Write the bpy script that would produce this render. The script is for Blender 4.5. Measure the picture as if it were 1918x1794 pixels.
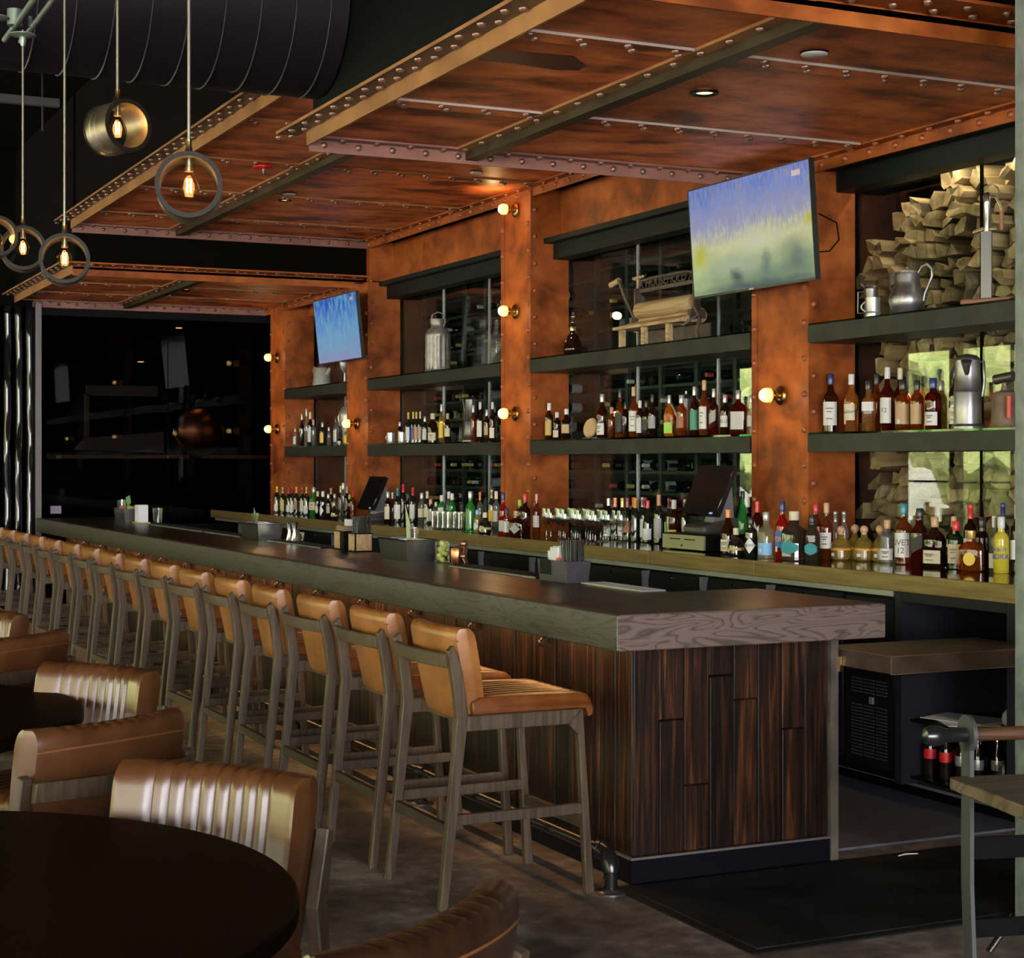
import bpy, bmesh, math, random
from math import sin, cos, pi, radians, sqrt, atan2
from mathutils import Vector, Matrix

for _o in list(bpy.data.objects):
    bpy.data.objects.remove(_o)
SC = bpy.context.scene
COL = SC.collection

# ------------------------------------------------------------------ camera
F_PX = 3214.0
YAW = math.atan(1521 / F_PX)
cam_d = bpy.data.cameras.new('camera')
cam_d.sensor_fit = 'HORIZONTAL'
cam_d.sensor_width = 36.0
cam_d.lens = 36.0 * F_PX / 1918.0
cam_d.shift_y = -32.0 / 1918.0
cam_d.clip_start = 0.05
cam_d.clip_end = 200
cam_d.dof.use_dof = True
cam_d.dof.focus_distance = 7.0
cam_d.dof.aperture_fstop = 14.0
cam = bpy.data.objects.new('camera', cam_d)
cam.location = (0, 0, 1.62)
cam.rotation_euler = (radians(90), 0, -YAW)
COL.objects.link(cam)
SC.camera = cam

# ------------------------------------------------------------------ world, sun, exposure
world = bpy.data.worlds.new('world')
SC.world = world
world.use_nodes = True
_bg = world.node_tree.nodes['Background']
_bg.inputs[0].default_value = (0.97, 0.97, 1.0, 1)
_bg.inputs[1].default_value = 31.0

sun_d = bpy.data.lights.new('sun', 'SUN')
sun_d.energy = 260
sun_d.color = (1.0, 0.96, 0.90)
sun_d.angle = 0.02
sun = bpy.data.objects.new('sun', sun_d)
sun.rotation_euler = Vector((-0.25, 0.62, -0.74)).to_track_quat('-Z', 'Y').to_euler()       # high sun behind the camera, on the trees and the window floor
COL.objects.link(sun)

SC.view_settings.view_transform = 'Standard'
SC.view_settings.look = 'None'
SC.view_settings.exposure = 0.1
SC.view_settings.gamma = 1.0
SC.view_settings.use_curve_mapping = False
SC.cycles.use_denoising = True
SC.cycles.caustics_reflective = False
SC.cycles.caustics_refractive = False
SC.cycles.sample_clamp_indirect = 4.0
SC.cycles.max_bounces = 8
SC.cycles.transparent_max_bounces = 24


def area(name, loc, rot, sx, sy, energy, color, portal=False, spread=None):
    d = bpy.data.lights.new(name, 'AREA')
    d.shape = 'RECTANGLE'
    d.size = sx
    d.size_y = sy
    d.energy = energy
    d.color = color
    if portal:
        d.cycles.is_portal = True
    if spread:
        d.spread = spread
    o = bpy.data.objects.new(name, d)
    o.location = loc
    o.rotation_euler = rot
    COL.objects.link(o)
    return o


# sky portals in the open window walls (they only guide sampling of the sky)
area('window_portal', (-8.02, 13, 1.98), (0, radians(-90), 0), 3.2, 42, 1, (1, 1, 1), portal=True)
area('window_portal', (-1.75, -8.12, 1.98), (radians(90), 0, 0), 8.5, 3.2, 1, (1, 1, 1), portal=True)


def point(name, loc, energy, color, r=0.03):
    d = bpy.data.lights.new(name, 'POINT')
    d.energy = energy
    d.color = color
    d.shadow_soft_size = r
    o = bpy.data.objects.new(name, d)
    o.location = loc
    COL.objects.link(o)
    return o


def spot(name, loc, target, energy, color, size=80, blend=0.6, r=0.03):
    d = bpy.data.lights.new(name, 'SPOT')
    d.energy = energy
    d.color = color
    d.spot_size = radians(size)
    d.spot_blend = blend
    d.shadow_soft_size = r
    o = bpy.data.objects.new(name, d)
    o.location = loc
    o.rotation_euler = (Vector(target) - Vector(loc)).to_track_quat('-Z', 'Y').to_euler()
    COL.objects.link(o)
    return o


WARM = (1.0, 0.62, 0.30)

# ------------------------------------------------------------------ materials
MATS = {}


def mat(name, col=(0.5, 0.5, 0.5), rough=0.5, metal=0.0, spec=0.5, emit=None, estr=0, coat=0.0):
    if name in MATS:
        return MATS[name]
    m = bpy.data.materials.new(name)
    m.use_nodes = True
    b = m.node_tree.nodes['Principled BSDF']
    b.inputs['Base Color'].default_value = (*col, 1)
    b.inputs['Roughness'].default_value = rough
    b.inputs['Metallic'].default_value = metal
    b.inputs['Specular IOR Level'].default_value = spec
    b.inputs['Coat Weight'].default_value = coat
    if emit:
        b.inputs['Emission Color'].default_value = (*emit, 1)
        b.inputs['Emission Strength'].default_value = estr
    MATS[name] = m
    return m


def nmat(name, stops, scale=(1, 1, 1), nscale=4.0, detail=6.0, dist=0.0, rough=(0.4, 0.6), metal=0.0,
         spec=0.5, rand=0.0, bump=0.0, coat=0.0, second=None):
    """noise driven material; stops = [(pos, rgb), ...]; rand = per object brightness variation and offset."""
    if name in MATS:
        return MATS[name]
    m = bpy.data.materials.new(name)
    m.use_nodes = True
    nt = m.node_tree
    N, L = nt.nodes, nt.links
    b = N['Principled BSDF']
    tc = N.new('ShaderNodeTexCoord')
    mp = N.new('ShaderNodeMapping')
    mp.inputs['Scale'].default_value = scale
    oi = N.new('ShaderNodeObjectInfo')
    if rand:
        ad = N.new('ShaderNodeVectorMath')
        ad.operation = 'MULTIPLY_ADD'
        L.new(oi.outputs['Random'], ad.inputs[0])
        ad.inputs[1].default_value = (17.0, 29.0, 13.0)
        L.new(tc.outputs['Object'], ad.inputs[2])
        L.new(ad.outputs[0], mp.inputs['Vector'])
    else:
        L.new(tc.outputs['Object'], mp.inputs['Vector'])
    nz = N.new('ShaderNodeTexNoise')
    nz.inputs['Scale'].default_value = nscale
    nz.inputs['Detail'].default_value = detail
    nz.inputs['Distortion'].default_value = dist
    L.new(mp.outputs[0], nz.inputs['Vector'])
    fac = nz.outputs['Fac']
    if second:
        n2 = N.new('ShaderNodeTexNoise')
        n2.inputs['Scale'].default_value = second[0]
        n2.inputs['Detail'].default_value = 8
        L.new(tc.outputs['Object'], n2.inputs['Vector'])
        mx = N.new('ShaderNodeMath')
        mx.operation = 'MULTIPLY_ADD'
        L.new(n2.outputs['Fac'], mx.inputs[0])
        mx.inputs[1].default_value = second[1]
        sb = N.new('ShaderNodeMath')
        sb.operation = 'SUBTRACT'
        L.new(fac, sb.inputs[0])
        sb.inputs[1].default_value = second[1] * 0.5
        L.new(sb.outputs[0], mx.inputs[2])
        fac = mx.outputs[0]
    cr = N.new('ShaderNodeValToRGB')
    el = cr.color_ramp.elements
    while len(el) < len(stops):
        el.new(0.5)
    for e, (p, c) in zip(el, stops):
        e.position = p
        e.color = (*c, 1)
    L.new(fac, cr.inputs['Fac'])
    out = cr.outputs['Color']
    if rand:
        hs = N.new('ShaderNodeHueSaturation')
        mr = N.new('ShaderNodeMapRange')
        L.new(oi.outputs['Random'], mr.inputs['Value'])
        mr.inputs['To Min'].default_value = 1.0 - rand
        mr.inputs['To Max'].default_value = 1.0 + rand
        L.new(mr.outputs[0], hs.inputs['Value'])
        L.new(out, hs.inputs['Color'])
        out = hs.outputs['Color']
    L.new(out, b.inputs['Base Color'])
    rr = N.new('ShaderNodeMapRange')
    rr.inputs['To Min'].default_value = rough[0]
    rr.inputs['To Max'].default_value = rough[1]
    L.new(nz.outputs['Fac'], rr.inputs['Value'])
    L.new(rr.outputs[0], b.inputs['Roughness'])
    b.inputs['Metallic'].default_value = metal
    b.inputs['Specular IOR Level'].default_value = spec
    b.inputs['Coat Weight'].default_value = coat
    if bump:
        bp = N.new('ShaderNodeBump')
        bp.inputs['Strength'].default_value = bump
        bp.inputs['Distance'].default_value = 0.01
        L.new(fac, bp.inputs['Height'])
        L.new(bp.outputs[0], b.inputs['Normal'])
    MATS[name] = m
    return m


def wood(name, c1, c2, axis='Y', ring=9.0, stretch=9.0, rough=(0.45, 0.65), rand=0.0, dist=3.0, spec=0.4, coat=0.0, fine=0.35):
    """wood grain along axis: wavy dark growth lines over a base tone"""
    if name in MATS:
        return MATS[name]
    m = bpy.data.materials.new(name)
    m.use_nodes = True
    nt = m.node_tree
    N, L = nt.nodes, nt.links
    b = N['Principled BSDF']
    tc = N.new('ShaderNodeTexCoord')
    mp = N.new('ShaderNodeMapping')
    s = {'X': (1 / stretch, 1, 1), 'Y': (1, 1 / stretch, 1), 'Z': (1, 1, 1 / stretch)}[axis]
    mp.inputs['Scale'].default_value = s
    oi = N.new('ShaderNodeObjectInfo')
    ad = N.new('ShaderNodeVectorMath')
    ad.operation = 'MULTIPLY_ADD'
    L.new(oi.outputs['Random'], ad.inputs[0])
    ad.inputs[1].default_value = (7.0, 11.0, 23.0) if rand else (0, 0, 0)
    L.new(tc.outputs['Object'], ad.inputs[2])
    L.new(ad.outputs[0], mp.inputs['Vector'])
    nz = N.new('ShaderNodeTexNoise')
    nz.inputs['Scale'].default_value = ring
    nz.inputs['Detail'].default_value = 2.0
    nz.inputs['Roughness'].default_value = 0.4
    nz.inputs['Distortion'].default_value = 0.6
    L.new(mp.outputs[0], nz.inputs['Vector'])
    mu = N.new('ShaderNodeMath')
    mu.operation = 'MULTIPLY'
    mu.inputs[1].default_value = dist * 6.0
    L.new(nz.outputs['Fac'], mu.inputs[0])
    fr = N.new('ShaderNodeMath')
    fr.operation = 'PINGPONG'
    fr.inputs[1].default_value = 1.0
    L.new(mu.outputs[0], fr.inputs[0])
    n2 = N.new('ShaderNodeTexNoise')
    n2.inputs['Scale'].default_value = ring * 22
    n2.inputs['Detail'].default_value = 3
    L.new(mp.outputs[0], n2.inputs['Vector'])
    mx = N.new('ShaderNodeMath')
    mx.operation = 'MULTIPLY_ADD'
    L.new(n2.outputs['Fac'], mx.inputs[0])
    mx.inputs[1].default_value = fine
    L.new(fr.outputs[0], mx.inputs[2])
    cr = N.new('ShaderNodeValToRGB')
    e = cr.color_ramp.elements
    e[0].position = 0.12
    e[0].color = (*c2, 1)
    e[1].position = 0.72
    e[1].color = (*c1, 1)
    L.new(mx.outputs[0], cr.inputs['Fac'])
    out = cr.outputs['Color']
    if rand:
        hs = N.new('ShaderNodeHueSaturation')
        mr = N.new('ShaderNodeMapRange')
        L.new(oi.outputs['Random'], mr.inputs['Value'])
        mr.inputs['To Min'].default_value = 1 - rand
        mr.inputs['To Max'].default_value = 1 + rand
        L.new(mr.outputs[0], hs.inputs['Value'])
        L.new(out, hs.inputs['Color'])
        out = hs.outputs['Color']
    L.new(out, b.inputs['Base Color'])
    b.inputs['Roughness'].default_value = sum(rough) / 2
    b.inputs['Specular IOR Level'].default_value = spec
    b.inputs['Coat Weight'].default_value = coat
    b.inputs['Coat Roughness'].default_value = 0.15
    MATS[name] = m
    return m


def glass(name, col=(1, 1, 1), ior=1.45, rough=0.02, dens=0.0):
    """thin clear or tinted glass: tinted transparency under a Fresnel reflection"""
    if name in MATS:
        return MATS[name]
    m = bpy.data.materials.new(name)
    m.use_nodes = True
    nt = m.node_tree
    N, L = nt.nodes, nt.links
    N.remove(N['Principled BSDF'])
    out = N['Material Output']
    tr = N.new('ShaderNodeBsdfTransparent')
    tr.inputs[0].default_value = (*col, 1)
    gl = N.new('ShaderNodeBsdfGlossy')
    gl.inputs['Roughness'].default_value = rough
    # Schlick reflectance, the same on both sides of the thin wall
    lw = N.new('ShaderNodeLayerWeight')
    lw.inputs['Blend'].default_value = 0.5
    pw = N.new('ShaderNodeMath')
    pw.operation = 'POWER'
    L.new(lw.outputs['Facing'], pw.inputs[0])
    pw.inputs[1].default_value = 5.0
    f0 = ((ior - 1) / (ior + 1)) ** 2
    ma = N.new('ShaderNodeMath')
    ma.operation = 'MULTIPLY_ADD'
    L.new(pw.outputs[0], ma.inputs[0])
    ma.inputs[1].default_value = 1 - f0
    ma.inputs[2].default_value = f0
    mx = N.new('ShaderNodeMixShader')
    L.new(ma.outputs[0], mx.inputs[0])
    if dens:
        df = N.new('ShaderNodeBsdfDiffuse')
        df.inputs[0].default_value = (*col, 1)
        m2 = N.new('ShaderNodeMixShader')
        m2.inputs[0].default_value = dens
        L.new(tr.outputs[0], m2.inputs[1])
        L.new(df.outputs[0], m2.inputs[2])
        L.new(m2.outputs[0], mx.inputs[1])
    else:
        L.new(tr.outputs[0], mx.inputs[1])
    L.new(gl.outputs[0], mx.inputs[2])
    L.new(mx.outputs[0], out.inputs[0])
    MATS[name] = m
    return m


RUST = nmat('weathered_steel', [(0.30, (0.115, 0.027, 0.006)), (0.50, (0.25, 0.062, 0.012)), (0.72, (0.40, 0.115, 0.023))],
            scale=(1, 1, 1.6), nscale=2.2, detail=10, dist=0.6, rough=(0.45, 0.65), spec=0.2, second=(9.0, 0.5), bump=0.05)
RUSTCEIL = nmat('weathered_steel_ceiling', [(0.32, (0.11, 0.024, 0.008)), (0.50, (0.56, 0.142, 0.040)), (0.70, (0.86, 0.28, 0.092))],
                scale=(0.8, 2.0, 1), nscale=1.6, detail=11, dist=0.9, rough=(0.4, 0.6), spec=0.25, second=(5.0, 0.6), bump=0.03, rand=0.12)
ANGLE = nmat('brown_steel_angle', [(0.3, (0.17, 0.070, 0.022)), (0.7, (0.38, 0.185, 0.065))], nscale=3, detail=8, rough=(0.4, 0.6), spec=0.4)
FLANGE = nmat('dark_brown_flange', [(0.3, (0.022, 0.012, 0.007)), (0.7, (0.07, 0.042, 0.026))], nscale=4, detail=8, rough=(0.3, 0.5), spec=0.4)
PINK = nmat('dull_red_steel', [(0.3, (0.16, 0.065, 0.05)), (0.7, (0.30, 0.135, 0.10))], nscale=3, detail=8, rough=(0.45, 0.6))
DKSTEEL = nmat('dark_olive_steel', [(0.3, (0.018, 0.013, 0.006)), (0.7, (0.045, 0.034, 0.017))], nscale=4, detail=6, rough=(0.4, 0.55), spec=0.12)
EDGES = mat('lit_edge_line', (0.62, 0.56, 0.50), 0.35, 0.3)  # pale colour for the daylight caught on the strap edges
RODM = mat('pendant_rod_steel', (0.22, 0.20, 0.16), 0.35, 0.7)
RIVET = mat('rivet_steel', (0.20, 0.11, 0.075), 0.32, 0.55)
RIVETR = mat('rivet_rust', (0.26, 0.075, 0.03), 0.4, 0.2)
BLACK = mat('matte_black_paint', (0.003, 0.003, 0.003), 0.9, 0, 0.02)
BLACKG = mat('satin_black', (0.0045, 0.0045, 0.005), 0.42, 0, 0.06)
BULK = mat('dark_green_black_paint', (0.0028, 0.0036, 0.0031), 0.6, 0, 0.04)
SHELFM = nmat('blackened_steel', [(0.3, (0.010, 0.012, 0.010)), (0.7, (0.028, 0.032, 0.027))], nscale=5, detail=5, rough=(0.35, 0.5), spec=0.18)
CORN = mat('black_green_trim', (0.008, 0.0105, 0.009), 0.5, 0.0, 0.10)
GLASS = glass('clear_glass', (0.96, 1.0, 0.98), 1.55, 0.0)
SHELFGLASS = glass('green_edge_glass', (0.55, 0.85, 0.66), 1.55, 0.0)
BARTOP = nmat('dark_bar_top', [(0.3, (0.006, 0.004, 0.003)), (0.7, (0.016, 0.010, 0.008))], scale=(1, 0.1, 1), nscale=10, rough=(0.24, 0.36), spec=0.28)
OAKY = wood('grey_oak_long_edge', (0.050, 0.044, 0.037), (0.013, 0.011, 0.0095), 'Y', ring=16.0, stretch=8.0, dist=3.0, rough=(0.4, 0.5), fine=0.5)
OAKX = wood('grey_oak_lit_end', (0.128, 0.090, 0.076), (0.034, 0.023, 0.019), 'X', ring=13.0, stretch=6.0, dist=4.2, rough=(0.4, 0.5), fine=0.5)  # same oak as the long edge, light on the end put into its colour
PLANK = nmat('dark_reclaimed_plank', [(0.34, (0.003, 0.0015, 0.001)), (0.54, (0.018, 0.0065, 0.0025)), (0.72, (0.085, 0.027, 0.008))], scale=(16, 16, 0.8), nscale=3.0, detail=8, dist=0.6, rough=(0.40, 0.55), rand=0.55, spec=0.25, bump=0.2)
FRAMEW = nmat('grey_brown_walnut', [(0.28, (0.038, 0.025, 0.015)), (0.72, (0.095, 0.066, 0.041))], scale=(22, 22, 1.3), nscale=3.0, detail=6, rough=(0.36, 0.5), rand=0.10, spec=0.35)
LEATHER = nmat('tan_leather', [(0.3, (0.18, 0.064, 0.014)), (0.7, (0.33, 0.135, 0.037))], nscale=6, detail=8, rough=(0.30, 0.45), spec=0.4, rand=0.08, second=(30.0, 0.35), bump=0.08)
LEATHERF = nmat('dark_brown_leather', [(0.3, (0.020, 0.008, 0.004)), (0.7, (0.040, 0.016, 0.007))], nscale=7, detail=8, rough=(0.25, 0.36), spec=0.6, second=(30.0, 0.3), bump=0.08)  # darker copy of the chair leather, used on the front chair alone
LEATHERS = nmat('warm_lit_seat_leather', [(0.3, (0.090, 0.024, 0.005)), (0.7, (0.175, 0.052, 0.011))], nscale=9, detail=6, rough=(0.28, 0.4), spec=0.4, rand=0.08, second=(60.0, 0.15), bump=0.08)  # warm light on the tan leather put into the seat colour
LEATHERD = nmat('brown_leather', [(0.3, (0.060, 0.021, 0.0065)), (0.7, (0.112, 0.042, 0.0135))], nscale=7, detail=8, rough=(0.25, 0.38), spec=0.6, rand=0.12, second=(30.0, 0.3), bump=0.08)
PIPING = mat('leather_piping', (0.16, 0.06, 0.02), 0.5)
TABLEM = nmat('dark_brown_table', [(0.3, (0.004, 0.0015, 0.001)), (0.7, (0.008, 0.0035, 0.002))], scale=(1, 0.15, 1), nscale=12, rough=(0.40, 0.50), spec=0.03)
CONC = nmat('stained_concrete', [(0.32, (0.040, 0.029, 0.026)), (0.5, (0.135, 0.104, 0.093)), (0.70, (0.34, 0.285, 0.26))], nscale=1.7, detail=14, dist=0.8, rough=(0.4, 0.7), second=(13.0, 0.5), bump=0.05)
EPOXY = nmat('grey_epoxy_floor', [(0.3, (0.075, 0.075, 0.095)), (0.7, (0.115, 0.112, 0.135))], nscale=20, rough=(0.4, 0.6))
MATM = nmat('black_floor_mat', [(0.3, (0.005, 0.0055, 0.006)), (0.7, (0.020, 0.0205, 0.022))], nscale=4, detail=12, rough=(0.8, 1.0), second=(120.0, 0.6), bump=0.3, spec=0.1)
RUBBER = mat('black_rubber', (0.008, 0.008, 0.008), 0.55, 0, 0.2)
BRASS = mat('brass', (0.62, 0.42, 0.16), 0.25, 1.0)
OLDBRASS = nmat('aged_brass', [(0.3, (0.20, 0.15, 0.085)), (0.7, (0.42, 0.33, 0.20))], nscale=12, rough=(0.3, 0.45), metal=0.85)
BRONZE = nmat('dark_bronze', [(0.3, (0.085, 0.070, 0.045)), (0.7, (0.20, 0.165, 0.11))], nscale=14, rough=(0.28, 0.45), metal=0.8)
CHROME = mat('polished_steel', (0.72, 0.72, 0.72), 0.16, 1.0)
STEEL = mat('brushed_steel', (0.66, 0.66, 0.67), 0.36, 0.75)
PEWTER = nmat('pewter', [(0.3, (0.20, 0.195, 0.20)), (0.7, (0.36, 0.35, 0.35))], nscale=10, rough=(0.28, 0.42), metal=0.9)
ZINC = nmat('galvanised_steel', [(0.3, (0.17, 0.165, 0.15)), (0.7, (0.34, 0.33, 0.30))], nscale=16, rough=(0.38, 0.55), metal=0.7)
COPPER = mat('copper', (0.50, 0.20, 0.10), 0.3, 1.0)
PIPEM = mat('black_iron_pipe', (0.014, 0.013, 0.013), 0.22, 0.3, 0.6)
POST = nmat('brown_steel_post', [(0.3, (0.060, 0.048, 0.040)), (0.7, (0.15, 0.12, 0.10))], nscale=9, detail=8, rough=(0.4, 0.6), metal=0.2)
COUNTERF = nmat('olive_brass_edge', [(0.3, (0.15, 0.098, 0.034)), (0.7, (0.27, 0.185, 0.075))], scale=(1, 0.2, 4), nscale=14, rough=(0.36, 0.5), metal=0.3)
PAPERW = mat('white_paper', (0.80, 0.80, 0.78), 0.7)
GREYPILLAR = nmat('grey_green_steel', [(0.3, (0.105, 0.118, 0.115)), (0.7, (0.20, 0.225, 0.215))], nscale=14, detail=8, rough=(0.35, 0.55), spec=0.4)
CARTM = mat('grey_cart_iron', (0.050, 0.055, 0.055), 0.45, 0.1)
LOGM = nmat('split_wood', [(0.25, (0.18, 0.105, 0.042)), (0.55, (0.40, 0.275, 0.135)), (0.8, (0.56, 0.42, 0.235))], scale=(0.4, 3, 3), nscale=6, detail=6, rough=(0.7, 0.85), rand=0.35, spec=0.15)
BARKM = nmat('log_bark', [(0.3, (0.035, 0.022, 0.014)), (0.7, (0.11, 0.072, 0.045))], nscale=14, rough=(0.8, 0.95), rand=0.2, spec=0.2)
DUCTM = mat('purple_black_duct', (0.0065, 0.0052, 0.0072), 0.5, 0.0, 0.12)
SEAMM = mat('duct_seam', (0.014, 0.013, 0.013), 0.45, 0.0, 0.25)
CONDUIT = mat('green_grey_conduit', (0.20, 0.25, 0.21), 0.4, 0.5)
BULBG = glass('bulb_glass', (1.0, 0.86, 0.62), 1.35, 0.0)
FILAMENT = mat('glowing_filament', (1, 0.6, 0.2), 0.5, emit=(1.0, 0.50, 0.13), estr=60)
SCBULB = mat('glowing_bulb', (1, 0.7, 0.4), 0.5, emit=(1.0, 0.46, 0.13), estr=2.2)
DOWNL = mat('lit_downlight', (1, 0.8, 0.5), 0.5, emit=(1.0, 0.72, 0.42), estr=1.6)
TINYL = mat('lit_small_lamp', (1, 0.8, 0.5), 0.5, emit=(1.0, 0.62, 0.25), estr=5)

# ------------------------------------------------------------------ mesh builder


class MB:
    def __init__(self):
        self.v, self.f, self.mi = [], [], []

    def add(self, vs, fs, mi=0, M=None):
        o = len(self.v)
        self.v += [tuple(M @ Vector(p)) if M is not None else tuple(p) for p in vs]
        self.f += [tuple(i + o for i in q) for q in fs]
        self.mi += [mi] * len(fs)
        return self

    def box(self, x0, x1, y0, y1, z0, z1, mi=0, M=None):
        return self.add([(x0, y0, z0), (x1, y0, z0), (x1, y1, z0), (x0, y1, z0), (x0, y0, z1), (x1, y0, z1), (x1, y1, z1), (x0, y1, z1)],
                        [(0, 3, 2, 1), (4, 5, 6, 7), (0, 1, 5, 4), (1, 2, 6, 5), (2, 3, 7, 6), (3, 0, 4, 7)], mi, M)

    def bbox(self, x0, x1, y0, y1, z0, z1, r=0.005, seg=1, mi=0, M=None):
        bm = bmesh.new()
        bmesh.ops.create_cube(bm, size=1)
        for v in bm.verts:
            v.co = Vector(((x0 + x1) / 2 + v.co.x * (x1 - x0), (y0 + y1) / 2 + v.co.y * (y1 - y0), (z0 + z1) / 2 + v.co.z * (z1 - z0)))
        bmesh.ops.bevel(bm, geom=list(bm.edges), offset=r, segments=seg, profile=0.6, affect='EDGES')
        bm.verts.index_update()
        vs = [v.co.copy() for v in bm.verts]
        fs = [tuple(v.index for v in f.verts) for f in bm.faces]
        bm.free()
        return self.add(vs, fs, mi, M)

    def prism(self, poly, d0, d1, axis='Z', mi=0, M=None):
        n = len(poly)
        def p3(a, b, d):
            return {'Z': (a, b, d), 'X': (d, a, b), 'Y': (a, d, b)}[axis]
        vs = [p3(a, b, d0) for a, b in poly] + [p3(a, b, d1) for a, b in poly]
        fs = [tuple(range(n - 1, -1, -1)), tuple(range(n, 2 * n))]
        fs += [(i, (i + 1) % n, n + (i + 1) % n, n + i) for i in range(n)]
        return self.add(vs, fs, mi, M)

    def lathe(self, prof, n=20, mi=0, M=None, sq=0.0, flat=1.0, cap=True, rot=0.0):
        """prof = [(r, z), ...] about Z; sq = 0..1 squareness, flat = depth ratio"""
        vs, fs = [], []
        for r, z in prof:
            for k in range(n):
                a = 2 * pi * k / n + rot
                rr = r
                if sq:
                    aa = a - rot
                    e = 2 + 8 * sq
                    rr = r / ((abs(cos(aa)) ** e + abs(sin(aa)) ** e) ** (1 / e))
                    px, py = rr * cos(aa), rr * sin(aa) * flat
                else:
                    px, py = rr * cos(a - rot), rr * sin(a - rot) * flat
                vs.append((px * cos(rot) - py * sin(rot), px * sin(rot) + py * cos(rot), z))
        for i in range(len(prof) - 1):
            for k in range(n):
                fs.append((i * n + k, i * n + (k + 1) % n, (i + 1) * n + (k + 1) % n, (i + 1) * n + k))
        if cap:
            if prof[0][0] > 1e-5:
                fs.append(tuple(range(n - 1, -1, -1)))
            if prof[-1][0] > 1e-5:
                fs.append(tuple((len(prof) - 1) * n + k for k in range(n)))
        return self.add(vs, fs, mi, M)

    def cyl(self, p0, p1, r, n=12, mi=0, r1=None):
        p0, p1 = Vector(p0), Vector(p1)
        d = p1 - p0
        q = d.to_track_quat('Z', 'Y').to_matrix().to_4x4()
        return self.lathe([(r, 0), (r if r1 is None else r1, d.length)], n, mi, Matrix.Translation(p0) @ q)

    def tube(self, pts, r, n=8, mi=0, closed=False):
        pts = [Vector(p) for p in pts]
        m = len(pts)
        rs = r if isinstance(r, (list, tuple)) else [r] * m
        vs, fs = [], []
        up = None
        for i, p in enumerate(pts):
            a = pts[(i - 1) % m] if (i > 0 or closed) else p
            b = pts[(i + 1) % m] if (i < m - 1 or closed) else p
            t = (b - a).normalized()
            if up is None:
                up = Vector((0, 0, 1)) if abs(t.z) < 0.9 else Vector((1, 0, 0))
            sd = t.cross(up)
            if sd.length < 1e-6:
                sd = t.orthogonal()
            sd.normalize()
            up = sd.cross(t).normalized()
            for k in range(n):
                an = 2 * pi * k / n
                vs.append(p + (sd * cos(an) + up * sin(an)) * rs[i])
        rng = m if closed else m - 1
        for i in range(rng):
            j = (i + 1) % m
            for k in range(n):
                fs.append((i * n + k, i * n + (k + 1) % n, j * n + (k + 1) % n, j * n + k))
        if not closed:
            fs.append(tuple(range(n - 1, -1, -1)))
            fs.append(tuple((m - 1) * n + k for k in range(n)))
        return self.add(vs, fs, mi)

    def bar(self, p0, p1, w, h, up=(0, 0, 1), mi=0, w1=None, h1=None):
        """rectangular bar from p0 to p1; w across, h along up"""
        p0, p1 = Vector(p0), Vector(p1)
        t = (p1 - p0).normalized()
        s = t.cross(Vector(up)).normalized()
        u = s.cross(t).normalized()
        w1 = w if w1 is None else w1
        h1 = h if h1 is None else h1
        vs = []
        for p, ww, hh in ((p0, w, h), (p1, w1, h1)):
            for a, b in ((-1, -1), (1, -1), (1, 1), (-1, 1)):
                vs.append(p + s * a * ww / 2 + u * b * hh / 2)
        return self.add(vs, [(0, 3, 2, 1), (4, 5, 6, 7), (0, 1, 5, 4), (1, 2, 6, 5), (2, 3, 7, 6), (3, 0, 4, 7)], mi)

    def sphere(self, c, r, n=12, m=8, mi=0, sc=(1, 1, 1)):
        prof = [(r * sin(pi * i / m), -r * cos(pi * i / m)) for i in range(m + 1)]
        prof[0] = (1e-6, -r)
        prof[-1] = (1e-6, r)
        return self.lathe(prof, n, mi, Matrix.Translation(c) @ Matrix.Diagonal((*sc, 1)))

    def mesh(self, name, mats, smooth=True, ang=0.7):
        me = bpy.data.meshes.new(name)
        me.from_pydata([tuple(p) for p in self.v], [], self.f)
        bm = bmesh.new()
        bm.from_mesh(me)
        bmesh.ops.recalc_face_normals(bm, faces=bm.faces)
        bm.to_mesh(me)
        bm.free()
        if not isinstance(mats, (list, tuple)):
            mats = [mats]
        for m in mats:
            me.materials.append(m)
        if len(mats) > 1:
            for p, i in zip(me.polygons, self.mi):
                p.material_index = i
        if smooth:
            for p in me.polygons:
                p.use_smooth = True
            me.set_sharp_from_angle(angle=ang)
        return me


def link(name, me, parent=None, loc=(0, 0, 0), rot=(0, 0, 0), scale=None):
    o = bpy.data.objects.new(name, me)
    COL.objects.link(o)
    o.location = loc
    o.rotation_euler = rot
    if scale:
        o.scale = scale
    if parent is not None:
        o.parent = parent
    return o


def tag(o, label, cat, group=None):
    o['label'] = label
    o['category'] = cat
    if group:
        o['group'] = group
    return o


def thing(name, label, cat, loc=(0, 0, 0), rotz=0.0, group=None):
    o = bpy.data.objects.new(name, None)
    COL.objects.link(o)
    o.location = loc
    o.rotation_euler = (0, 0, rotz)
    o.empty_display_size = 0.1
    return tag(o, label, cat, group)


def part(name, mb, mats, parent, smooth=True, ang=0.7, bevel=0.0):
    """part in the local coordinates of its parent"""
    me = mb.mesh(name, mats, smooth, ang)
    if bevel:
        soften(me, bevel)
    return link(name, me, parent)


def soften(me, w):
    """chamfer the sharp edges of a mesh"""
    bm = bmesh.new()
    bm.from_mesh(me)
    ed = [e for e in bm.edges if len(e.link_faces) == 2 and e.calc_face_angle(0) > 0.5]
    bmesh.ops.bevel(bm, geom=ed, offset=w, segments=1, affect='EDGES', clamp_overlap=True)
    bm.to_mesh(me)
    bm.free()


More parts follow.
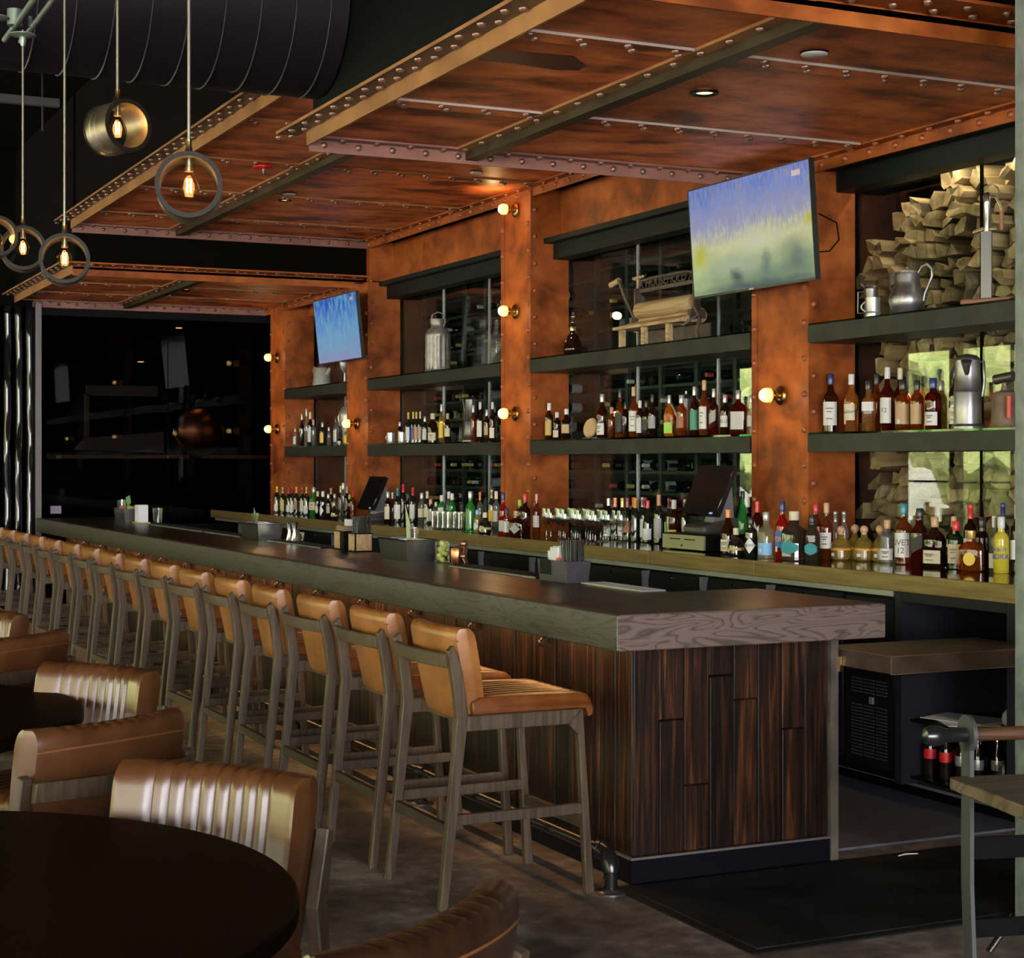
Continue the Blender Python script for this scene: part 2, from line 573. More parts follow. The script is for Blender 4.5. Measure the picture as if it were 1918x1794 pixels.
def wpart(name, mb, mats, parent, smooth=True, ang=0.7):
    """part modelled in world coordinates under an unrotated thing"""
    o = link(name, mb.mesh(name, mats, smooth, ang), parent)
    o.location = -parent.location
    return o


def struct(name, mb, mats, parent=None, smooth=False):
    o = link(name, mb.mesh(name, mats, smooth), parent)
    if parent is None:
        o['kind'] = 'structure'
    return o


def copy_tree(o, parent=None, loc=None, rotz=None):
    c = o.copy()
    COL.objects.link(c)
    c.parent = parent
    if loc is not None:
        c.location = loc
    if rotz is not None:
        c.rotation_euler = (0, 0, rotz)
    for ch in list(o.children):
        copy_tree(ch, c)
    return c


ORD = ['first', 'second', 'third', 'fourth', 'fifth', 'sixth', 'seventh', 'eighth', 'ninth', 'tenth', 'eleventh', 'twelfth', 'thirteenth',
       'fourteenth', 'fifteenth', 'sixteenth', 'seventeenth', 'eighteenth', 'nineteenth', 'twentieth', 'twentyfirst', 'twentysecond', 'twentythird',
       'twentyfourth', 'twentyfifth', 'twentysixth', 'twentyseventh', 'twentyeighth', 'twentyninth', 'thirtieth', 'thirtyfirst', 'thirtysecond']

# rivet dome pointing +Z, shared by every rivet
_rv = MB().lathe([(0.019, 0), (0.0175, 0.007), (0.0115, 0.0135), (0.00001, 0.0165)], 8, cap=False)
RIVMESH = _rv.mesh('rivet', RIVET)
RIVMESH_R = _rv.mesh('rivet_rusty', RIVETR)
DOWN = (pi, 0, 0)
TO_MX = (0, -pi / 2, 0)      # dome points to -X
TO_MY = (pi / 2, 0, 0)       # dome points to -Y


def rivet(parent, p, rot, me=None):
    return link('rivet', me or RIVMESH, parent, p, rot)


def text_mesh(name, body, size, m):
    cu = bpy.data.curves.new(name, 'FONT')
    cu.body = body
    cu.size = size
    cu.align_x = 'CENTER'
    cu.align_y = 'CENTER'
    cu.extrude = 0.0004
    o = bpy.data.objects.new(name, cu)
    COL.objects.link(o)
    me = bpy.data.meshes.new_from_object(o)
    bpy.data.objects.remove(o)
    bpy.data.curves.remove(cu)
    me.materials.clear()
    me.materials.append(m)
    return me

# ================================================================== SETTING
struct('floor', MB().box(-8.15, 7.3, -8.2, 34, -0.2, 0), CONC)
struct('floor_behind_bar', MB().box(3.28, 5.30, 5.87, 18.2, 0.001, 0.012), EPOXY)
struct('ceiling', MB().box(-8.15, 7.3, -8.2, 34, 4.8, 5.0), BLACK)
struct('wall_right', MB().box(7.15, 7.3, -8.2, 34, 0, 4.8), BLACK)
struct('wall_far', MB().box(-8.15, 7.15, 33.8, 34, 0, 4.8), BLACK)
# window walls: low sill, deep header and dark steel posts (openings stay open to the outside)
struct('wall_left', MB().box(-8.15, -8.0, -8.2, 34, 0, 0.35).box(-8.15, -8.0, -8.2, 34, 3.6, 4.8).box(-8.15, -8.0, 25.35, 30.0, 0.35, 3.6).box(-8.15, -8.0, 30.95, 34, 0.35, 3.6), BLACK)
struct('wall_back', MB().box(-8.0, 7.15, -8.2, -8.05, 0, 0.35).box(-8.0, 7.15, -8.2, -8.05, 3.6, 4.8).box(2.5, 7.15, -8.2, -8.05, 0.35, 3.6).box(-8.0, -6.0, -8.2, -8.05, 0.35, 3.6), BLACK)
wl = struct('window_1', MB().box(-8.14, -8.02, -8.1, 25.3, 0.35, 0.41), BLACKG)
for k in range(12):
    y = -8.0 + k * 2.90
    struct('window_post', MB().box(-8.15, -8.0, y - 0.10, y + 0.10, 0.35, 3.6), BLACKG, wl)
    struct('window_rail', MB().box(-8.10, -8.05, y + 0.10, min(y + 2.80, 25.3), 1.25, 1.29), BLACKG, wl)
    struct('window_mullion', MB().box(-8.10, -8.05, min(y + 1.45, 25.25), min(y + 1.50, 25.3), 0.41, 3.6), BLACKG, wl)
wb = struct('window_2', MB().box(-6.0, 2.5, -8.18, -8.06, 0.35, 0.41), BLACKG)
for k in range(3):
    x = -4.0 + k * 2.1
    struct('window_post', MB().box(x - 0.08, x + 0.08, -8.2, -8.05, 0.35, 3.6), BLACKG, wb)
# outside: ground and trees seen only as reflections
struct('ground_outside', MB().box(-40, -8.15, -30, 70, -0.5, -0.05), nmat('pale_bounce_ground', [(0.3, (0.20, 0.185, 0.15)), (0.7, (0.35, 0.325, 0.27))], nscale=0.6, rough=(0.8, 1)))  # pale concrete tone, chosen to bounce sunlight up to the canopies
LEAF = nmat('tree_foliage', [(0.3, (0.015, 0.03, 0.008)), (0.5, (0.12, 0.145, 0.042)), (0.75, (0.32, 0.33, 0.14))], nscale=2.2, detail=9, rough=(0.7, 0.9), spec=0.2)
TRUNK = mat('tree_trunk', (0.14, 0.10, 0.07), 0.9)
struct('added_slope_outside', MB().prism([(-22, -0.05), (-60, -0.05), (-60, 22), (-48, 20)], -30, 80, 'Y'), nmat('neutral_slope', [(0.3, (0.065, 0.065, 0.048)), (0.7, (0.155, 0.15, 0.12))], nscale=0.5, detail=10, rough=(0.9, 1.0), spec=0.1))  # added slope: covers the sky gaps in reflections, toned neutral for the bounce
random.seed(4)
for k in range(8):
    y = 4 + k * 5.6
    x = -14.5 - random.random() * 3
    hgt = 5.0 + random.random() * 3
    t = thing('tree', '%s green leafy tree outside the long window wall, counted from the near end' % ORD[k], 'tree', (x, y, -0.06), 0, 'trees outside the windows')
    part('trunk', MB().tube([(0, 0, 0), (0.1, 0.05, hgt * 0.3), (0, 0.2, hgt * 0.6)], [0.22, 0.17, 0.1], 8), TRUNK, t)
    bm = bmesh.new()
    bmesh.ops.create_icosphere(bm, subdivisions=4, radius=1)
    from mathutils import noise
    for v in bm.verts:
        n = v.co.normalized()
        q = 1 + 0.35 * noise.noise(n * 2.3 + Vector((k * 7, 0, 0))) + 0.22 * noise.noise(n * 7 + Vector((0, k * 5, 0)))
        v.co = Vector((n.x * 2.0 * q, n.y * 2.2 * q, hgt * 0.56 + n.z * hgt * 0.46 * q))
    me = bpy.data.meshes.new('crown')
    bm.to_mesh(me)
    bm.free()
    me.materials.append(LEAF)
    link('crown', me, t)

# ---- bulkheads over the canopies and the end wall
struct('wall_bulkhead', MB().box(2.862, 2.95, 5.20, 8.45, 3.345, 4.8).box(2.95, 7.15, 5.20, 5.30, 3.345, 4.8), BULK)
struct('wall_bulkhead', MB().box(2.93, 3.0, 8.45, 15.0, 3.74, 4.8), BLACK)
struct('wall_bulkhead', MB().box(2.93, 5.62, 15.02, 15.10, 3.36, 3.78), BLACK)
struct('wall_bulkhead', MB().box(2.93, 3.0, 15.1, 18.3, 3.36, 4.8), BLACK)
struct('wall_end', MB().box(2.98, 7.15, 18.75, 18.9, 0, 4.8), BLACK)
struct('wall_divider', MB().box(5.95, 6.02, 5.0, 5.3, 0, 3.3).box(5.95, 7.15, 5.2, 5.26, 0, 3.3), BLACK)
struct('wall_cellar', MB().box(6.62, 6.68, 5.2, 18.7, 0, 3.7), mat('cellar_wall', (0.012, 0.012, 0.011), 0.7))
struct('ceiling_cellar', MB().box(5.92, 7.15, 5.2, 18.7, 3.32, 3.38), BLACK)

# ================================================================== CANOPIES


def canopy(label, x0, x1, y0, y1, zl, ribs, midx, xin, near_beam, riv=RIVMESH, dx=0.21, far_lip=True, fy0=None):
    """x0 outer flange edge, xin vertical lip, zl bottom of the lips"""
    zp = zl + 0.045
    fy = y0 - 0.1 if fy0 is None else fy0
    t = thing('steel_canopy', label, 'canopy', ((x0 + x1) / 2, (y0 + y1) / 2, zl))
    T = t.location
    ys = [y0] + list(ribs) + [y1]
    xs = [xin, midx, x1]
    for a in range(2):
        for b in range(len(ys) - 1):
            wpart('ceiling_panel', MB().box(xs[a], xs[a + 1], ys[b], ys[b + 1], zp, zp + 0.02 + 0.003 * ((a + b) % 2)), RUSTCEIL, t, False)
    # straps under the panel joints, two staggered rows of rivets
    for y in ribs:
        for a in range(2):
            s = wpart('joint_strap', MB().box(xs[a] + 0.01, xs[a + 1] - 0.07, y, y + 0.13, zp - 0.012, zp - 0.001), RUSTCEIL, t, False)
            link('strap_edge_highlight', MB().box(xs[a] + 0.01, xs[a + 1] - 0.07, y - 0.0025, y - 0.0003, zp - 0.0125, zp - 0.001).mesh('strap_edge_highlight', EDGES if y0 < 6 else ANGLE, False), s)  # light on the strap's edge painted as a thin strip
            n = int((xs[a + 1] - xs[a] - 0.1) / dx)
            for k in range(n + 1):
                x = xs[a] + 0.08 + k * (xs[a + 1] - xs[a] - 0.22) / max(n, 1)
                rivet(s, (x, y + 0.035, zp - 0.012), DOWN, riv)
                rivet(s, (min(x + 0.05, xs[a + 1] - 0.09), y + 0.095, zp - 0.012), DOWN, riv)
    # long middle beam
    m = wpart('middle_beam', MB().box(midx, midx + 0.075, y0 + 0.02, y1 - 0.02, zl - 0.012, zp), DKSTEEL, t, False)
    st = wpart('beam_angle', MB().box(midx - 0.075, midx - 0.001, y0 + 0.02, y1 - 0.02, zp - 0.014, zp - 0.001), ANGLE, t, False)
    n = int((y1 - y0) / dx)
    for k in range(n):
        rivet(st, (midx - 0.035, y0 + 0.1 + k * (y1 - y0 - 0.2) / (n - 1), zp - 0.014), DOWN, riv)
    # front lip: hanging leg and outward flange with two rows of rivets
    wpart('front_angle', MB().box(xin - 0.012, xin, y0, y1, zl, zl + 0.09), ANGLE, t, False)
    fl = wpart('front_flange', MB().box(x0, xin - 0.0125, fy, y1 + 0.15, zl + 0.075, zl + 0.088), FLANGE, t, False)
    wpart('flange_edge', MB().box(x0 - 0.004, x0 - 0.0005, fy, y1 + 0.15, zl + 0.073, zl + 0.089), ANGLE, t, False)
    for k in range(n + 2):
        y = y0 + k * (y1 - y0) / n
        if y < fy + 0.1:
            continue
        rivet(fl, (x0 + 0.035, y, zl + 0.075), DOWN, riv)
        rivet(fl, (x0 + 0.085, y - 0.06, zl + 0.075), DOWN, riv)
    # far lip
    if far_lip:
        g = wpart('end_angle', MB().box(xin, x1, y1 - 0.012, y1, zl - 0.03, zp).box(xin, x1, y1 - 0.085, y1 - 0.012, zp - 0.013, zp - 0.002), PINK, t, False)
        n2 = int((x1 - xin) / 0.19)
        for k in range(n2):
            x = xin + 0.08 + k * (x1 - xin - 0.1) / n2
            rivet(g, (x, y1 - 0.012, zl + 0.008), TO_MY, riv)
            rivet(g, (x + 0.09, y1 - 0.05, zp - 0.013), DOWN, riv)
    if near_beam:
        g = wpart('end_angle', MB().box(xin, x1, y0, y0 + 0.012, zl - 0.012, zl + 0.075).box(xin - 0.1, x1, y0 - 0.2, y0 - 0.001, zl + 0.075, zl + 0.088), RUST, t, False)
        n2 = int((x1 - xin) / 0.19)
        for k in range(n2):
            x = xin + 0.05 + k * (x1 - xin - 0.1) / n2
            rivet(g, (x, y0 - 0.05, zl + 0.075), DOWN, riv)
            rivet(g, (x + 0.09, y0 - 0.14, zl + 0.075), DOWN, riv)
    # steel where the canopy meets the back wall
    w = wpart('wall_angle', MB().box(x1 - 0.085, x1, y0, y1, zp - 0.013, zp - 0.002).box(x1 - 0.014, x1, y0, y1, zl - 0.03, zp - 0.013), RUST, t, False)
    for k in range(n):
        y = y0 + 0.1 + k * (y1 - y0 - 0.2) / (n - 1)
        rivet(w, (x1 - 0.05, y, zp - 0.013), DOWN, RIVMESH_R)
        rivet(w, (x1 - 0.014, min(y + 0.1, y1 - 0.05), zl + 0.003), TO_MX, RIVMESH_R)
    return t


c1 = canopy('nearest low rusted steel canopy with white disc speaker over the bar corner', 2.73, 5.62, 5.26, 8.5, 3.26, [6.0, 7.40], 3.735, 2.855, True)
c2 = canopy('raised rusted steel canopy with red sprinkler over the middle of bar', 2.78, 5.62, 8.52, 15.0, 3.63, [9.9, 11.3, 12.7, 14.1], 3.80, 2.90, False, fy0=8.8)
c3 = canopy('farthest low rusted steel canopy below a black band', 2.80, 5.62, 15.12, 18.2, 3.255, [16.2, 17.2], 4.05, 2.93, True)
# dark drip stain on the first panel of the near canopy
stain = [(2.87, 6.376), (2.895, 6.394), (3.008, 6.351), (3.171, 6.335), (3.278, 6.326), (3.4, 6.449), (3.42, 6.55), (3.322, 6.585), (3.105, 6.556), (2.963, 6.57), (2.87, 6.48)]
st = MB()
st.prism(stain, 3.3042, 3.3048)
wpart('dark_stain', st, mat('rust_stain', (0.03, 0.005, 0.003), 0.4), c1, False)

# ---- fittings in the canopies


def disc_fitting(name, label, cat, p, r, m, rim=None):
    t = thing(name, label, cat, p)
    if rim:
        part('trim_ring', MB().lathe([(r * 0.62, 0.004), (r * 0.7, -0.004), (r, -0.006), (r * 1.04, 0.0), (r * 1.04, 0.004)], 28, cap=False), rim, t)
        part('lamp_disc', MB().lathe([(0.00001, 0.002), (r * 0.64, 0.002)], 28, cap=False), m, t)
    else:
        part('disc', MB().lathe([(0.00001, -0.010), (r * 0.9, -0.010), (r, -0.006), (r * 1.03, 0.0)], 28, cap=False), m, t)
        part('trim_ring', MB().lathe([(r, 0.004), (r * 1.0, -0.003), (r * 1.06, -0.001), (r * 1.06, 0.004)], 28, cap=False), BLACK, t)
    return t


WHITEP = mat('white_plastic', (0.75, 0.72, 0.66), 0.5)
disc_fitting('ceiling_speaker', 'white round speaker disc set in the near canopy', 'speaker', (4.13, 5.83, 3.295), 0.055, WHITEP)
disc_fitting('downlight', 'black rimmed recessed downlight in the near canopy', 'downlight', (4.13, 6.68, 3.297), 0.062, DOWNL, BLACKG)
disc_fitting('downlight', 'small lit downlight in raised canopy, nearer of two', 'downlight', (4.14, 12.9, 3.667), 0.05, DOWNL, BLACKG)
disc_fitting('ceiling_speaker', 'small pale disc on raised canopy panel near mounted lamps', 'speaker', (4.06, 12.55, 3.664), 0.05, WHITEP)
disc_fitting('ceiling_speaker', 'small pale disc on raised canopy near the tall column', 'speaker', (4.95, 11.05, 3.664), 0.045, WHITEP)
disc_fitting('downlight', 'small lit downlight in the farthest canopy', 'downlight', (4.28, 16.5, 3.292), 0.05, DOWNL, BLACKG)
disc_fitting('ceiling_speaker', 'small pale disc under the farthest canopy', 'speaker', (4.2, 16.95, 3.289), 0.05, WHITEP)
sp = thing('sprinkler', 'red fire sprinkler hanging under the raised canopy', 'sprinkler', (3.49, 11.35, 3.672))
part('escutcheon', MB().lathe([(0.00001, -0.05), (0.05, -0.05), (0.072, -0.038), (0.072, -0.03), (0.045, -0.02), (0.02, 0.0)], 20, cap=False), mat('red_enamel', (0.62, 0.02, 0.02), 0.35), sp)
part('head', MB().cyl((0, 0, -0.05), (0, 0, -0.075), 0.012, 10).lathe([(0.00001, -0.085), (0.022, -0.083), (0.022, -0.078), (0.00001, -0.075)], 14, cap=False), CHROME, sp)
# warm downlights over the bar
for nm, p, tgt, e in (('near_downlight', (4.13, 6.68, 3.28), (4.1, 6.7, 1), 26), ('raised_downlight', (4.14, 12.9, 3.64), (4.1, 12.9, 1), 30),
                      ('raised_downlight', (4.9, 10.6, 3.64), (5.3, 10.6, 1), 26), ('far_downlight', (4.28, 16.5, 3.26), (4.3, 16.5, 1), 24)):
    spot(nm, p, tgt, e, (1.0, 0.72, 0.45), 95, 0.8, 0.05)

# ================================================================== COLUMNS AND BACK WALL


def column(label, y0, y1, ztop, y1top=None):
    t = thing('steel_column', label, 'column', (5.75, (y0 + y1) / 2, 1.081))
    b = MB().box(5.6, 5.915, y0, y1, 1.1005, ztop if y1top is None else 3.30)
    wpart('plate', b, RUST, t, False)
    sides = [('corner_angle', MB().box(5.592, 5.5995, y0, y0 + 0.055, 1.1005, ztop - 0.02).box(5.592, 5.655, y0 - 0.008, y0 - 0.0005, 1.1005, ztop - 0.02)),
             ('corner_angle', MB().box(5.592, 5.5995, y1 - 0.055, y1, 1.1005, (ztop if y1top is None else 3.28) - 0.02))]
    for i, (nm, mb) in enumerate(sides):
        s = wpart(nm, mb, RUST, t, False)
        z = 1.2
        while z < ztop - 0.08:
            rivet(s, (5.592, y0 + 0.03 if i == 0 else y1 - 0.03, z), TO_MX, RIVMESH_R)
            if i == 0:
                rivet(s, (5.628, y0 - 0.008, z + 0.1), TO_MY, RIVMESH_R)
            z += 0.2
    return t


column('nearest rusted steel column behind the large television', 7.956, 8.521, 3.29)
col2 = column('tall rusted steel column with three brass wall lamps', 11.5, 12.016, 3.66)
col3 = column('rusted steel column behind the smaller television', 14.945, 15.511, 3.29)
wpart('upper_plate', MB().box(5.61, 5.915, 14.945, 15.02, 3.30, 3.66), RUST, col3, False)
column('farthest rusted steel column at the dark end wall', 17.431, 17.938, 3.28)

for i, (a, b) in enumerate(((8.521, 11.5), (12.016, 14.945))):
    struct('wall_header', MB().box(5.845, 5.915, a + 0.002, b - 0.002, 3.293, 3.66), RUST)
struct('wall_header', MB().box(5.845, 5.915, 15.515, 17.425, 3.16, 3.29), RUST)
for i, (a, b) in enumerate(((5.32, 7.945), (8.53, 11.49), (12.025, 14.935))):
    tr = struct('trim_%d' % (i + 1), MB().box(5.70, 5.905, a - 0.0 if i else a, b, 3.25, 3.29), CORN)
    struct('cornice_board', MB().box(5.775, 5.905, a, b - 0.012, 3.135, 3.2495), CORN, tr)

# glass fronts of the firewood store and the wine cellar
FRONTG = glass('storefront_glass', (0.95, 1.0, 0.98), 1.7, 0.0)
bays = [(5.32, 7.95, [6.914]), (8.527, 11.494, [9.43, 10.48]), (12.022, 14.939, [12.98, 13.95]), (15.517, 17.425, [16.5])]
for i, (a, b, js) in enumerate(bays):
    w = struct('window_%d' % (i + 3), MB().box(5.925, 5.945, a, b, 1.1005, 1.12), CORN)
    e = [a] + js + [b]
    for k in range(len(e) - 1):
        link('pane', MB().box(5.930, 5.938, e[k] + 0.004, e[k + 1] - 0.004, 1.12, 3.245).mesh('pane', FRONTG, False), w)
    for j in js:
        link('pane_joint', MB().box(5.926, 5.942, j - 0.006, j + 0.006, 1.10, 3.245).mesh('pane_joint', STEEL if i else BLACK, False), w)

# ---- shelves
SHELF = []
for i, (a, b, js) in enumerate(bays):
    lab = ['before the stacked firewood', 'between the large television and the lamp column', 'between lamp column and small television', 'beside the dark end wall'][i]
    for lv, z in (('upper', 2.392), ('lower', 1.784)):
        y0, y1 = a + 0.004, b - 0.004
        if i == 0:
            y0 = 5.35
        t = thing('wall_shelf', '%s blackened steel shelf %s' % (lv, lab), 'shelf', (5.75, (y0 + y1) / 2, z - 0.11))
        wpart('shelf_box', MB().box(5.585, 5.915, y0, y1, z - 0.108, z - 0.012), SHELFM, t, False)
        wpart('glass_top', MB().box(5.587, 5.915, y0 + 0.002, y1 - 0.002, z - 0.0115, z - 0.001), SHELFGLASS, t, False)

# ================================================================== BACK COUNTER
CZ = 1.10  # back counter, coolers and open shelf unit scaled about the camera, result written out
bc = thing('back_counter', 'long back counter with glossy black top and olive brass edge', 'counter', (5.5, 12, 1.02))
wpart('counter_top', MB().box(5.025, 5.92, 5.577, 18.2, 1.034, CZ), mat('gloss_black_counter', (0.010, 0.009, 0.008), 0.08, 0, 0.6), bc, False)
for a, b in ((5.577, 7.6), (7.6, 8.71), (8.71, 11.15), (11.15, 14.04), (14.04, 18.2)):
    wpart('edge_plate', MB().bbox(5.0, 5.0245, a + 0.001, b - 0.001, 1.022, CZ + 0.001, 0.002), COUNTERF, bc, False)
wpart('under_strip', MB().box(5.049, 5.063, 6.50, 18.2, 0.990, 1.016), STEEL, bc, False)
DOORM = mat('black_cooler_vinyl', (0.007, 0.008, 0.010), 0.4, 0, 0.12)
VENTG = mat('vent_grey', (0.06, 0.057, 0.057), 0.5)
HANDG = mat('handle_grey', (0.13, 0.13, 0.14), 0.35)
ybase = [6.505, 6.904, 7.57, 8.23, 8.88, 9.634, 10.405, 11.24, 12.02, 12.79, 13.56, 14.40, 15.42, 16.35, 17.3]
slat = MB().box(5.0605, 5.0655, 0, 0.082, 0, 0.005).mesh('vent_slat', VENTG, False)
for k in range(len(ybase) - 1):
    a, b = ybase[k], ybase[k + 1]
    t = thing('back_bar_cooler', 'black %s cooler under the back counter, %s from the near end' % ('vented' if k == 0 else 'doored', ORD[k]), 'cooler', (5.6, (a + b) / 2, 0.012), 0, 'coolers under the back counter')
    wpart('body', MB().box(5.092, 5.92, a + 0.002, b - 0.002, 0.12, 0.985), BLACKG, t, False)
    wpart('base', MB().box(5.36, 5.9, a + 0.03, b - 0.03, 0.012, 0.1199), BLACK, t, False)
    if k == 0:
        f = wpart('vent_panel', MB().bbox(5.066, 5.0915, a + 0.01, b - 0.01, 0.16, 0.975, 0.004), DOORM, t)
        for c in range(3):
            ya = a + 0.058 + c * 0.096
            for r in range(24):
                z = 0.207 + r * 0.0159
                if 0.447 < z < 0.505:
                    continue
                link('vent_slat', slat, f, (0, ya, z))
        link('switch', MB().box(5.060, 5.0655, a + 0.163, a + 0.192, 0.462, 0.495).mesh('switch', STEEL, False), f)
    else:
        f = wpart('door', MB().bbox(5.066, 5.0915, a + 0.012, b - 0.012, 0.18, 0.98, 0.006), DOORM, t)
        ha = b - 0.048
        h = MB().prism([(ha - 0.03, 0.98), (ha + 0.012, 0.98), (ha + 0.012, 0.59), (ha - 0.012, 0.59), (ha - 0.012, 0.928)], 5.033, 5.0655, 'X')
        link('handle', h.mesh('handle', HANDG, False), f)
        link('lock', MB().cyl((5.058, (a + b) / 2, 0.95), (5.0655, (a + b) / 2, 0.95), 0.009, 10).mesh('lock', CHROME), f)
kb = struct('baseboard_behind_bar', MB().box(5.30, 5.345, 5.9, 18, 0.012, 0.085), BLACK)
struct('cap_strip', MB().box(5.24, 5.2995, 5.9, 18, 0.072, 0.086), mat('grey_cap_strip', (0.16, 0.145, 0.145), 0.5), kb)
# open shelf unit at the near end of the counter
ou = thing('open_shelf_unit', 'open dark steel shelf unit under the near end of back counter', 'shelf unit', (5.5, 6.08, 0.12))
FRM = mat('dark_blue_grey_steel', (0.016, 0.017, 0.021), 0.45, 0.0, 0.15)
for y in (6.46, 5.70):
    wpart('post', MB().box(5.048, 5.096, y - 0.024, y + 0.024, 0.12, 1.02), FRM, ou, False)
wpart('top_rail', MB().box(5.048, 5.096, 5.726, 6.434, 0.972, 1.0205), FRM, ou, False)
wpart('back_panel', MB().box(5.86, 5.9, 5.67, 6.49, 0.12, 1.02), BLACK, ou, False)
wpart('side_panel', MB().box(5.10, 5.855, 6.44, 6.485, 0.12, 1.02), FRM, ou, False)
wpart('side_panel', MB().box(5.10, 5.855, 5.675, 5.72, 0.12, 1.02), FRM, ou, False)
for z in (0.158, 0.423, 0.735):
    wpart('board', MB().box(5.10, 5.855, 5.73, 6.435, z - 0.012, z), BLACKG, ou, False)
# papers, drinks and glasses on it
pp = thing('paper_stack', 'loose white papers on the open shelf', 'papers', (5.27, 6.26, 0.424))
for k in range(4):
    part('sheet', MB().box(-0.12, 0.12, -0.16, 0.16, k * 0.004, k * 0.004 + 0.002, 0, Matrix.Rotation(0.25 * k - 0.4, 4, 'Z')), PAPERW, pp, False)
COLA = mat('cola_glass', (0.014, 0.007, 0.005), 0.08, 0, 0.6)
for k, (x, y, red) in enumerate(((5.17, 6.38, 1), (5.24, 6.33, 1), (5.17, 6.27, 1), (5.24, 6.22, 1), (5.17, 6.16, 0), (5.24, 6.11, 0), (5.17, 6.05, 0), (5.24, 6.0, 0))):
    t = thing('soda_bottle', 'dark soda bottle with %s label, %s on the bottom shelf' % ('red' if red else 'silver', ORD[k]), 'bottle', (x, y, 0.159), 0, 'soda bottles on the bottom shelf')
    part('glass_body', MB().lathe([(0.026, 0), (0.029, 0.01), (0.026, 0.06), (0.029, 0.11), (0.024, 0.15), (0.012, 0.19), (0.011, 0.21)], 14), COLA, t)
    part('cap', MB().lathe([(0.014, 0.208), (0.0145, 0.222), (0.012, 0.226)], 12), mat('red_cap', (0.55, 0.02, 0.02), 0.4) if red else CHROME, t)
    part('paper_band', MB().lathe([(0.0288, 0.085), (0.0305, 0.11), (0.0285, 0.13)], 14, cap=False), mat('red_label', (0.65, 0.02, 0.025), 0.5) if red else mat('silver_label', (0.45, 0.45, 0.45), 0.3, 0.6), t)
CLEARG = glass('tumbler_glass', (0.97, 0.97, 0.95), 1.8, 0.0)


def tumbler(label, p, r=0.035, h=0.11, group=None, m=None):
    t = link('tumbler', MB().lathe([(r * 0.78, 0.0), (r * 0.82, 0.002), (r, h), (r * 0.93, h), (r * 0.74, 0.012), (0.0001, 0.012)], 16, cap=False).mesh('tumbler', m or CLEARG), None, p)
    return tag(t, label, 'glass', group)


for k, (x, y) in enumerate(((5.16, 5.88), (5.24, 5.87), (5.16, 5.79), (5.24, 5.785))):
    tumbler('clear tumbler, %s of four on the bottom shelf of open unit' % ORD[k], (x, y, 0.159), 0.032, 0.13, 'tumblers on the bottom shelf')
cl = MB().sphere((0, 0, 0.06), 0.07, 12, 8, 0, (0.8, 1, 0.8))
tag(link('bar_cloth', cl.mesh('bar_cloth', mat('grey_cloth', (0.42, 0.42, 0.44), 0.9)), None, (5.22, 5.86, 0.428)), 'crumpled grey cloth on the open shelf', 'cloth')
# lift-up flap between bar end and back counter
fp = thing('bar_flap', 'dark brown lift up bar flap hinged to the bar end', 'flap', (4.7, 5.63, 0.79))
wpart('flap_top', MB().bbox(4.19, 4.98, 5.405, 5.86, 0.792, 0.862, 0.003), nmat('brown_metal_top', [(0.3, (0.045, 0.028, 0.017)), (0.7, (0.10, 0.066, 0.042))], nscale=8, rough=(0.28, 0.42), metal=0.3), fp, False)
EDGEM = mat('copper_edge', (0.40, 0.24, 0.15), 0.35, 0.8)
for a in ((4.188, 4.98, 5.4035, 5.4065, 0.8605, 0.8635), (4.188, 4.98, 5.4035, 5.4065, 0.7905, 0.7935), (4.188, 4.191, 5.4035, 5.4065, 0.792, 0.862), (4.188, 4.191, 5.405, 5.86, 0.8605, 0.8635)):
    wpart('edge_trim', MB().box(*a), EDGEM, fp, False)
wpart('hinge', MB().box(4.178, 4.1885, 5.72, 5.76, 0.77, 0.83), BRASS, fp, False)

# ================================================================== BAR
BX, BY, BZ = 2.971, 5.396, 1.07  # bar corner, like the other main positions, worked out from image pixels
bar = thing('bar_counter', 'long dark wooden bar counter with thick grey oak edge', 'bar', (3.7, 11.2, 0.0))
top = MB().prism([(BX + 0.055, BY + 0.055), (4.150, BY + 0.055), (4.150, 6.295), (3.70, 6.295), (3.70, 17.15), (BX + 0.055, 17.15)], 1.015, BZ - 0.0005)
wpart('bar_top', top, BARTOP, bar, False)
# mitred edge boards
soften(wpart('edge_board', MB().prism([(BX, BY), (BX + 0.0548, BY + 0.0548), (BX + 0.0548, 17.15), (BX, 17.15)], 0.939, BZ), OAKY, bar, False).data, 0.004)
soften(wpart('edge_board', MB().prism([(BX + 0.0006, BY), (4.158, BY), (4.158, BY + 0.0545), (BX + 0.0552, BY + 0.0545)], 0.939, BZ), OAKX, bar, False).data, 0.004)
wpart('edge_board', MB().box(4.1505, 4.158, BY + 0.055, 6.295, 0.939, BZ), OAKY, bar, False)
wpart('edge_board', MB().box(3.7005, 3.722, 6.30, 17.15, 0.99, BZ), mat('dark_bar_rail', (0.02, 0.016, 0.013), 0.35), bar, False)
wpart('core', MB().box(3.262, 4.13, 5.777, 6.2, 0.0, 0.938).box(3.262, 3.62, 6.2, 17.1, 0.0, 0.938), BLACK, bar, False)
wpart('soffit', MB().box(BX + 0.055, 4.149, BY + 0.056, 5.775, 0.955, 1.0145).box(BX + 0.056, 3.26, 5.776, 17.1, 0.955, 1.0145), mat('dark_underside', (0.03, 0.018, 0.01), 0.6), bar, False)
# front planks
random.seed(11)
pw = 0.131
n = int((17.1 - 5.752) / pw)
pm = {}
for k in range(n):
    y = 5.752 + k * pw
    d = random.choice((0.0, 0.002, 0.004, 0.006))
    if d not in pm:
        pm[d] = MB().bbox(-0.012 - d, 0.012, 0.002, pw - 0.002, 0.104, 0.952, 0.005).mesh('plank', PLANK, False)
    o = link('plank', pm[d], bar)
    o.location = Vector((3.248, y, 0)) - bar.location
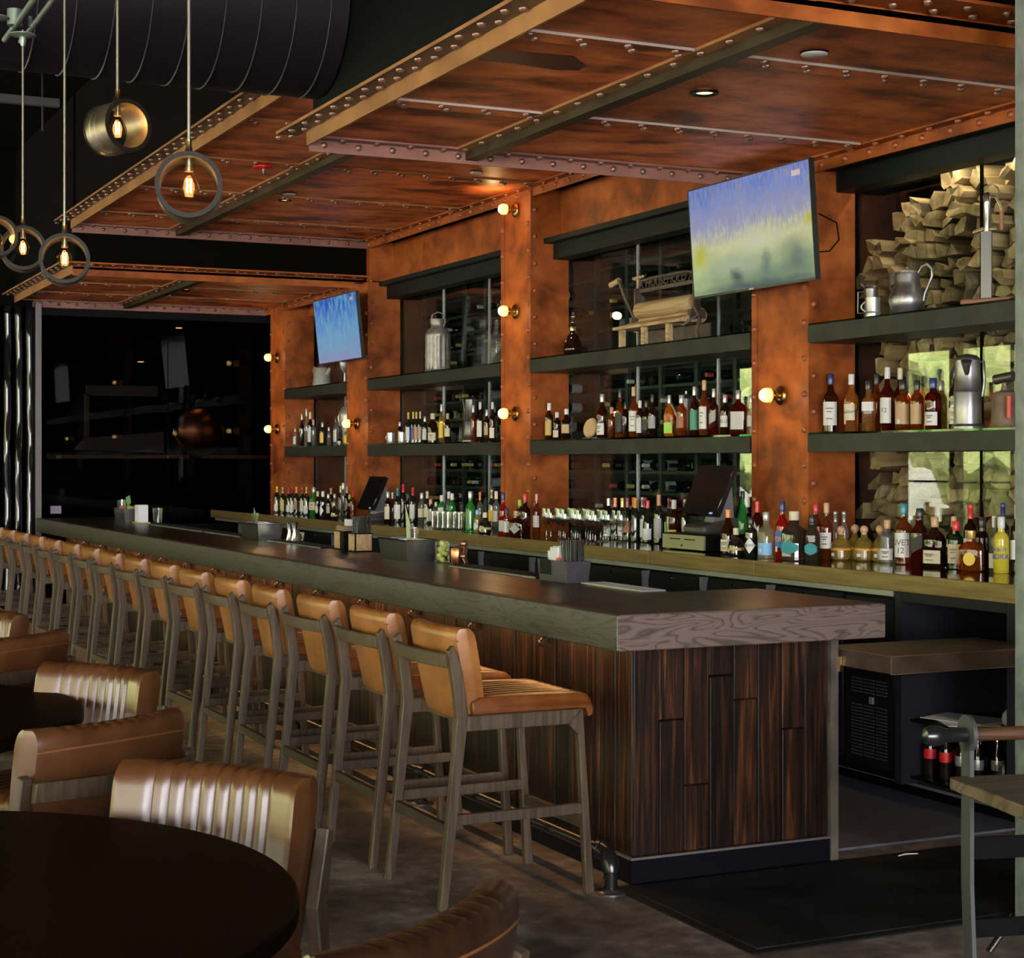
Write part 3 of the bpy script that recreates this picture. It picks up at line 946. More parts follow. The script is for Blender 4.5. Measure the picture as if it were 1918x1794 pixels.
# end planks, some butt-jointed
ew = (4.143 - 3.238) / 8
splits = [None, 0.62, 0.36, 0.78, 0.68, None, 0.55, None]
for k in range(8):
    x = 3.238 + k * ew
    segs = [(0.104, 0.952)] if splits[k] is None else [(0.104, splits[k] - 0.001), (splits[k] + 0.001, 0.952)]
    for (a, b) in segs:
        d = random.choice((0.0, 0.002, 0.004, 0.006))
        o = wpart('plank', MB().bbox(x + 0.0015, x + ew - 0.0015, 5.752 - d, 5.776, a, b, 0.004), PLANK, bar, False)
KICK = mat('black_kick_plate', (0.005, 0.005, 0.007), 0.42, 0, 0.05)
wpart('kick_plate', MB().box(3.222, 4.142, 5.738, 5.751, 0.001, 0.094), KICK, bar, False)
wpart('kick_plate', MB().box(3.222, 3.235, 5.7515, 17.1, 0.001, 0.094), KICK, bar, False)
KT = mat('kick_trim_metal', (0.26, 0.23, 0.22), 0.4, 0.7)
wpart('kick_trim', MB().box(3.218, 4.142, 5.734, 5.751, 0.0945, 0.1035), KT, bar, False)
wpart('kick_trim', MB().box(3.218, 3.2355, 5.7515, 17.1, 0.0945, 0.1035), KT, bar, False)
wpart('corner_post', MB().box(4.1435, 4.18, 5.733, 5.79, 0.001, 0.938), POST, bar, False)
# bag hooks under the overhang
for k in range(14):
    y = 6.45 + k * 0.73
    hk = link('bag_hook', MB().tube([(-0.002, 0, 0.02), (-0.03, 0, 0.016), (-0.05, 0, 0.0), (-0.045, 0, -0.018), (-0.03, 0, -0.02)], 0.006, 6).box(-0.004, 0.0, -0.02, 0.02, -0.01, 0.045).mesh('bag_hook', PIPEM), None, (3.228, y, 0.87))
    tag(hk, 'black iron bag hook under bar edge, %s from near end' % ORD[k], 'hook', 'bag hooks under the bar')
# foot rail
fr = thing('foot_rail', 'black iron pipe foot rail along the bar base', 'foot rail', (3.09, 5.64, 0.0))
pth = [(3.09, 5.66, 0.012), (3.09, 5.66, 0.09)]
wpart('end_stand', MB().cyl((3.09, 5.66, 0.012), (3.09, 5.66, 0.085), 0.024, 16).cyl((3.09, 5.66, 0.055), (3.09, 5.66, 0.075), 0.029, 16).cyl((3.09, 5.66, 0.012), (3.09, 5.66, 0.026), 0.029, 16), PIPEM, fr)
el = []
for k in range(9):
    a = pi / 2 * k / 8
    el.append((3.09, 5.66 + 0.065 * (1 - cos(a)), 0.085 + 0.065 * sin(a)))
wpart('elbow', MB().tube(el, 0.033, 16).cyl((3.09, 5.724, 0.15), (3.09, 5.748, 0.15), 0.036, 16), PIPEM, fr)
wpart('pipe', MB().cyl((3.09, 5.74, 0.15), (3.09, 17.1, 0.15), 0.024, 16), PIPEM, fr)
FLG = mat('worn_flange', (0.16, 0.14, 0.13), 0.3, 0.8)
for y in [5.66] + [5.66 + 1.87 * k for k in range(1, 7)]:
    f = wpart('floor_flange', MB().lathe([(0.058, 0.0005), (0.058, 0.008), (0.034, 0.013), (0.03, 0.018)], 22, M=Matrix.Translation((3.09, y, 0))), FLG, fr)
    if y > 5.7:
        wpart('stand', MB().cyl((3.09, y, 0.014), (3.09, y, 0.15), 0.022, 14).cyl((3.09, y - 0.035, 0.15), (3.09, y + 0.035, 0.15), 0.031, 14), PIPEM, fr)
# warm strip of light under the bar overhang
ls = thing('led_strip', 'warm light strip hidden under the bar overhang', 'light strip', (3.15, 11.4, 0.94))
wpart('channel', MB().box(3.13, 3.17, 5.9, 17.0, 0.945, 0.9545), STEEL, ls, False)
area('under_bar_light', (3.15, 11.45, 0.94), (0, 0, radians(90)), 11.0, 0.03, 26, (1.0, 0.50, 0.17))

# ================================================================== STOOLS AND CHAIRS


def cushion_back(w, z0, z1, xa, xb, th, bend, seams, dip=0.010, wtop=None, wbot=None):
    """upright cushion; xa/xb centre x at bottom/top; bend = how far the sides wrap forward"""
    mb = MB()
    nf = 52
    rings = []
    lv = [(0.0, 0.35), (0.02, 0.8), (0.06, 1.0)] + [(0.06 + 0.80 * k / 6, 1.0) for k in range(1, 7)]
    r = 0.14
    for k in range(1, 6):
        a = pi / 2 * k / 5
        lv.append((1 - r + r * sin(a), max(cos(a) ** 0.7, 0.06)))
    for t, tf in lv:
        z = z0 + (z1 - z0) * t
        xc = xa + (xb - xa) * t
        ww = w * ((wbot or 1) + ((wtop or 1) - (wbot or 1)) * min(t * 1.6, 1))
        ring = []
        for j in range(nf + 1):
            u = -1 + 2 * j / nf
            y = ww * u
            e = min(1.0, (1 - abs(u)) / 0.07)
            edge = sqrt(max(0.0, 1 - (1 - e) ** 2)) * 0.85 + 0.15
            d = 0
            for s in seams:
                d += dip * math.exp(-((u - s) * w / 0.0075) ** 2)
            ring.append((xc + bend * u * u + (th / 2 * edge) * tf - d * tf, y, z - (d * 0.8 * (1 - tf) if t > 0.5 else 0)))
        for j in range(nf, -1, -1):
            u = -1 + 2 * j / nf
            y = ww * u
            e = min(1.0, (1 - abs(u)) / 0.05)
            edge = sqrt(max(0.0, 1 - (1 - e) ** 2)) * 0.85 + 0.15
            d = sum(dip * math.exp(-((u - s) * w / 0.0075) ** 2) for s in seams) if t > 0.85 else 0
            ring.append((xc + bend * u * u - (th / 2 * edge) * tf, y, z - d * 0.8 * (1 - tf)))
        rings.append(ring)
    m = len(rings[0])
    vs = [p for rg in rings for p in rg]
    fs = []
    for i in range(len(rings) - 1):
        for k in range(m):
            fs.append((i * m + k, i * m + (k + 1) % m, (i + 1) * m + (k + 1) % m, (i + 1) * m + k))
    for base in (0, (len(rings) - 1) * m):
        for j in range(nf):
            q = (base + j, base + j + 1, base + m - 2 - j, base + m - 1 - j)
            fs.append(q if base else q[::-1])
    return mb.add(vs, fs)


def cushion_seat(x0, x1, w, zt, th, seams, drop, dip=0.008):
    """flat seat cushion with pleats running front to back and a waterfall front"""
    prof = [(x0, zt - th), (x0 - 0.004, zt - th * 0.5), (x0, zt - 0.012), (x0 + 0.03, zt)]
    for k in range(1, 6):
        prof.append((x0 + 0.03 + (x1 - 0.06 - x0 - 0.03) * k / 5, zt + 0.004 * sin(pi * k / 5)))
    prof += [(x1 - 0.025, zt - 0.006), (x1 - 0.006, zt - 0.022), (x1, zt - 0.045), (x1 - 0.004, zt - drop), (x1 - 0.018, zt - drop - 0.006), (x1 - 0.03, zt - th)]
    nf = 52
    vs, fs = [], []
    for x, z in prof:
        for j in range(nf + 1):
            u = -1 + 2 * j / nf
            e = min(1.0, (1 - abs(u)) / 0.06)
            ed = 1 - sqrt(max(0, 1 - (1 - e) ** 2))
            d = sum(dip * math.exp(-((u - s) * w / 0.0075) ** 2) for s in seams) if z > zt - th * 0.7 else 0
            zz = z - d - (0.02 * ed if z > zt - th + 0.005 else 0)
            vs.append((x, w * u, max(zz, zt - drop - 0.01)))
    m = nf + 1
    for i in range(len(prof)):
        i2 = (i + 1) % len(prof)
        for j in range(nf):
            fs.append((i * m + j, i * m + j + 1, i2 * m + j + 1, i2 * m + j))
    fs.append(tuple(i * m for i in range(len(prof))))
    fs.append(tuple(i * m + nf for i in range(len(prof)))[::-1])
    return MB().add(vs, fs)


def leg_poly(pts, d, y0, y1):
    """leg seen from the side: centre line pts (x, z), depth d, extruded in y"""
    L, R = [], []
    for i, (x, z) in enumerate(pts):
        dd = d[i] / 2
        L.append((x - dd, z))
        R.append((x + dd, z))
    return MB().prism(L + R[::-1], y0, y1, 'Y')


def make_stool():
    t = thing('bar_stool', 'stool', 'stool')
    hw = 0.262
    seams = [(-0.66 + 0.22 * k) for k in range(7)]
    part('backrest', cushion_back(0.232, 0.655, 1.012, -0.150, -0.215, 0.082, 0.020, seams, wtop=1.0, wbot=0.86), LEATHER, t)
    rim = [(-0.245 + 0.02 * u * u, 0.226 * u, 0.975 - 0.01 * u * u) for u in [-1 + k / 8 for k in range(17)]]
    part('piping', MB().tube(rim, 0.0035, 6), PIPING, t)
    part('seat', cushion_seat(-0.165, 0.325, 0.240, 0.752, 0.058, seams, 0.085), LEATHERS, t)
    part('seat_frame', MB().box(-0.17, 0.235, -0.24, -0.222, 0.665, 0.693).box(-0.17, 0.235, 0.222, 0.24, 0.665, 0.693).box(-0.18, -0.16, -0.24, 0.24, 0.655, 0.693).box(0.215, 0.235, -0.24, 0.24, 0.66, 0.693), FRAMEW, t, False)
    for s in (-1, 1):
        y0, y1 = (s * hw - 0.017, s * hw + 0.017)
        rp = MB().prism([(-0.318, 0.0), (-0.287, 0.0), (-0.205, 0.70), (-0.228, 0.86), (-0.262, 0.957), (-0.285, 0.935), (-0.262, 0.80), (-0.250, 0.69)], y0, y1, 'Y')
        part('leg', rp, FRAMEW, t, False, bevel=0.003)
        part('leg', MB().prism([(0.278, 0.0), (0.312, 0.0), (0.264, 0.696), (0.203, 0.643), (0.245, 0.60)], y0, y1, 'Y'), FRAMEW, t, False, bevel=0.003)
        part('side_rail', MB().prism([(-0.215, 0.642), (-0.207, 0.697), (0.2625, 0.697), (0.2025, 0.642)], y0 + 0.0005, y1 - 0.0005, 'Y'), FRAMEW, t, False, bevel=0.003)
        part('side_stretcher', MB().prism([(-0.262, 0.302), (-0.258, 0.342), (0.262, 0.342), (0.266, 0.302)], y0 + 0.006, y1 - 0.006, 'Y'), FRAMEW, t, False, bevel=0.003)
    part('rear_stretcher', MB().bar((-0.275, -0.245, 0.285), (-0.275, 0.245, 0.285), 0.022, 0.042), FRAMEW, t, False, bevel=0.003)
    part('front_stretcher', MB().bar((0.283, -0.245, 0.262), (0.283, 0.245, 0.262), 0.022, 0.042), FRAMEW, t, False, bevel=0.003)
    cr = MB()
    pts = [(-0.272 - 0.022 * (1 - (u * u)), 0.246 * u, 0.0) for u in [-1 + k / 6 for k in range(13)]]
    vs, fs = [], []
    for x, y, z in pts:
        vs += [(x - 0.010, y, 0.872), (x + 0.010, y, 0.872), (x + 0.002, y, 0.925), (x - 0.018, y, 0.925)]
    for i in range(len(pts) - 1):
        for k in range(4):
            fs.append((i * 4 + k, i * 4 + (k + 1) % 4, i * 4 + 4 + (k + 1) % 4, i * 4 + 4 + k))
    fs += [(3, 2, 1, 0), tuple(len(vs) - 4 + k for k in range(4))]
    part('back_rail', cr.add(vs, fs), FRAMEW, t, False, bevel=0.003)
    return t


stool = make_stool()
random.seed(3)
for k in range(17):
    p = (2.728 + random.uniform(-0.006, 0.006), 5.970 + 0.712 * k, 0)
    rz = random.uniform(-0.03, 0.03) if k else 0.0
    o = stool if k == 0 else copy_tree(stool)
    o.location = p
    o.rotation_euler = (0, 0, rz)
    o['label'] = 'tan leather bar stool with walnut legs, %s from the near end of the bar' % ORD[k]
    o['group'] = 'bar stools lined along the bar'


def make_chair():
    t = thing('lounge_chair', 'chair', 'chair')
    hw = 0.305
    seams = [(-0.62 + 0.155 * k) for k in range(9)]
    part('backrest', cushion_back(0.285, 0.43, 0.86, -0.20, -0.27, 0.112, 0.055, seams, dip=0.013, wtop=1.0, wbot=0.95), LEATHERD, t)
    rim = [(-0.318 + 0.055 * u * u, 0.272 * u, 0.805 - 0.01 * u * u) for u in [-1 + k / 8 for k in range(17)]]
    part('piping', MB().tube(rim, 0.0035, 6), PIPING, t)
    part('seat', cushion_seat(-0.19, 0.30, 0.275, 0.475, 0.09, seams, 0.10), LEATHERD, t)
    for s in (-1, 1):
        y0, y1 = (s * hw - 0.018, s * hw + 0.018)
        part('leg', MB().prism([(-0.335, 0.0), (-0.300, 0.0), (-0.205, 0.42), (-0.185, 0.55), (-0.235, 0.735), (-0.262, 0.725), (-0.232, 0.55), (-0.252, 0.40)], y0, y1, 'Y'), FRAMEW, t, False, bevel=0.003)
        part('leg', MB().prism([(0.262, 0.0), (0.296, 0.0), (0.262, 0.40), (0.205, 0.365), (0.238, 0.34)], y0, y1, 'Y'), FRAMEW, t, False, bevel=0.003)
        part('side_rail', MB().prism([(-0.225, 0.335), (-0.215, 0.385), (0.2615, 0.40), (0.2055, 0.355)], y0 + 0.0005, y1 - 0.0005, 'Y'), FRAMEW, t, False, bevel=0.003)
    part('seat_frame', MB().box(-0.2, 0.235, -0.285, -0.262, 0.345, 0.384).box(-0.2, 0.235, 0.262, 0.285, 0.345, 0.384).box(0.215, 0.235, -0.285, 0.285, 0.345, 0.384), FRAMEW, t, False)
    pts = [(-0.302 + 0.055 * u * u, 0.288 * u) for u in [-1 + k / 7 for k in range(15)]]
    vs, fs = [], []
    for x, y in pts:
        vs += [(x - 0.022, y, 0.655), (x - 0.002, y, 0.655), (x - 0.012, y, 0.715), (x - 0.034, y, 0.715)]
    for i in range(len(pts) - 1):
        for k in range(4):
            fs.append((i * 4 + k, i * 4 + (k + 1) % 4, i * 4 + 4 + (k + 1) % 4, i * 4 + 4 + k))
    fs += [(3, 2, 1, 0), tuple(len(vs) - 4 + k for k in range(4))]
    part('back_rail', MB().add(vs, fs), FRAMEW, t, False, bevel=0.003)
    return t


chair = make_chair()


def place_chair(o, top_mid, face, label):
    """top_mid = where the middle of the back's upper edge stands; face = direction the chair faces"""
    a = atan2(face[1], face[0])
    ux, uy = cos(a), sin(a)
    o.location = (top_mid[0] + 0.275 * ux, top_mid[1] + 0.275 * uy, 0)
    o.rotation_euler = (0, 0, a)
    o['label'] = label
    o['group'] = 'leather chairs around the round tables'


place_chair(chair, (1.205, 4.217), (-0.79, -0.62), 'brown channel backed chair behind the front round table, pleats facing camera')
for mid, face, lab in (
        ((1.11, 5.072), (-0.46, 0.89), 'brown leather chair with its plain back to camera between the two tables'),
        ((1.391, 6.476), (-0.85, -0.52), 'channel backed leather chair behind the second round table'),
        ((1.315, 7.742), (-0.64, 0.77), 'leather chair with plain back turned, left of the bar stools'),
        ((1.40, 9.06), (-0.93, -0.37), 'farthest leather chair half cut off at the left edge'),
        ((1.12, 2.63), (-0.58, 0.82), 'dark leather chair back in the blurred bottom foreground')):
    o = copy_tree(chair)
    place_chair(o, mid, face, lab)
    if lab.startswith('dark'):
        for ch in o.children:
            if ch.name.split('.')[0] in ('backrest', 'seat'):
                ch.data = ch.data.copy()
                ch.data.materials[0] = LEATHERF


def round_table(label, c, r):
    t = thing('round_table', label, 'table', (c[0], c[1], 0))
    part('table_top', MB().lathe([(0.0001, 0.705), (r - 0.01, 0.705), (r, 0.712), (r, 0.744), (r - 0.006, 0.75), (0.0001, 0.75)], 96, cap=False), TABLEM, t)
    part('pedestal', MB().lathe([(0.06, 0.02), (0.05, 0.06), (0.05, 0.70)], 20), BLACKG, t)
    part('foot', MB().lathe([(0.33, 0.0), (0.33, 0.012), (0.06, 0.035)], 32), BLACKG, t)
    return t


round_table('large dark brown round table in the front left corner', (0.182, 3.605), 0.957)
round_table('second dark brown round table cut off at the left edge', (0.25, 6.344), 1.0)

# ================================================================== FLOOR MAT, PILLAR, CART
fm = thing('floor_mat', 'black entrance mat on the floor at the bar end', 'mat', (4.0, 5.2, 0))
wpart('carpet', MB().bbox(3.165, 4.93, 4.79, 5.70, 0.0, 0.010, 0.003), MATM, fm, False)
wpart('border', MB().box(3.125, 3.1645, 4.75, 5.725, 0, 0.006).box(4.9305, 4.97, 4.75, 5.725, 0, 0.006).box(3.1645, 4.9305, 4.75, 4.7895, 0, 0.006).box(3.1645, 4.9305, 5.7005, 5.725, 0, 0.006), RUBBER, fm, False)
tag(link('paper_scrap', MB().prism([(0, 0), (0.05, 0.012), (0.10, 0.0), (0.05, 0.022)], 0, 0.004).mesh('paper_scrap', PAPERW, False), None, (4.42, 5.655, 0.0105)), 'small scrap of pale paper on the edge of black mat', 'paper')
pl = thing('support_pillar', 'grey green steel pillar at the right edge', 'pillar', (4.29, 4.52, 0))
wpart('shaft', MB().bbox(4.142, 4.44, 4.435, 4.66, 0.012, 4.8, 0.012, 2), GREYPILLAR, pl)
wpart('base_plate', MB().box(4.12, 4.46, 4.41, 4.69, 0, 0.0118), GREYPILLAR, pl, False)

ct = thing('serving_cart', 'iron serving cart with wooden top and rod handle at right edge', 'cart', (3.36, 3.62, 0), radians(-14))
# local: x runs right along the handle rod, y away from camera; board's left back corner near (-0.22, 0.18)
CW = wood('cart_board', (0.13, 0.095, 0.062), (0.055, 0.038, 0.026), 'X', ring=5, stretch=8, rough=(0.45, 0.6))
part('top_board', MB().bbox(-0.262, 0.60, -0.46, 0.10, 0.712, 0.748, 0.004), CW, ct)


def cart_side(x):
    out, inn = [], []
    pts = [(0.105, 0.87), (0.105, 0.75), (0.105, 0.45), (0.09, 0.25), (0.04, 0.04)]
    mb = MB()
    for (ya, za), (yb, zb) in zip(pts[:-1], pts[1:]):
        mb.bar((x, ya, za), (x, yb, zb), 0.055, 0.012, (1, 0, 0))
    mb.lathe([(0.0001, -0.006), (0.052, -0.006), (0.052, 0.006), (0.0001, 0.006)], 28, cap=False, M=Matrix.Translation((x, 0.105, 0.865)) @ Matrix.Rotation(pi / 2, 4, 'Y'))
    return mb


part('side_iron', cart_side(-0.205), CARTM, ct)
part('side_iron', cart_side(0.56), CARTM, ct)
for x in (-0.205, 0.56):
    part('front_leg', MB().bar((x, -0.42, 0.0), (x, -0.42, 0.71), 0.055, 0.012, (1, 0, 0)), CARTM, ct)
part('handle_rod', MB().cyl((-0.19, 0.105, 0.862), (0.6, 0.105, 0.862), 0.019, 18), wood('rod_wood', (0.075, 0.032, 0.012), (0.035, 0.014, 0.006), 'X', ring=12, stretch=10), ct)
part('knob', MB().lathe([(0.0001, -0.13), (0.022, -0.122), (0.031, -0.098), (0.026, -0.074), (0.020, -0.062), (0.020, 0.0)], 22, M=Matrix.Translation((-0.21, 0.105, 0.862)) @ Matrix.Rotation(pi / 2, 4, 'Y')), mat('black_gloss_knob', (0.010, 0.010, 0.011), 0.25, 0, 0.6), ct)
part('apron', MB().box(-0.16, 0.6, -0.40, 0.06, 0.672, 0.711), CARTM, ct, False)
part('cross_bar', MB().box(-0.198, 0.553, 0.098, 0.112, 0.515, 0.575), BLACKG, ct, False)
part('cross_bar', MB().box(-0.198, 0.553, 0.088, 0.102, 0.30, 0.35), BLACKG, ct, False)
part('chrome_brace', MB().cyl((-0.079, 0.228, 0.216), (0.010, 0.247, 0.31), 0.011, 12), CHROME, ct)

# ================================================================== CEILING SERVICES AND PENDANTS
du = thing('air_duct', 'big black spiral air duct across the dark ceiling', 'duct', (-0.4, 8.3, 3.47))
DR, DY, DZ = 0.45, 8.30, 3.92
RX = Matrix.Rotation(pi / 2, 4, 'Y')
wpart('duct_tube', MB().lathe([(DR, 0), (DR, 10.80)], 48, M=Matrix.Translation((-7.95, DY, DZ)) @ RX, cap=False), DUCTM, du)
x = -1.2
while x < 2.82:
    wpart('duct_seam', MB().lathe([(DR + 0.001, -0.004), (DR + 0.007, 0), (DR + 0.001, 0.004)], 48, M=Matrix.Translation((x, DY, DZ)) @ RX, cap=False), SEAMM, du)
    x += 0.172
hd = thing('duct_box', 'black square duct box beside the spiral duct', 'duct', (2.47, 7.4, 3.92))
wpart('box', MB().bbox(2.10, 2.85, 7.0, 7.8, 3.93, 4.79, 0.01), BLACKG, hd)
wpart('flange', MB().box(2.07, 2.855, 6.97, 7.83, 3.915, 3.929), DUCTM, hd, False)
for i, xx in enumerate((1.215, 1.285)):
    c = tag(link('conduit', MB().cyl((0, 0, 0), (0, 9.8, 0), 0.013, 12).mesh('conduit', CONDUIT), None, (xx, -2.0, 3.482)), '%s of two parallel green grey conduits above the pendants' % ('left' if i == 0 else 'right'), 'conduit')
ht = thing('pipe_hanger', 'grey strut hanging by a rod under the spiral duct', 'hanger', (0.7, 10.5, 3.35))
wpart('strut', MB().box(0.4, 2.05, 11.0, 11.05, 3.86, 3.91), mat('grey_strut', (0.10, 0.10, 0.11), 0.5, 0.4), ht, False)
wpart('rod', MB().cyl((1.95, 11.025, 3.70), (1.95, 11.025, 4.79), 0.008, 8), SEAMM, ht)


def make_pendant(k, x, y, z, axis, r, label):
    t = thing('pendant_lamp', label, 'lamp', (x, y, z), 0, 'ring pendant lamps hanging over the tables')
    L = 0.067
    R = Matrix.Rotation(axis, 4, 'Z') @ Matrix.Rotation(pi / 2, 4, 'X')     # drum axis horizontal
    ring = MB().lathe([(r - 0.010, -L), (r - 0.002, -L), (r, -L + 0.004), (r, -L * 0.55), (r - 0.004, -L * 0.5), (r, -L * 0.45), (r, -L * 0.1), (r - 0.004, -L * 0.05), (r, 0), (r, L - 0.004),
                       (r - 0.002, L), (r - 0.010, L), (r - 0.010, -L)], 56, M=R, cap=False)
    part('drum', ring, BRONZE, t)
    for s in (-1, 1):
        part('rim', MB().lathe([(r - 0.012, L * s), (r + 0.0015, L * s), (r + 0.0015, L * s * 1.05), (r - 0.012, L * s * 1.05), (r - 0.012, L * s)], 56, M=R, cap=False), mat('dark_rim', (0.012, 0.009, 0.006), 0.45, 0.0, 0.12), t)
    part('lens', MB().lathe([(0.0001, L * 0.9), (r - 0.011, L * 0.9)], 40, M=R, cap=False), GLASS, t)
    part('rod', MB().cyl((0, 0, r + 0.03), (0, 0, 3.47 - z), 0.005, 10), RODM, t)
    part('finial', MB().lathe([(0.018, r - 0.004), (0.012, r + 0.012), (0.008, r + 0.03), (0.008, r + 0.045)], 14), BRASS, t)
    part('socket', MB().cyl((0, 0, r - 0.008), (0, 0, r - 0.034), 0.010, 14).cyl((0, 0, r - 0.034), (0, 0, r - 0.045), 0.013, 14), OLDBRASS, t)
    zc = r - 0.087
    b = part('bulb', MB().lathe([(0.010, r - 0.045), (0.0115, zc + 0.034), (0.020, zc + 0.023), (0.028, zc + 0.005), (0.028, zc - 0.009), (0.020, zc - 0.026), (0.0001, zc - 0.032)], 18, cap=False), BULBG, t)
    for q in (-1, 1):
        link('filament', MB().cyl((0.005 * q, 0, zc - 0.018), (0.005 * q, 0, zc + 0.022), 0.0026, 6).mesh('filament', FILAMENT), b)
    part('ceiling_plate', MB().lathe([(0.008, -0.05), (0.014, -0.03), (0.014, -0.012), (0.056, -0.004), (0.056, 0.0), (0.03, 0.004)], 24, M=Matrix.Translation((0, 0, 3.47 - z)) @ Matrix.Translation((0, 0, -0.02))), CONDUIT, t)
    lp = point('pendant_glow', (x, y, z + zc), 0.9, (1.0, 0.55, 0.22), 0.02)
    return t


PEND = [(1.25, 4.777, 2.394, -0.27, 0.0915, 'largest ring pendant lamp, before the raised canopy'),
        (1.25, 5.696, 2.725, 0.32, 0.085, 'highest ring pendant lamp, turned to show its bronze side'),
        (1.25, 6.608, 2.385, -0.20, 0.0925, 'ring pendant lamp with bright glass, lowest on the left'),
        (1.25, 7.537, 2.530, -0.15, 0.0925, 'ring pendant lamp second from the left edge'),
        (1.10, 7.29, 2.543, -0.05, 0.081, 'ring pendant lamp cut off by the left edge')]
for k, (x, y, z, a, r, lab) in enumerate(PEND):
    make_pendant(k, x, y, z, a, r, lab)
jb = thing('junction_box', 'green grey round junction box on the conduits', 'junction box', (1.21, 7.50, 3.475))
part('box', MB().cyl((0, 0.0, 0.0), (0, 0.0, 0.068), 0.032, 16), CONDUIT, jb)
part('knockout', MB().cyl((0.066, 0, 0.0), (0.066, 0, 0.045), 0.012, 12), mat('dark_conduit', (0.05, 0.05, 0.06), 0.5), jb)

# ---- brass sconces on the columns


def sconce(p, label):
    t = thing('wall_sconce', label, 'lamp', p, 0, 'brass bulb lamps on the steel columns')
    Rm = Matrix.Rotation(-pi / 2, 4, 'Y')         # +Z of the profile points to -X
    part('wall_plate', MB().lathe([(0.055, 0), (0.055, 0.008), (0.045, 0.016), (0.022, 0.022)], 24, M=Rm), BRASS, t)
    part('socket', MB().lathe([(0.020, 0.02), (0.020, 0.05), (0.032, 0.056), (0.045, 0.075), (0.047, 0.082)], 22, M=Rm), BRASS, t)
    part('bulb', MB().lathe([(0.018, 0.05), (0.024, 0.064), (0.035, 0.076), (0.041, 0.092), (0.0415, 0.105), (0.037, 0.121), (0.027, 0.134), (0.014, 0.141), (0.0001, 0.143)], 20, M=Rm, cap=False), SCBULB, t)
    point('sconce_glow', (p[0] - 0.19, p[1], p[2]), 2.2, (1.0, 0.60, 0.26), 0.03)


for y, z, lab in ((11.75, 3.53, 'top brass bulb lamp of three on the tall column'), (11.75, 2.76, 'middle brass bulb lamp of three on the tall column'), (11.75, 1.985, 'bottom brass bulb lamp of three on the tall column'),
                  (17.69, 2.735, 'upper brass bulb lamp on the farthest column'), (17.69, 1.97, 'lower brass bulb lamp on the farthest column'),
                  (15.23, 1.98, 'single brass bulb lamp below the smaller television'), (8.215, 2.0, 'nearest brass bulb lamp below the large television')):
    sconce((5.591, y, z), lab)

# ================================================================== TELEVISIONS


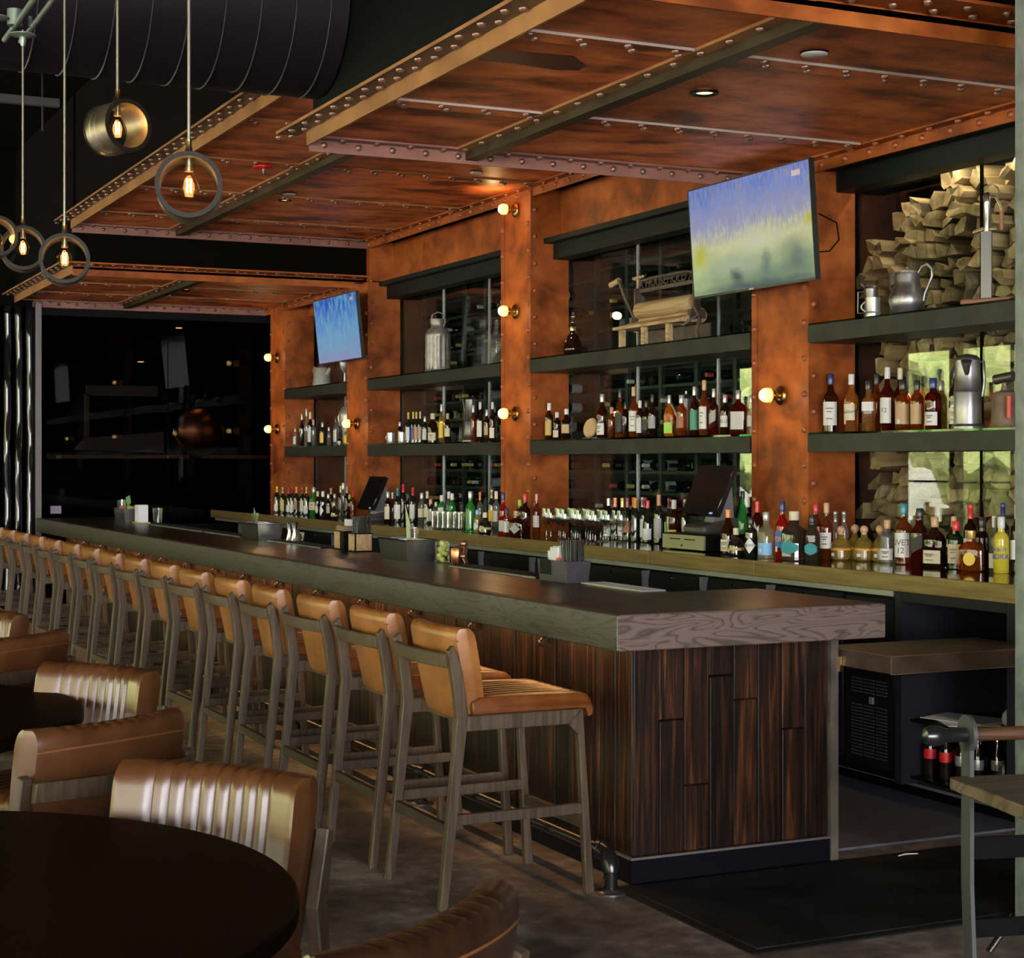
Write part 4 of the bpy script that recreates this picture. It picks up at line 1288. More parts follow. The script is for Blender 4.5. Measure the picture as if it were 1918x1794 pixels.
def screen_mat(name, top_c, mid_c, low_c, tree, kind, blobs=()):
    m = bpy.data.materials.new(name)
    m.use_nodes = True
    nt = m.node_tree
    N, L = nt.nodes, nt.links
    b = N['Principled BSDF']
    tc = N.new('ShaderNodeTexCoord')
    sp_ = N.new('ShaderNodeSeparateXYZ')
    L.new(tc.outputs['Generated'], sp_.inputs[0])
    n1 = N.new('ShaderNodeTexNoise')
    mp = N.new('ShaderNodeMapping')
    mp.inputs['Scale'].default_value = (1, 1.6, 0.9) if kind == 0 else (1, 2.6, 0.8)
    L.new(tc.outputs['Generated'], mp.inputs[0])
    L.new(mp.outputs[0], n1.inputs['Vector'])
    n1.inputs['Scale'].default_value = 3.2
    n1.inputs['Detail'].default_value = 5
    ad = N.new('ShaderNodeMath')
    ad.operation = 'MULTIPLY_ADD'
    L.new(n1.outputs['Fac'], ad.inputs[0])
    ad.inputs[1].default_value = 0.35
    L.new(sp_.outputs['Z'], ad.inputs[2])
    cr = N.new('ShaderNodeValToRGB')
    e = cr.color_ramp.elements
    st_ = [(0.10, low_c[0]), (0.34, low_c[1]), (0.60, mid_c[0]), (0.80, mid_c[1]), (1.05, top_c[0]), (1.16, top_c[1])]
    while len(e) < len(st_):
        e.new(0.5)
    for el_, (p, c) in zip(e, st_):
        el_.position = min(1, p / 1.2)
        el_.color = (*c, 1)
    sc = N.new('ShaderNodeMath')
    sc.operation = 'DIVIDE'
    sc.inputs[1].default_value = 1.2
    L.new(ad.outputs[0], sc.inputs[0])
    L.new(sc.outputs[0], cr.inputs['Fac'])
    # bare tree stems: noise stretched vertically, only over the upper part
    n2 = N.new('ShaderNodeTexNoise')
    m2 = N.new('ShaderNodeMapping')
    m2.inputs['Scale'].default_value = (1, 46, 7.0) if kind == 0 else (1, 12, 3.0)
    L.new(tc.outputs['Generated'], m2.inputs[0])
    L.new(m2.outputs[0], n2.inputs['Vector'])
    n2.inputs['Scale'].default_value = 1.6
    n2.inputs['Detail'].default_value = 6
    r2 = N.new('ShaderNodeMapRange')
    L.new(n2.outputs['Fac'], r2.inputs['Value'])
    r2.inputs['From Min'].default_value = 0.42
    r2.inputs['From Max'].default_value = 0.58
    zr = N.new('ShaderNodeMapRange')
    L.new(sp_.outputs['Z'], zr.inputs['Value'])
    zr.inputs['From Min'].default_value = 0.35 if kind == 0 else -0.1
    zr.inputs['From Max'].default_value = 0.62 if kind == 0 else 0.2
    mu = N.new('ShaderNodeMath')
    mu.operation = 'MULTIPLY'
    L.new(r2.outputs[0], mu.inputs[0])
    L.new(zr.outputs[0], mu.inputs[1])
    mul = N.new('ShaderNodeMath')
    mul.operation = 'MULTIPLY'
    mul.inputs[1].default_value = 0.75
    L.new(mu.outputs[0], mul.inputs[0])
    mx = N.new('ShaderNodeMix')
    mx.data_type = 'RGBA'
    L.new(mul.outputs[0], mx.inputs['Factor'])
    L.new(cr.outputs['Color'], mx.inputs['A'])
    mx.inputs['B'].default_value = (*tree, 1)
    col = mx.outputs['Result']
    for (cy, cz, wy, wz, c_, st_) in blobs:
        sub = N.new('ShaderNodeVectorMath')
        sub.operation = 'SUBTRACT'
        wob = N.new('ShaderNodeVectorMath')
        wob.operation = 'MULTIPLY_ADD'
        L.new(n1.outputs['Color'], wob.inputs[0])
        wob.inputs[1].default_value = (0, 0.16, 0.16)
        L.new(tc.outputs['Generated'], wob.inputs[2])
        L.new(wob.outputs[0], sub.inputs[0])
        sub.inputs[1].default_value = (0, cy + 0.08, cz + 0.08)
        dv = N.new('ShaderNodeVectorMath')
        dv.operation = 'MULTIPLY'
        L.new(sub.outputs[0], dv.inputs[0])
        dv.inputs[1].default_value = (0, 1 / wy, 1 / wz)
        ln = N.new('ShaderNodeVectorMath')
        ln.operation = 'LENGTH'
        L.new(dv.outputs[0], ln.inputs[0])
        mr_ = N.new('ShaderNodeMapRange')
        L.new(ln.outputs['Value'], mr_.inputs['Value'])
        mr_.inputs['From Min'].default_value = 0.25
        mr_.inputs['From Max'].default_value = 1.15
        mr_.inputs['To Min'].default_value = st_
        mr_.inputs['To Max'].default_value = 0.0
        bx_ = N.new('ShaderNodeMix')
        bx_.data_type = 'RGBA'
        L.new(mr_.outputs[0], bx_.inputs['Factor'])
        L.new(col, bx_.inputs['A'])
        bx_.inputs['B'].default_value = (*c_, 1)
        col = bx_.outputs['Result']
    L.new(col, b.inputs['Emission Color'])
    b.inputs['Emission Strength'].default_value = 0.75
    b.inputs['Base Color'].default_value = (0.01, 0.01, 0.01, 1)
    b.inputs['Roughness'].default_value = 0.12
    return m


def television(label, c, w, h, tilt, yaw, m):
    t = thing('television', label, 'television', c)
    M = Matrix.Rotation(yaw, 4, 'Z') @ Matrix.Rotation(tilt, 4, 'Y')
    part('screen', MB().box(-0.0015, 0.001, -w / 2 + 0.008, w / 2 - 0.008, -h / 2 + 0.014, h / 2 - 0.008, 0, M), m, t, False)
    part('bezel', MB().box(0.0012, 0.03, -w / 2, w / 2, -h / 2, h / 2, 0, M).box(-0.003, 0.0012, -w / 2, w / 2, -h / 2, -h / 2 + 0.012, 0, M).box(-0.003, 0.0012, -w / 2, w / 2, h / 2 - 0.006, h / 2, 0, M)
         .box(-0.003, 0.0012, -w / 2, -w / 2 + 0.006, -h / 2, h / 2, 0, M).box(-0.003, 0.0012, w / 2 - 0.006, w / 2, -h / 2, h / 2, 0, M), mat('tv_bezel', (0.02, 0.025, 0.025), 0.3, 0.3), t, False)
    part('rear_shell', MB().bbox(0.031, 0.065, -w * 0.38, w * 0.38, -h * 0.42, h * 0.25, 0.012, 1, 0, M), BLACKG, t)
    part('mount_arm', MB().box(0.066, 0.10, -0.18, 0.18, -0.16, 0.16, 0, M).box(0.08, 5.59 - c[0], -0.05, 0.05, -0.06, 0.06), BLACKG, t, False)
    part('badge', MB().box(-0.0045, -0.0031, -0.022, 0.022, -h / 2 + 0.002, -h / 2 + 0.010, 0, M), STEEL, t, False)
    part('sticker', MB().box(-0.0022, -0.0016, -w / 2 + 0.09, -w / 2 + 0.17, h / 2 - 0.075, h / 2 - 0.045, 0, M), mat('pink_glow_sticker', (0.55, 0.45, 0.55), 0.5, emit=(0.5, 0.4, 0.5), estr=0.3), t, False)  # sticker given a faint glow of its own
    return t


TV1 = screen_mat('reflected_forest_screen', [(0.16, 0.27, 0.68), (0.10, 0.20, 0.62)], [(0.66, 0.66, 0.34), (0.38, 0.40, 0.60)], [(0.10, 0.17, 0.14), (0.30, 0.40, 0.22)], (0.34, 0.31, 0.42), 0,  # window and tree reflection painted into the glowing screen
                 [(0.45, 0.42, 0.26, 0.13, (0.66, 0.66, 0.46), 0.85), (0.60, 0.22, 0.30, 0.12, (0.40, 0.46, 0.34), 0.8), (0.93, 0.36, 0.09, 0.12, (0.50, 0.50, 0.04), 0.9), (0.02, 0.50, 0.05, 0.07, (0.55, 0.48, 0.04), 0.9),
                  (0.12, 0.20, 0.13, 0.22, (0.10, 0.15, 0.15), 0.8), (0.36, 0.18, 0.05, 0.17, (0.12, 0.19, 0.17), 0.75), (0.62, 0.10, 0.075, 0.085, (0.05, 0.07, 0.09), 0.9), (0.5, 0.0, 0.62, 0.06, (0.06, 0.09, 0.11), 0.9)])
TV2 = screen_mat('blue_scene_screen', [(0.03, 0.12, 0.55), (0.02, 0.08, 0.45)], [(0.16, 0.33, 0.62), (0.10, 0.26, 0.62)], [(0.32, 0.28, 0.50), (0.24, 0.32, 0.55)], (0.16, 0.42, 0.60), 1)
tv1 = television('large angled television with a painted reflection of pale forest and windows', (5.33, 8.155, 2.91), 1.235, 0.645, radians(-4.0), 0.0, TV1)
tv2 = television('smaller far television showing blue ice scene', (5.40, 15.25, 2.865), 1.19, 0.62, radians(-6.0), 0.0, TV2)
wpart('cable', MB().tube([(5.41, 7.60, 2.95), (5.50, 7.56, 2.90), (5.56, 7.62, 2.82), (5.57, 7.72, 2.77), (5.45, 7.80, 2.76)], 0.004, 6), BLACK, tv1)

# ================================================================== FIREWOOD BEHIND GLASS
random.seed(21)


def clip(poly, nx, ny, d):
    out = []
    for i in range(len(poly)):
        a, b = poly[i], poly[(i + 1) % len(poly)]
        da, db = a[0] * nx + a[1] * ny - d, b[0] * nx + b[1] * ny - d
        if da <= 0:
            out.append(a)
        if da * db < 0:
            q = da / (da - db)
            out.append((a[0] + (b[0] - a[0]) * q, a[1] + (b[1] - a[1]) * q))
    return out


YA, YB, ZA, ZB = 6.12, 8.12, 1.10, 3.20
pts = []
row = 0
z = ZA
while z < ZB:
    y = YA + (0.06 if row % 2 else 0)
    while y < YB:
        # the pile steps back at the upper left, as stacked logs do
        lim = 8.0 + 0.06 * sin(z * 5.0) if z < 2.9 else 8.02 - (z - 2.9) * 2.6
        if y < lim:
            pts.append((y + random.uniform(-0.030, 0.030), z + random.uniform(-0.028, 0.028)))
        y += random.uniform(0.080, 0.125)
    z += 0.088
    row += 1
LOGS = []
for i, (py, pz) in enumerate(pts):
    poly = [(py - 0.075, pz - 0.065), (py + 0.075, pz - 0.065), (py + 0.075, pz + 0.065), (py - 0.075, pz + 0.065)]
    a0 = random.uniform(0, pi)
    for j, (qy, qz) in enumerate(pts):
        if j == i:
            continue
        dx, dz = qy - py, qz - pz
        d = sqrt(dx * dx + dz * dz)
        if d < 0.22:
            nx, nz_ = dx / d, dz / d
            poly = clip(poly, nx, nz_, nx * py + nz_ * pz + d / 2 - 0.004)
    # one split face cut straight through the log
    nx, nz_ = cos(a0), sin(a0)
    poly = clip(poly, nx, nz_, nx * py + nz_ * pz + random.uniform(0.004, 0.045))
    # merge nearly coincident corners
    q = []
    for p_ in poly:
        if not q or (p_[0] - q[-1][0]) ** 2 + (p_[1] - q[-1][1]) ** 2 > 0.018 ** 2:
            q.append(p_)
    if len(q) > 2 and (q[0][0] - q[-1][0]) ** 2 + (q[0][1] - q[-1][1]) ** 2 < 0.018 ** 2:
        q.pop()
    if len(q) < 3:
        continue
    cy = sum(p_[0] for p_ in q) / len(q)
    cz = sum(p_[1] for p_ in q) / len(q)
    loc_poly = [(p_[0] - cy, p_[1] - cz) for p_ in q]
    x0 = random.uniform(-0.07, 0.09)
    n_ = len(loc_poly)
    vs = [(x0 + random.uniform(-0.012, 0.012), a * 0.90, b * 0.90) for a, b in loc_poly] + [(0.34, a * 0.88, b * 0.88) for a, b in loc_poly]
    fs = [tuple(range(n_ - 1, -1, -1)), tuple(range(n_, 2 * n_))] + [(k, (k + 1) % n_, n_ + (k + 1) % n_, n_ + k) for k in range(n_)]
    mb = MB().add(vs, fs)
    bark = random.randrange(n_)
    mb.mi = [0, 0] + [1 if (k == bark and random.random() < 0.45) else 0 for k in range(n_)]
    area_ = abs(sum(q[k][0] * q[(k + 1) % n_][1] - q[(k + 1) % n_][0] * q[k][1] for k in range(n_))) / 2
    LOGS.append((area_, cy, cz, mb))
LOGS.sort(key=lambda g: -g[0])
rest = MB()
for rank, (area_, cy, cz, mb) in enumerate(LOGS):
    ry, rz = random.uniform(-0.05, 0.05), random.uniform(-0.14, 0.14)
    if rank >= 300:
        M = Matrix.Translation((0, cy, cz)) @ Matrix.Rotation(rz, 4, 'Z') @ Matrix.Rotation(ry, 4, 'Y')
        o_ = len(rest.v)
        rest.v += [tuple(M @ Vector(p_)) for p_ in mb.v]
        rest.f += [tuple(i + o_ for i in f_) for f_ in mb.f]
        rest.mi += mb.mi
        continue
    o = link('firewood_log', mb.mesh('firewood_log', [LOGM, BARKM], False), None, (6.06, cy, cz))
    o.rotation_euler = (0, ry, rz)
    tier = 'above the upper shelf' if cz > 2.40 else ('between the two shelves' if cz > 1.78 else 'below the lower shelf')
    tag(o, 'pale split firewood log stacked behind glass %s' % tier, 'log', 'firewood logs %s' % tier)
o = link('firewood_pile', rest.mesh('firewood_pile', [LOGM, BARKM], False), None, (6.06, 0, 0))
tag(o, 'smaller split sticks filling the gaps of the firewood stack', 'firewood')
o['kind'] = 'stuff'
lsx = thing('added_strip_light', 'added slim strip light brightening the stacked firewood', 'light', (5.965, 7.0, 3.22))
part('channel', MB().box(-0.012, 0.012, -0.95, 0.95, 0.0, 0.015), STEEL, lsx, False)
area('added_log_light', (5.965, 7.0, 3.215), (0, radians(-25), radians(0)), 0.02, 1.8, 7, (1.0, 0.86, 0.66))  # added lamp, hidden behind the cornice, brightens the dim upper logs
struct('wall_log_store', MB().box(5.95, 6.6, 8.14, 8.18, 1.08, 3.3).box(5.95, 6.6, 5.3, 8.14, 1.05, 1.085), BLACK)

# ================================================================== WINE CELLAR RACKS
RACKM = mat('dark_green_rack', (0.020, 0.030, 0.025), 0.5, 0.2)
DARKB = mat('dark_wine_glass', (0.006, 0.010, 0.008), 0.07, 0, 0.6)
random.seed(8)
lying = MB().lathe([(0.030, 0.0), (0.037, 0.006), (0.038, 0.19), (0.030, 0.225), (0.0145, 0.25), (0.0135, 0.31)], 14, M=Matrix.Rotation(pi / 2, 4, 'Y'))
LYB = lying.mesh('wine_bottle_body', DARKB)
CAPS = {}
for nm, c in (('red', (0.55, 0.05, 0.04)), ('gold', (0.62, 0.45, 0.12)), ('black', (0.02, 0.02, 0.02)), ('white', (0.7, 0.68, 0.6))):
    CAPS[nm] = MB().lathe([(0.0150, 0.262), (0.0155, 0.312), (0.0125, 0.315)], 12, M=Matrix.Rotation(pi / 2, 4, 'Y')).mesh('capsule', mat('capsule_' + nm, c, 0.35, 0.2))
LLAB = MB().lathe([(0.0386, 0.055), (0.0386, 0.145)], 14, M=Matrix.Rotation(pi / 2, 4, 'Y'), cap=False).mesh('wine_label', mat('wine_label_grey', (0.42, 0.44, 0.42), 0.6))
wn = 0
for bi, (a, b, who) in enumerate(((8.56, 11.46, 'near'), (12.06, 14.9, 'far'))):
    rk = thing('wine_rack', 'dark metal wine rack behind glass in the %s cellar bay' % who, 'rack', (6.3, (a + b) / 2, 1.05), 0, 'wine racks in the cellar')
    ny = 6
    step = (b - a) / ny
    for k in range(ny + 1):
        y = a + k * step
        wpart('post', MB().box(6.12, 6.15, y - 0.022, y + 0.022, 1.05, 3.28), RACKM, rk, False)
    zs = [1.10 + 0.152 * q for q in range(14)]
    for z in zs:
        wpart('rail', MB().box(6.125, 6.145, a, b, z - 0.022, z), RACKM, rk, False)
        wpart('rail', MB().box(6.44, 6.46, a, b, z - 0.022, z), RACKM, rk, False)
    for zi, z in enumerate(zs[:13]):
        for k in range(ny):
            for q in range(4):
                if random.random() > (0.62 if z < 2.2 else 0.16):
                    continue
                y = a + k * step + 0.075 + q * (step - 0.15) / 3
                out = random.random() < 0.45      # neck outwards
                capc = random.choice(('red', 'gold', 'black', 'white', 'black') if bi == 0 else ('gold', 'gold', 'red', 'white', 'black'))
                wl_ = 'wine bottle, %s capsule, %s outward, %s cellar rack, %s row up, %s place from right' % (capc, 'neck' if out else 'base', who, ORD[zi], ORD[k * 4 + q])
                w_ = thing('wine_bottle', wl_, 'bottle', (6.15, y, z + 0.039), 0, 'wine bottles lying in the %s cellar rack' % who)
                if out:
                    w_.rotation_euler = (0, 0, pi)
                    w_.location.x = 6.40
                link('body', LYB, w_)
                link('capsule', CAPS[capc], w_)
                if random.random() < 0.5:
                    link('label_band', LLAB, w_)
                wn += 1

# ================================================================== FAR END
ENDGLASS = glass('smoked_glass', (0.45, 0.43, 0.42), 1.12, 0.0)
fe = thing('end_window', 'dark glazed partition closing the far end of bar', 'partition', (4.4, 18.3, 0))
wpart('frame', MB().box(3.12, 3.19, 18.25, 18.33, 0, 3.25).box(3.19, 5.9, 18.25, 18.33, 0, 0.95).box(3.19, 5.9, 18.25, 18.33, 3.15, 3.25), BLACKG, fe, False)
wpart('pane', MB().box(3.19, 4.55, 18.285, 18.293, 0.95, 3.15), ENDGLASS, fe, False)
wpart('pane', MB().box(4.56, 5.9, 18.285, 18.293, 0.95, 3.15), ENDGLASS, fe, False)
tag(link('wall_notice', MB().box(-0.055, 0.055, -0.002, 0.002, -0.04, 0.04).mesh('wall_notice', mat('grey_notice', (0.30, 0.27, 0.33), 0.6), False), None, (3.36, 18.24, 1.12)), 'small grey notice on the dark end partition', 'notice')
sl = thing('ledge_reflection', 'long warm wooden ledge behind the end glass, in place of a reflection', 'ledge', (4.2, 18.55, 1.66))  # ledge, hood and kettle built behind the glass in place of its reflections
wpart('ledge', MB().box(3.45, 4.82, 18.42, 18.72, 1.655, 1.695).box(5.05, 5.85, 18.42, 18.72, 1.655, 1.695), wood('ledge_wood', (0.36, 0.19, 0.06), (0.18, 0.09, 0.03), 'X', ring=6, stretch=10), sl, False)
hd2 = thing('hood_reflection', 'dull grey metal hood behind the end glass, in place of a reflection', 'hood', (4.1, 18.55, 1.75))
wpart('hood_top', MB().prism([(3.62, 1.75), (4.55, 1.72), (4.55, 1.95), (4.05, 1.90), (3.75, 1.88)], 18.45, 18.70, 'Y'), mat('dull_purple_steel', (0.20, 0.17, 0.20), 0.5, 0.3), hd2, False)
wpart('hood_post', MB().box(3.72, 3.76, 18.5, 18.6, 1.88, 2.35).box(3.74, 4.5, 18.5, 18.6, 2.33, 2.44), mat('dull_purple_steel', (0.20, 0.17, 0.20), 0.5, 0.3), hd2, False)
cp = thing('copper_kettle', 'rounded copper kettle glinting behind the end glass, in place of a reflection', 'kettle', (4.98, 18.55, 1.70))
part('bowl', MB().lathe([(0.05, 0.0), (0.16, 0.03), (0.25, 0.14), (0.27, 0.28), (0.24, 0.42), (0.12, 0.50), (0.05, 0.52)], 28, M=Matrix.Diagonal((1, 0.5, 1, 1))), COPPER, cp)
part('rim', MB().tube([(0.30 * cos(a), -0.02, 0.30 + 0.30 * sin(a)) for a in [pi + 0.05 + k * (pi * 0.75) / 14 for k in range(15)]], 0.010, 8), BRASS, cp)
for k, (x, z) in enumerate(((4.73, 3.08), (4.31, 2.70))):
    t = thing('small_spot', '%s tiny lit spot lamp in the dark beyond the end glass' % ('upper' if k == 0 else 'lower'), 'lamp', (x, 18.5, z))
    part('can', MB().cyl((0, 0, 0.005), (0, 0, 0.10), 0.035, 14).cyl((0, 0, 0.10), (0, 0, 4.79 - z), 0.008, 8), BLACKG, t)
    part('lamp_disc', MB().lathe([(0.0001, 0), (0.034, 0.0), (0.034, 0.006)], 14, cap=False), TINYL, t)
spot('end_spot', (4.31, 18.5, 2.68), (4.2, 18.55, 1.7), 3, (1.0, 0.62, 0.3), 60, 0.5)
spot('end_spot', (5.0, 18.45, 3.0), (4.95, 18.55, 1.9), 3, (1.0, 0.55, 0.25), 50, 0.5)
# rippled glossy black strips left of the bar's far end
random.seed(5)
WAVY = mat('gloss_black_film', (0.006, 0.006, 0.007), 0.06, 0, 0.5)
for k in range(6):
    x = 2.50 + k * 0.112
    vs, fs = [], []
    nz_ = 40
    prof = [(-0.052, 0.03), (-0.03, -0.005), (0.0, -0.03), (0.03, -0.005), (0.052, 0.03), (0.0, 0.045)]
    for i in range(nz_ + 1):
        z = 0.01 + 3.2 * i / nz_
        wob = 0.012 * sin(z * 3.1 + k * 1.7) + 0.006 * sin(z * 8.3 + k)
        for a, b in prof:
            vs.append((a + wob * 0.5, b + wob, z))
    m_ = len(prof)
    for i in range(nz_):
        for q in range(m_):
            fs.append((i * m_ + q, i * m_ + (q + 1) % m_, (i + 1) * m_ + (q + 1) % m_, (i + 1) * m_ + q))
    fs += [tuple(range(m_))[::-1], tuple(nz_ * m_ + q for q in range(m_))]
    o = link('strip_curtain', MB().add(vs, fs).mesh('strip_curtain', WAVY, True, 2.0), None, (x, 18.02, 0))
    tag(o, 'rippled glossy black hanging strip, %s from the left' % ORD[k], 'curtain', 'black strips beside the end of bar')
tag(link('end_post', MB().box(-0.03, 0.03, -0.03, 0.03, 0, 3.25).mesh('end_post', mat('grey_end_post', (0.14, 0.125, 0.13), 0.4, 0.3), False), None, (3.14, 18.02, 0)), 'slim grey post where the bar meets the black strips', 'post')
struct('wall_strip_backing', MB().box(2.3, 3.1, 18.12, 18.2, 0, 4.8), BLACK)

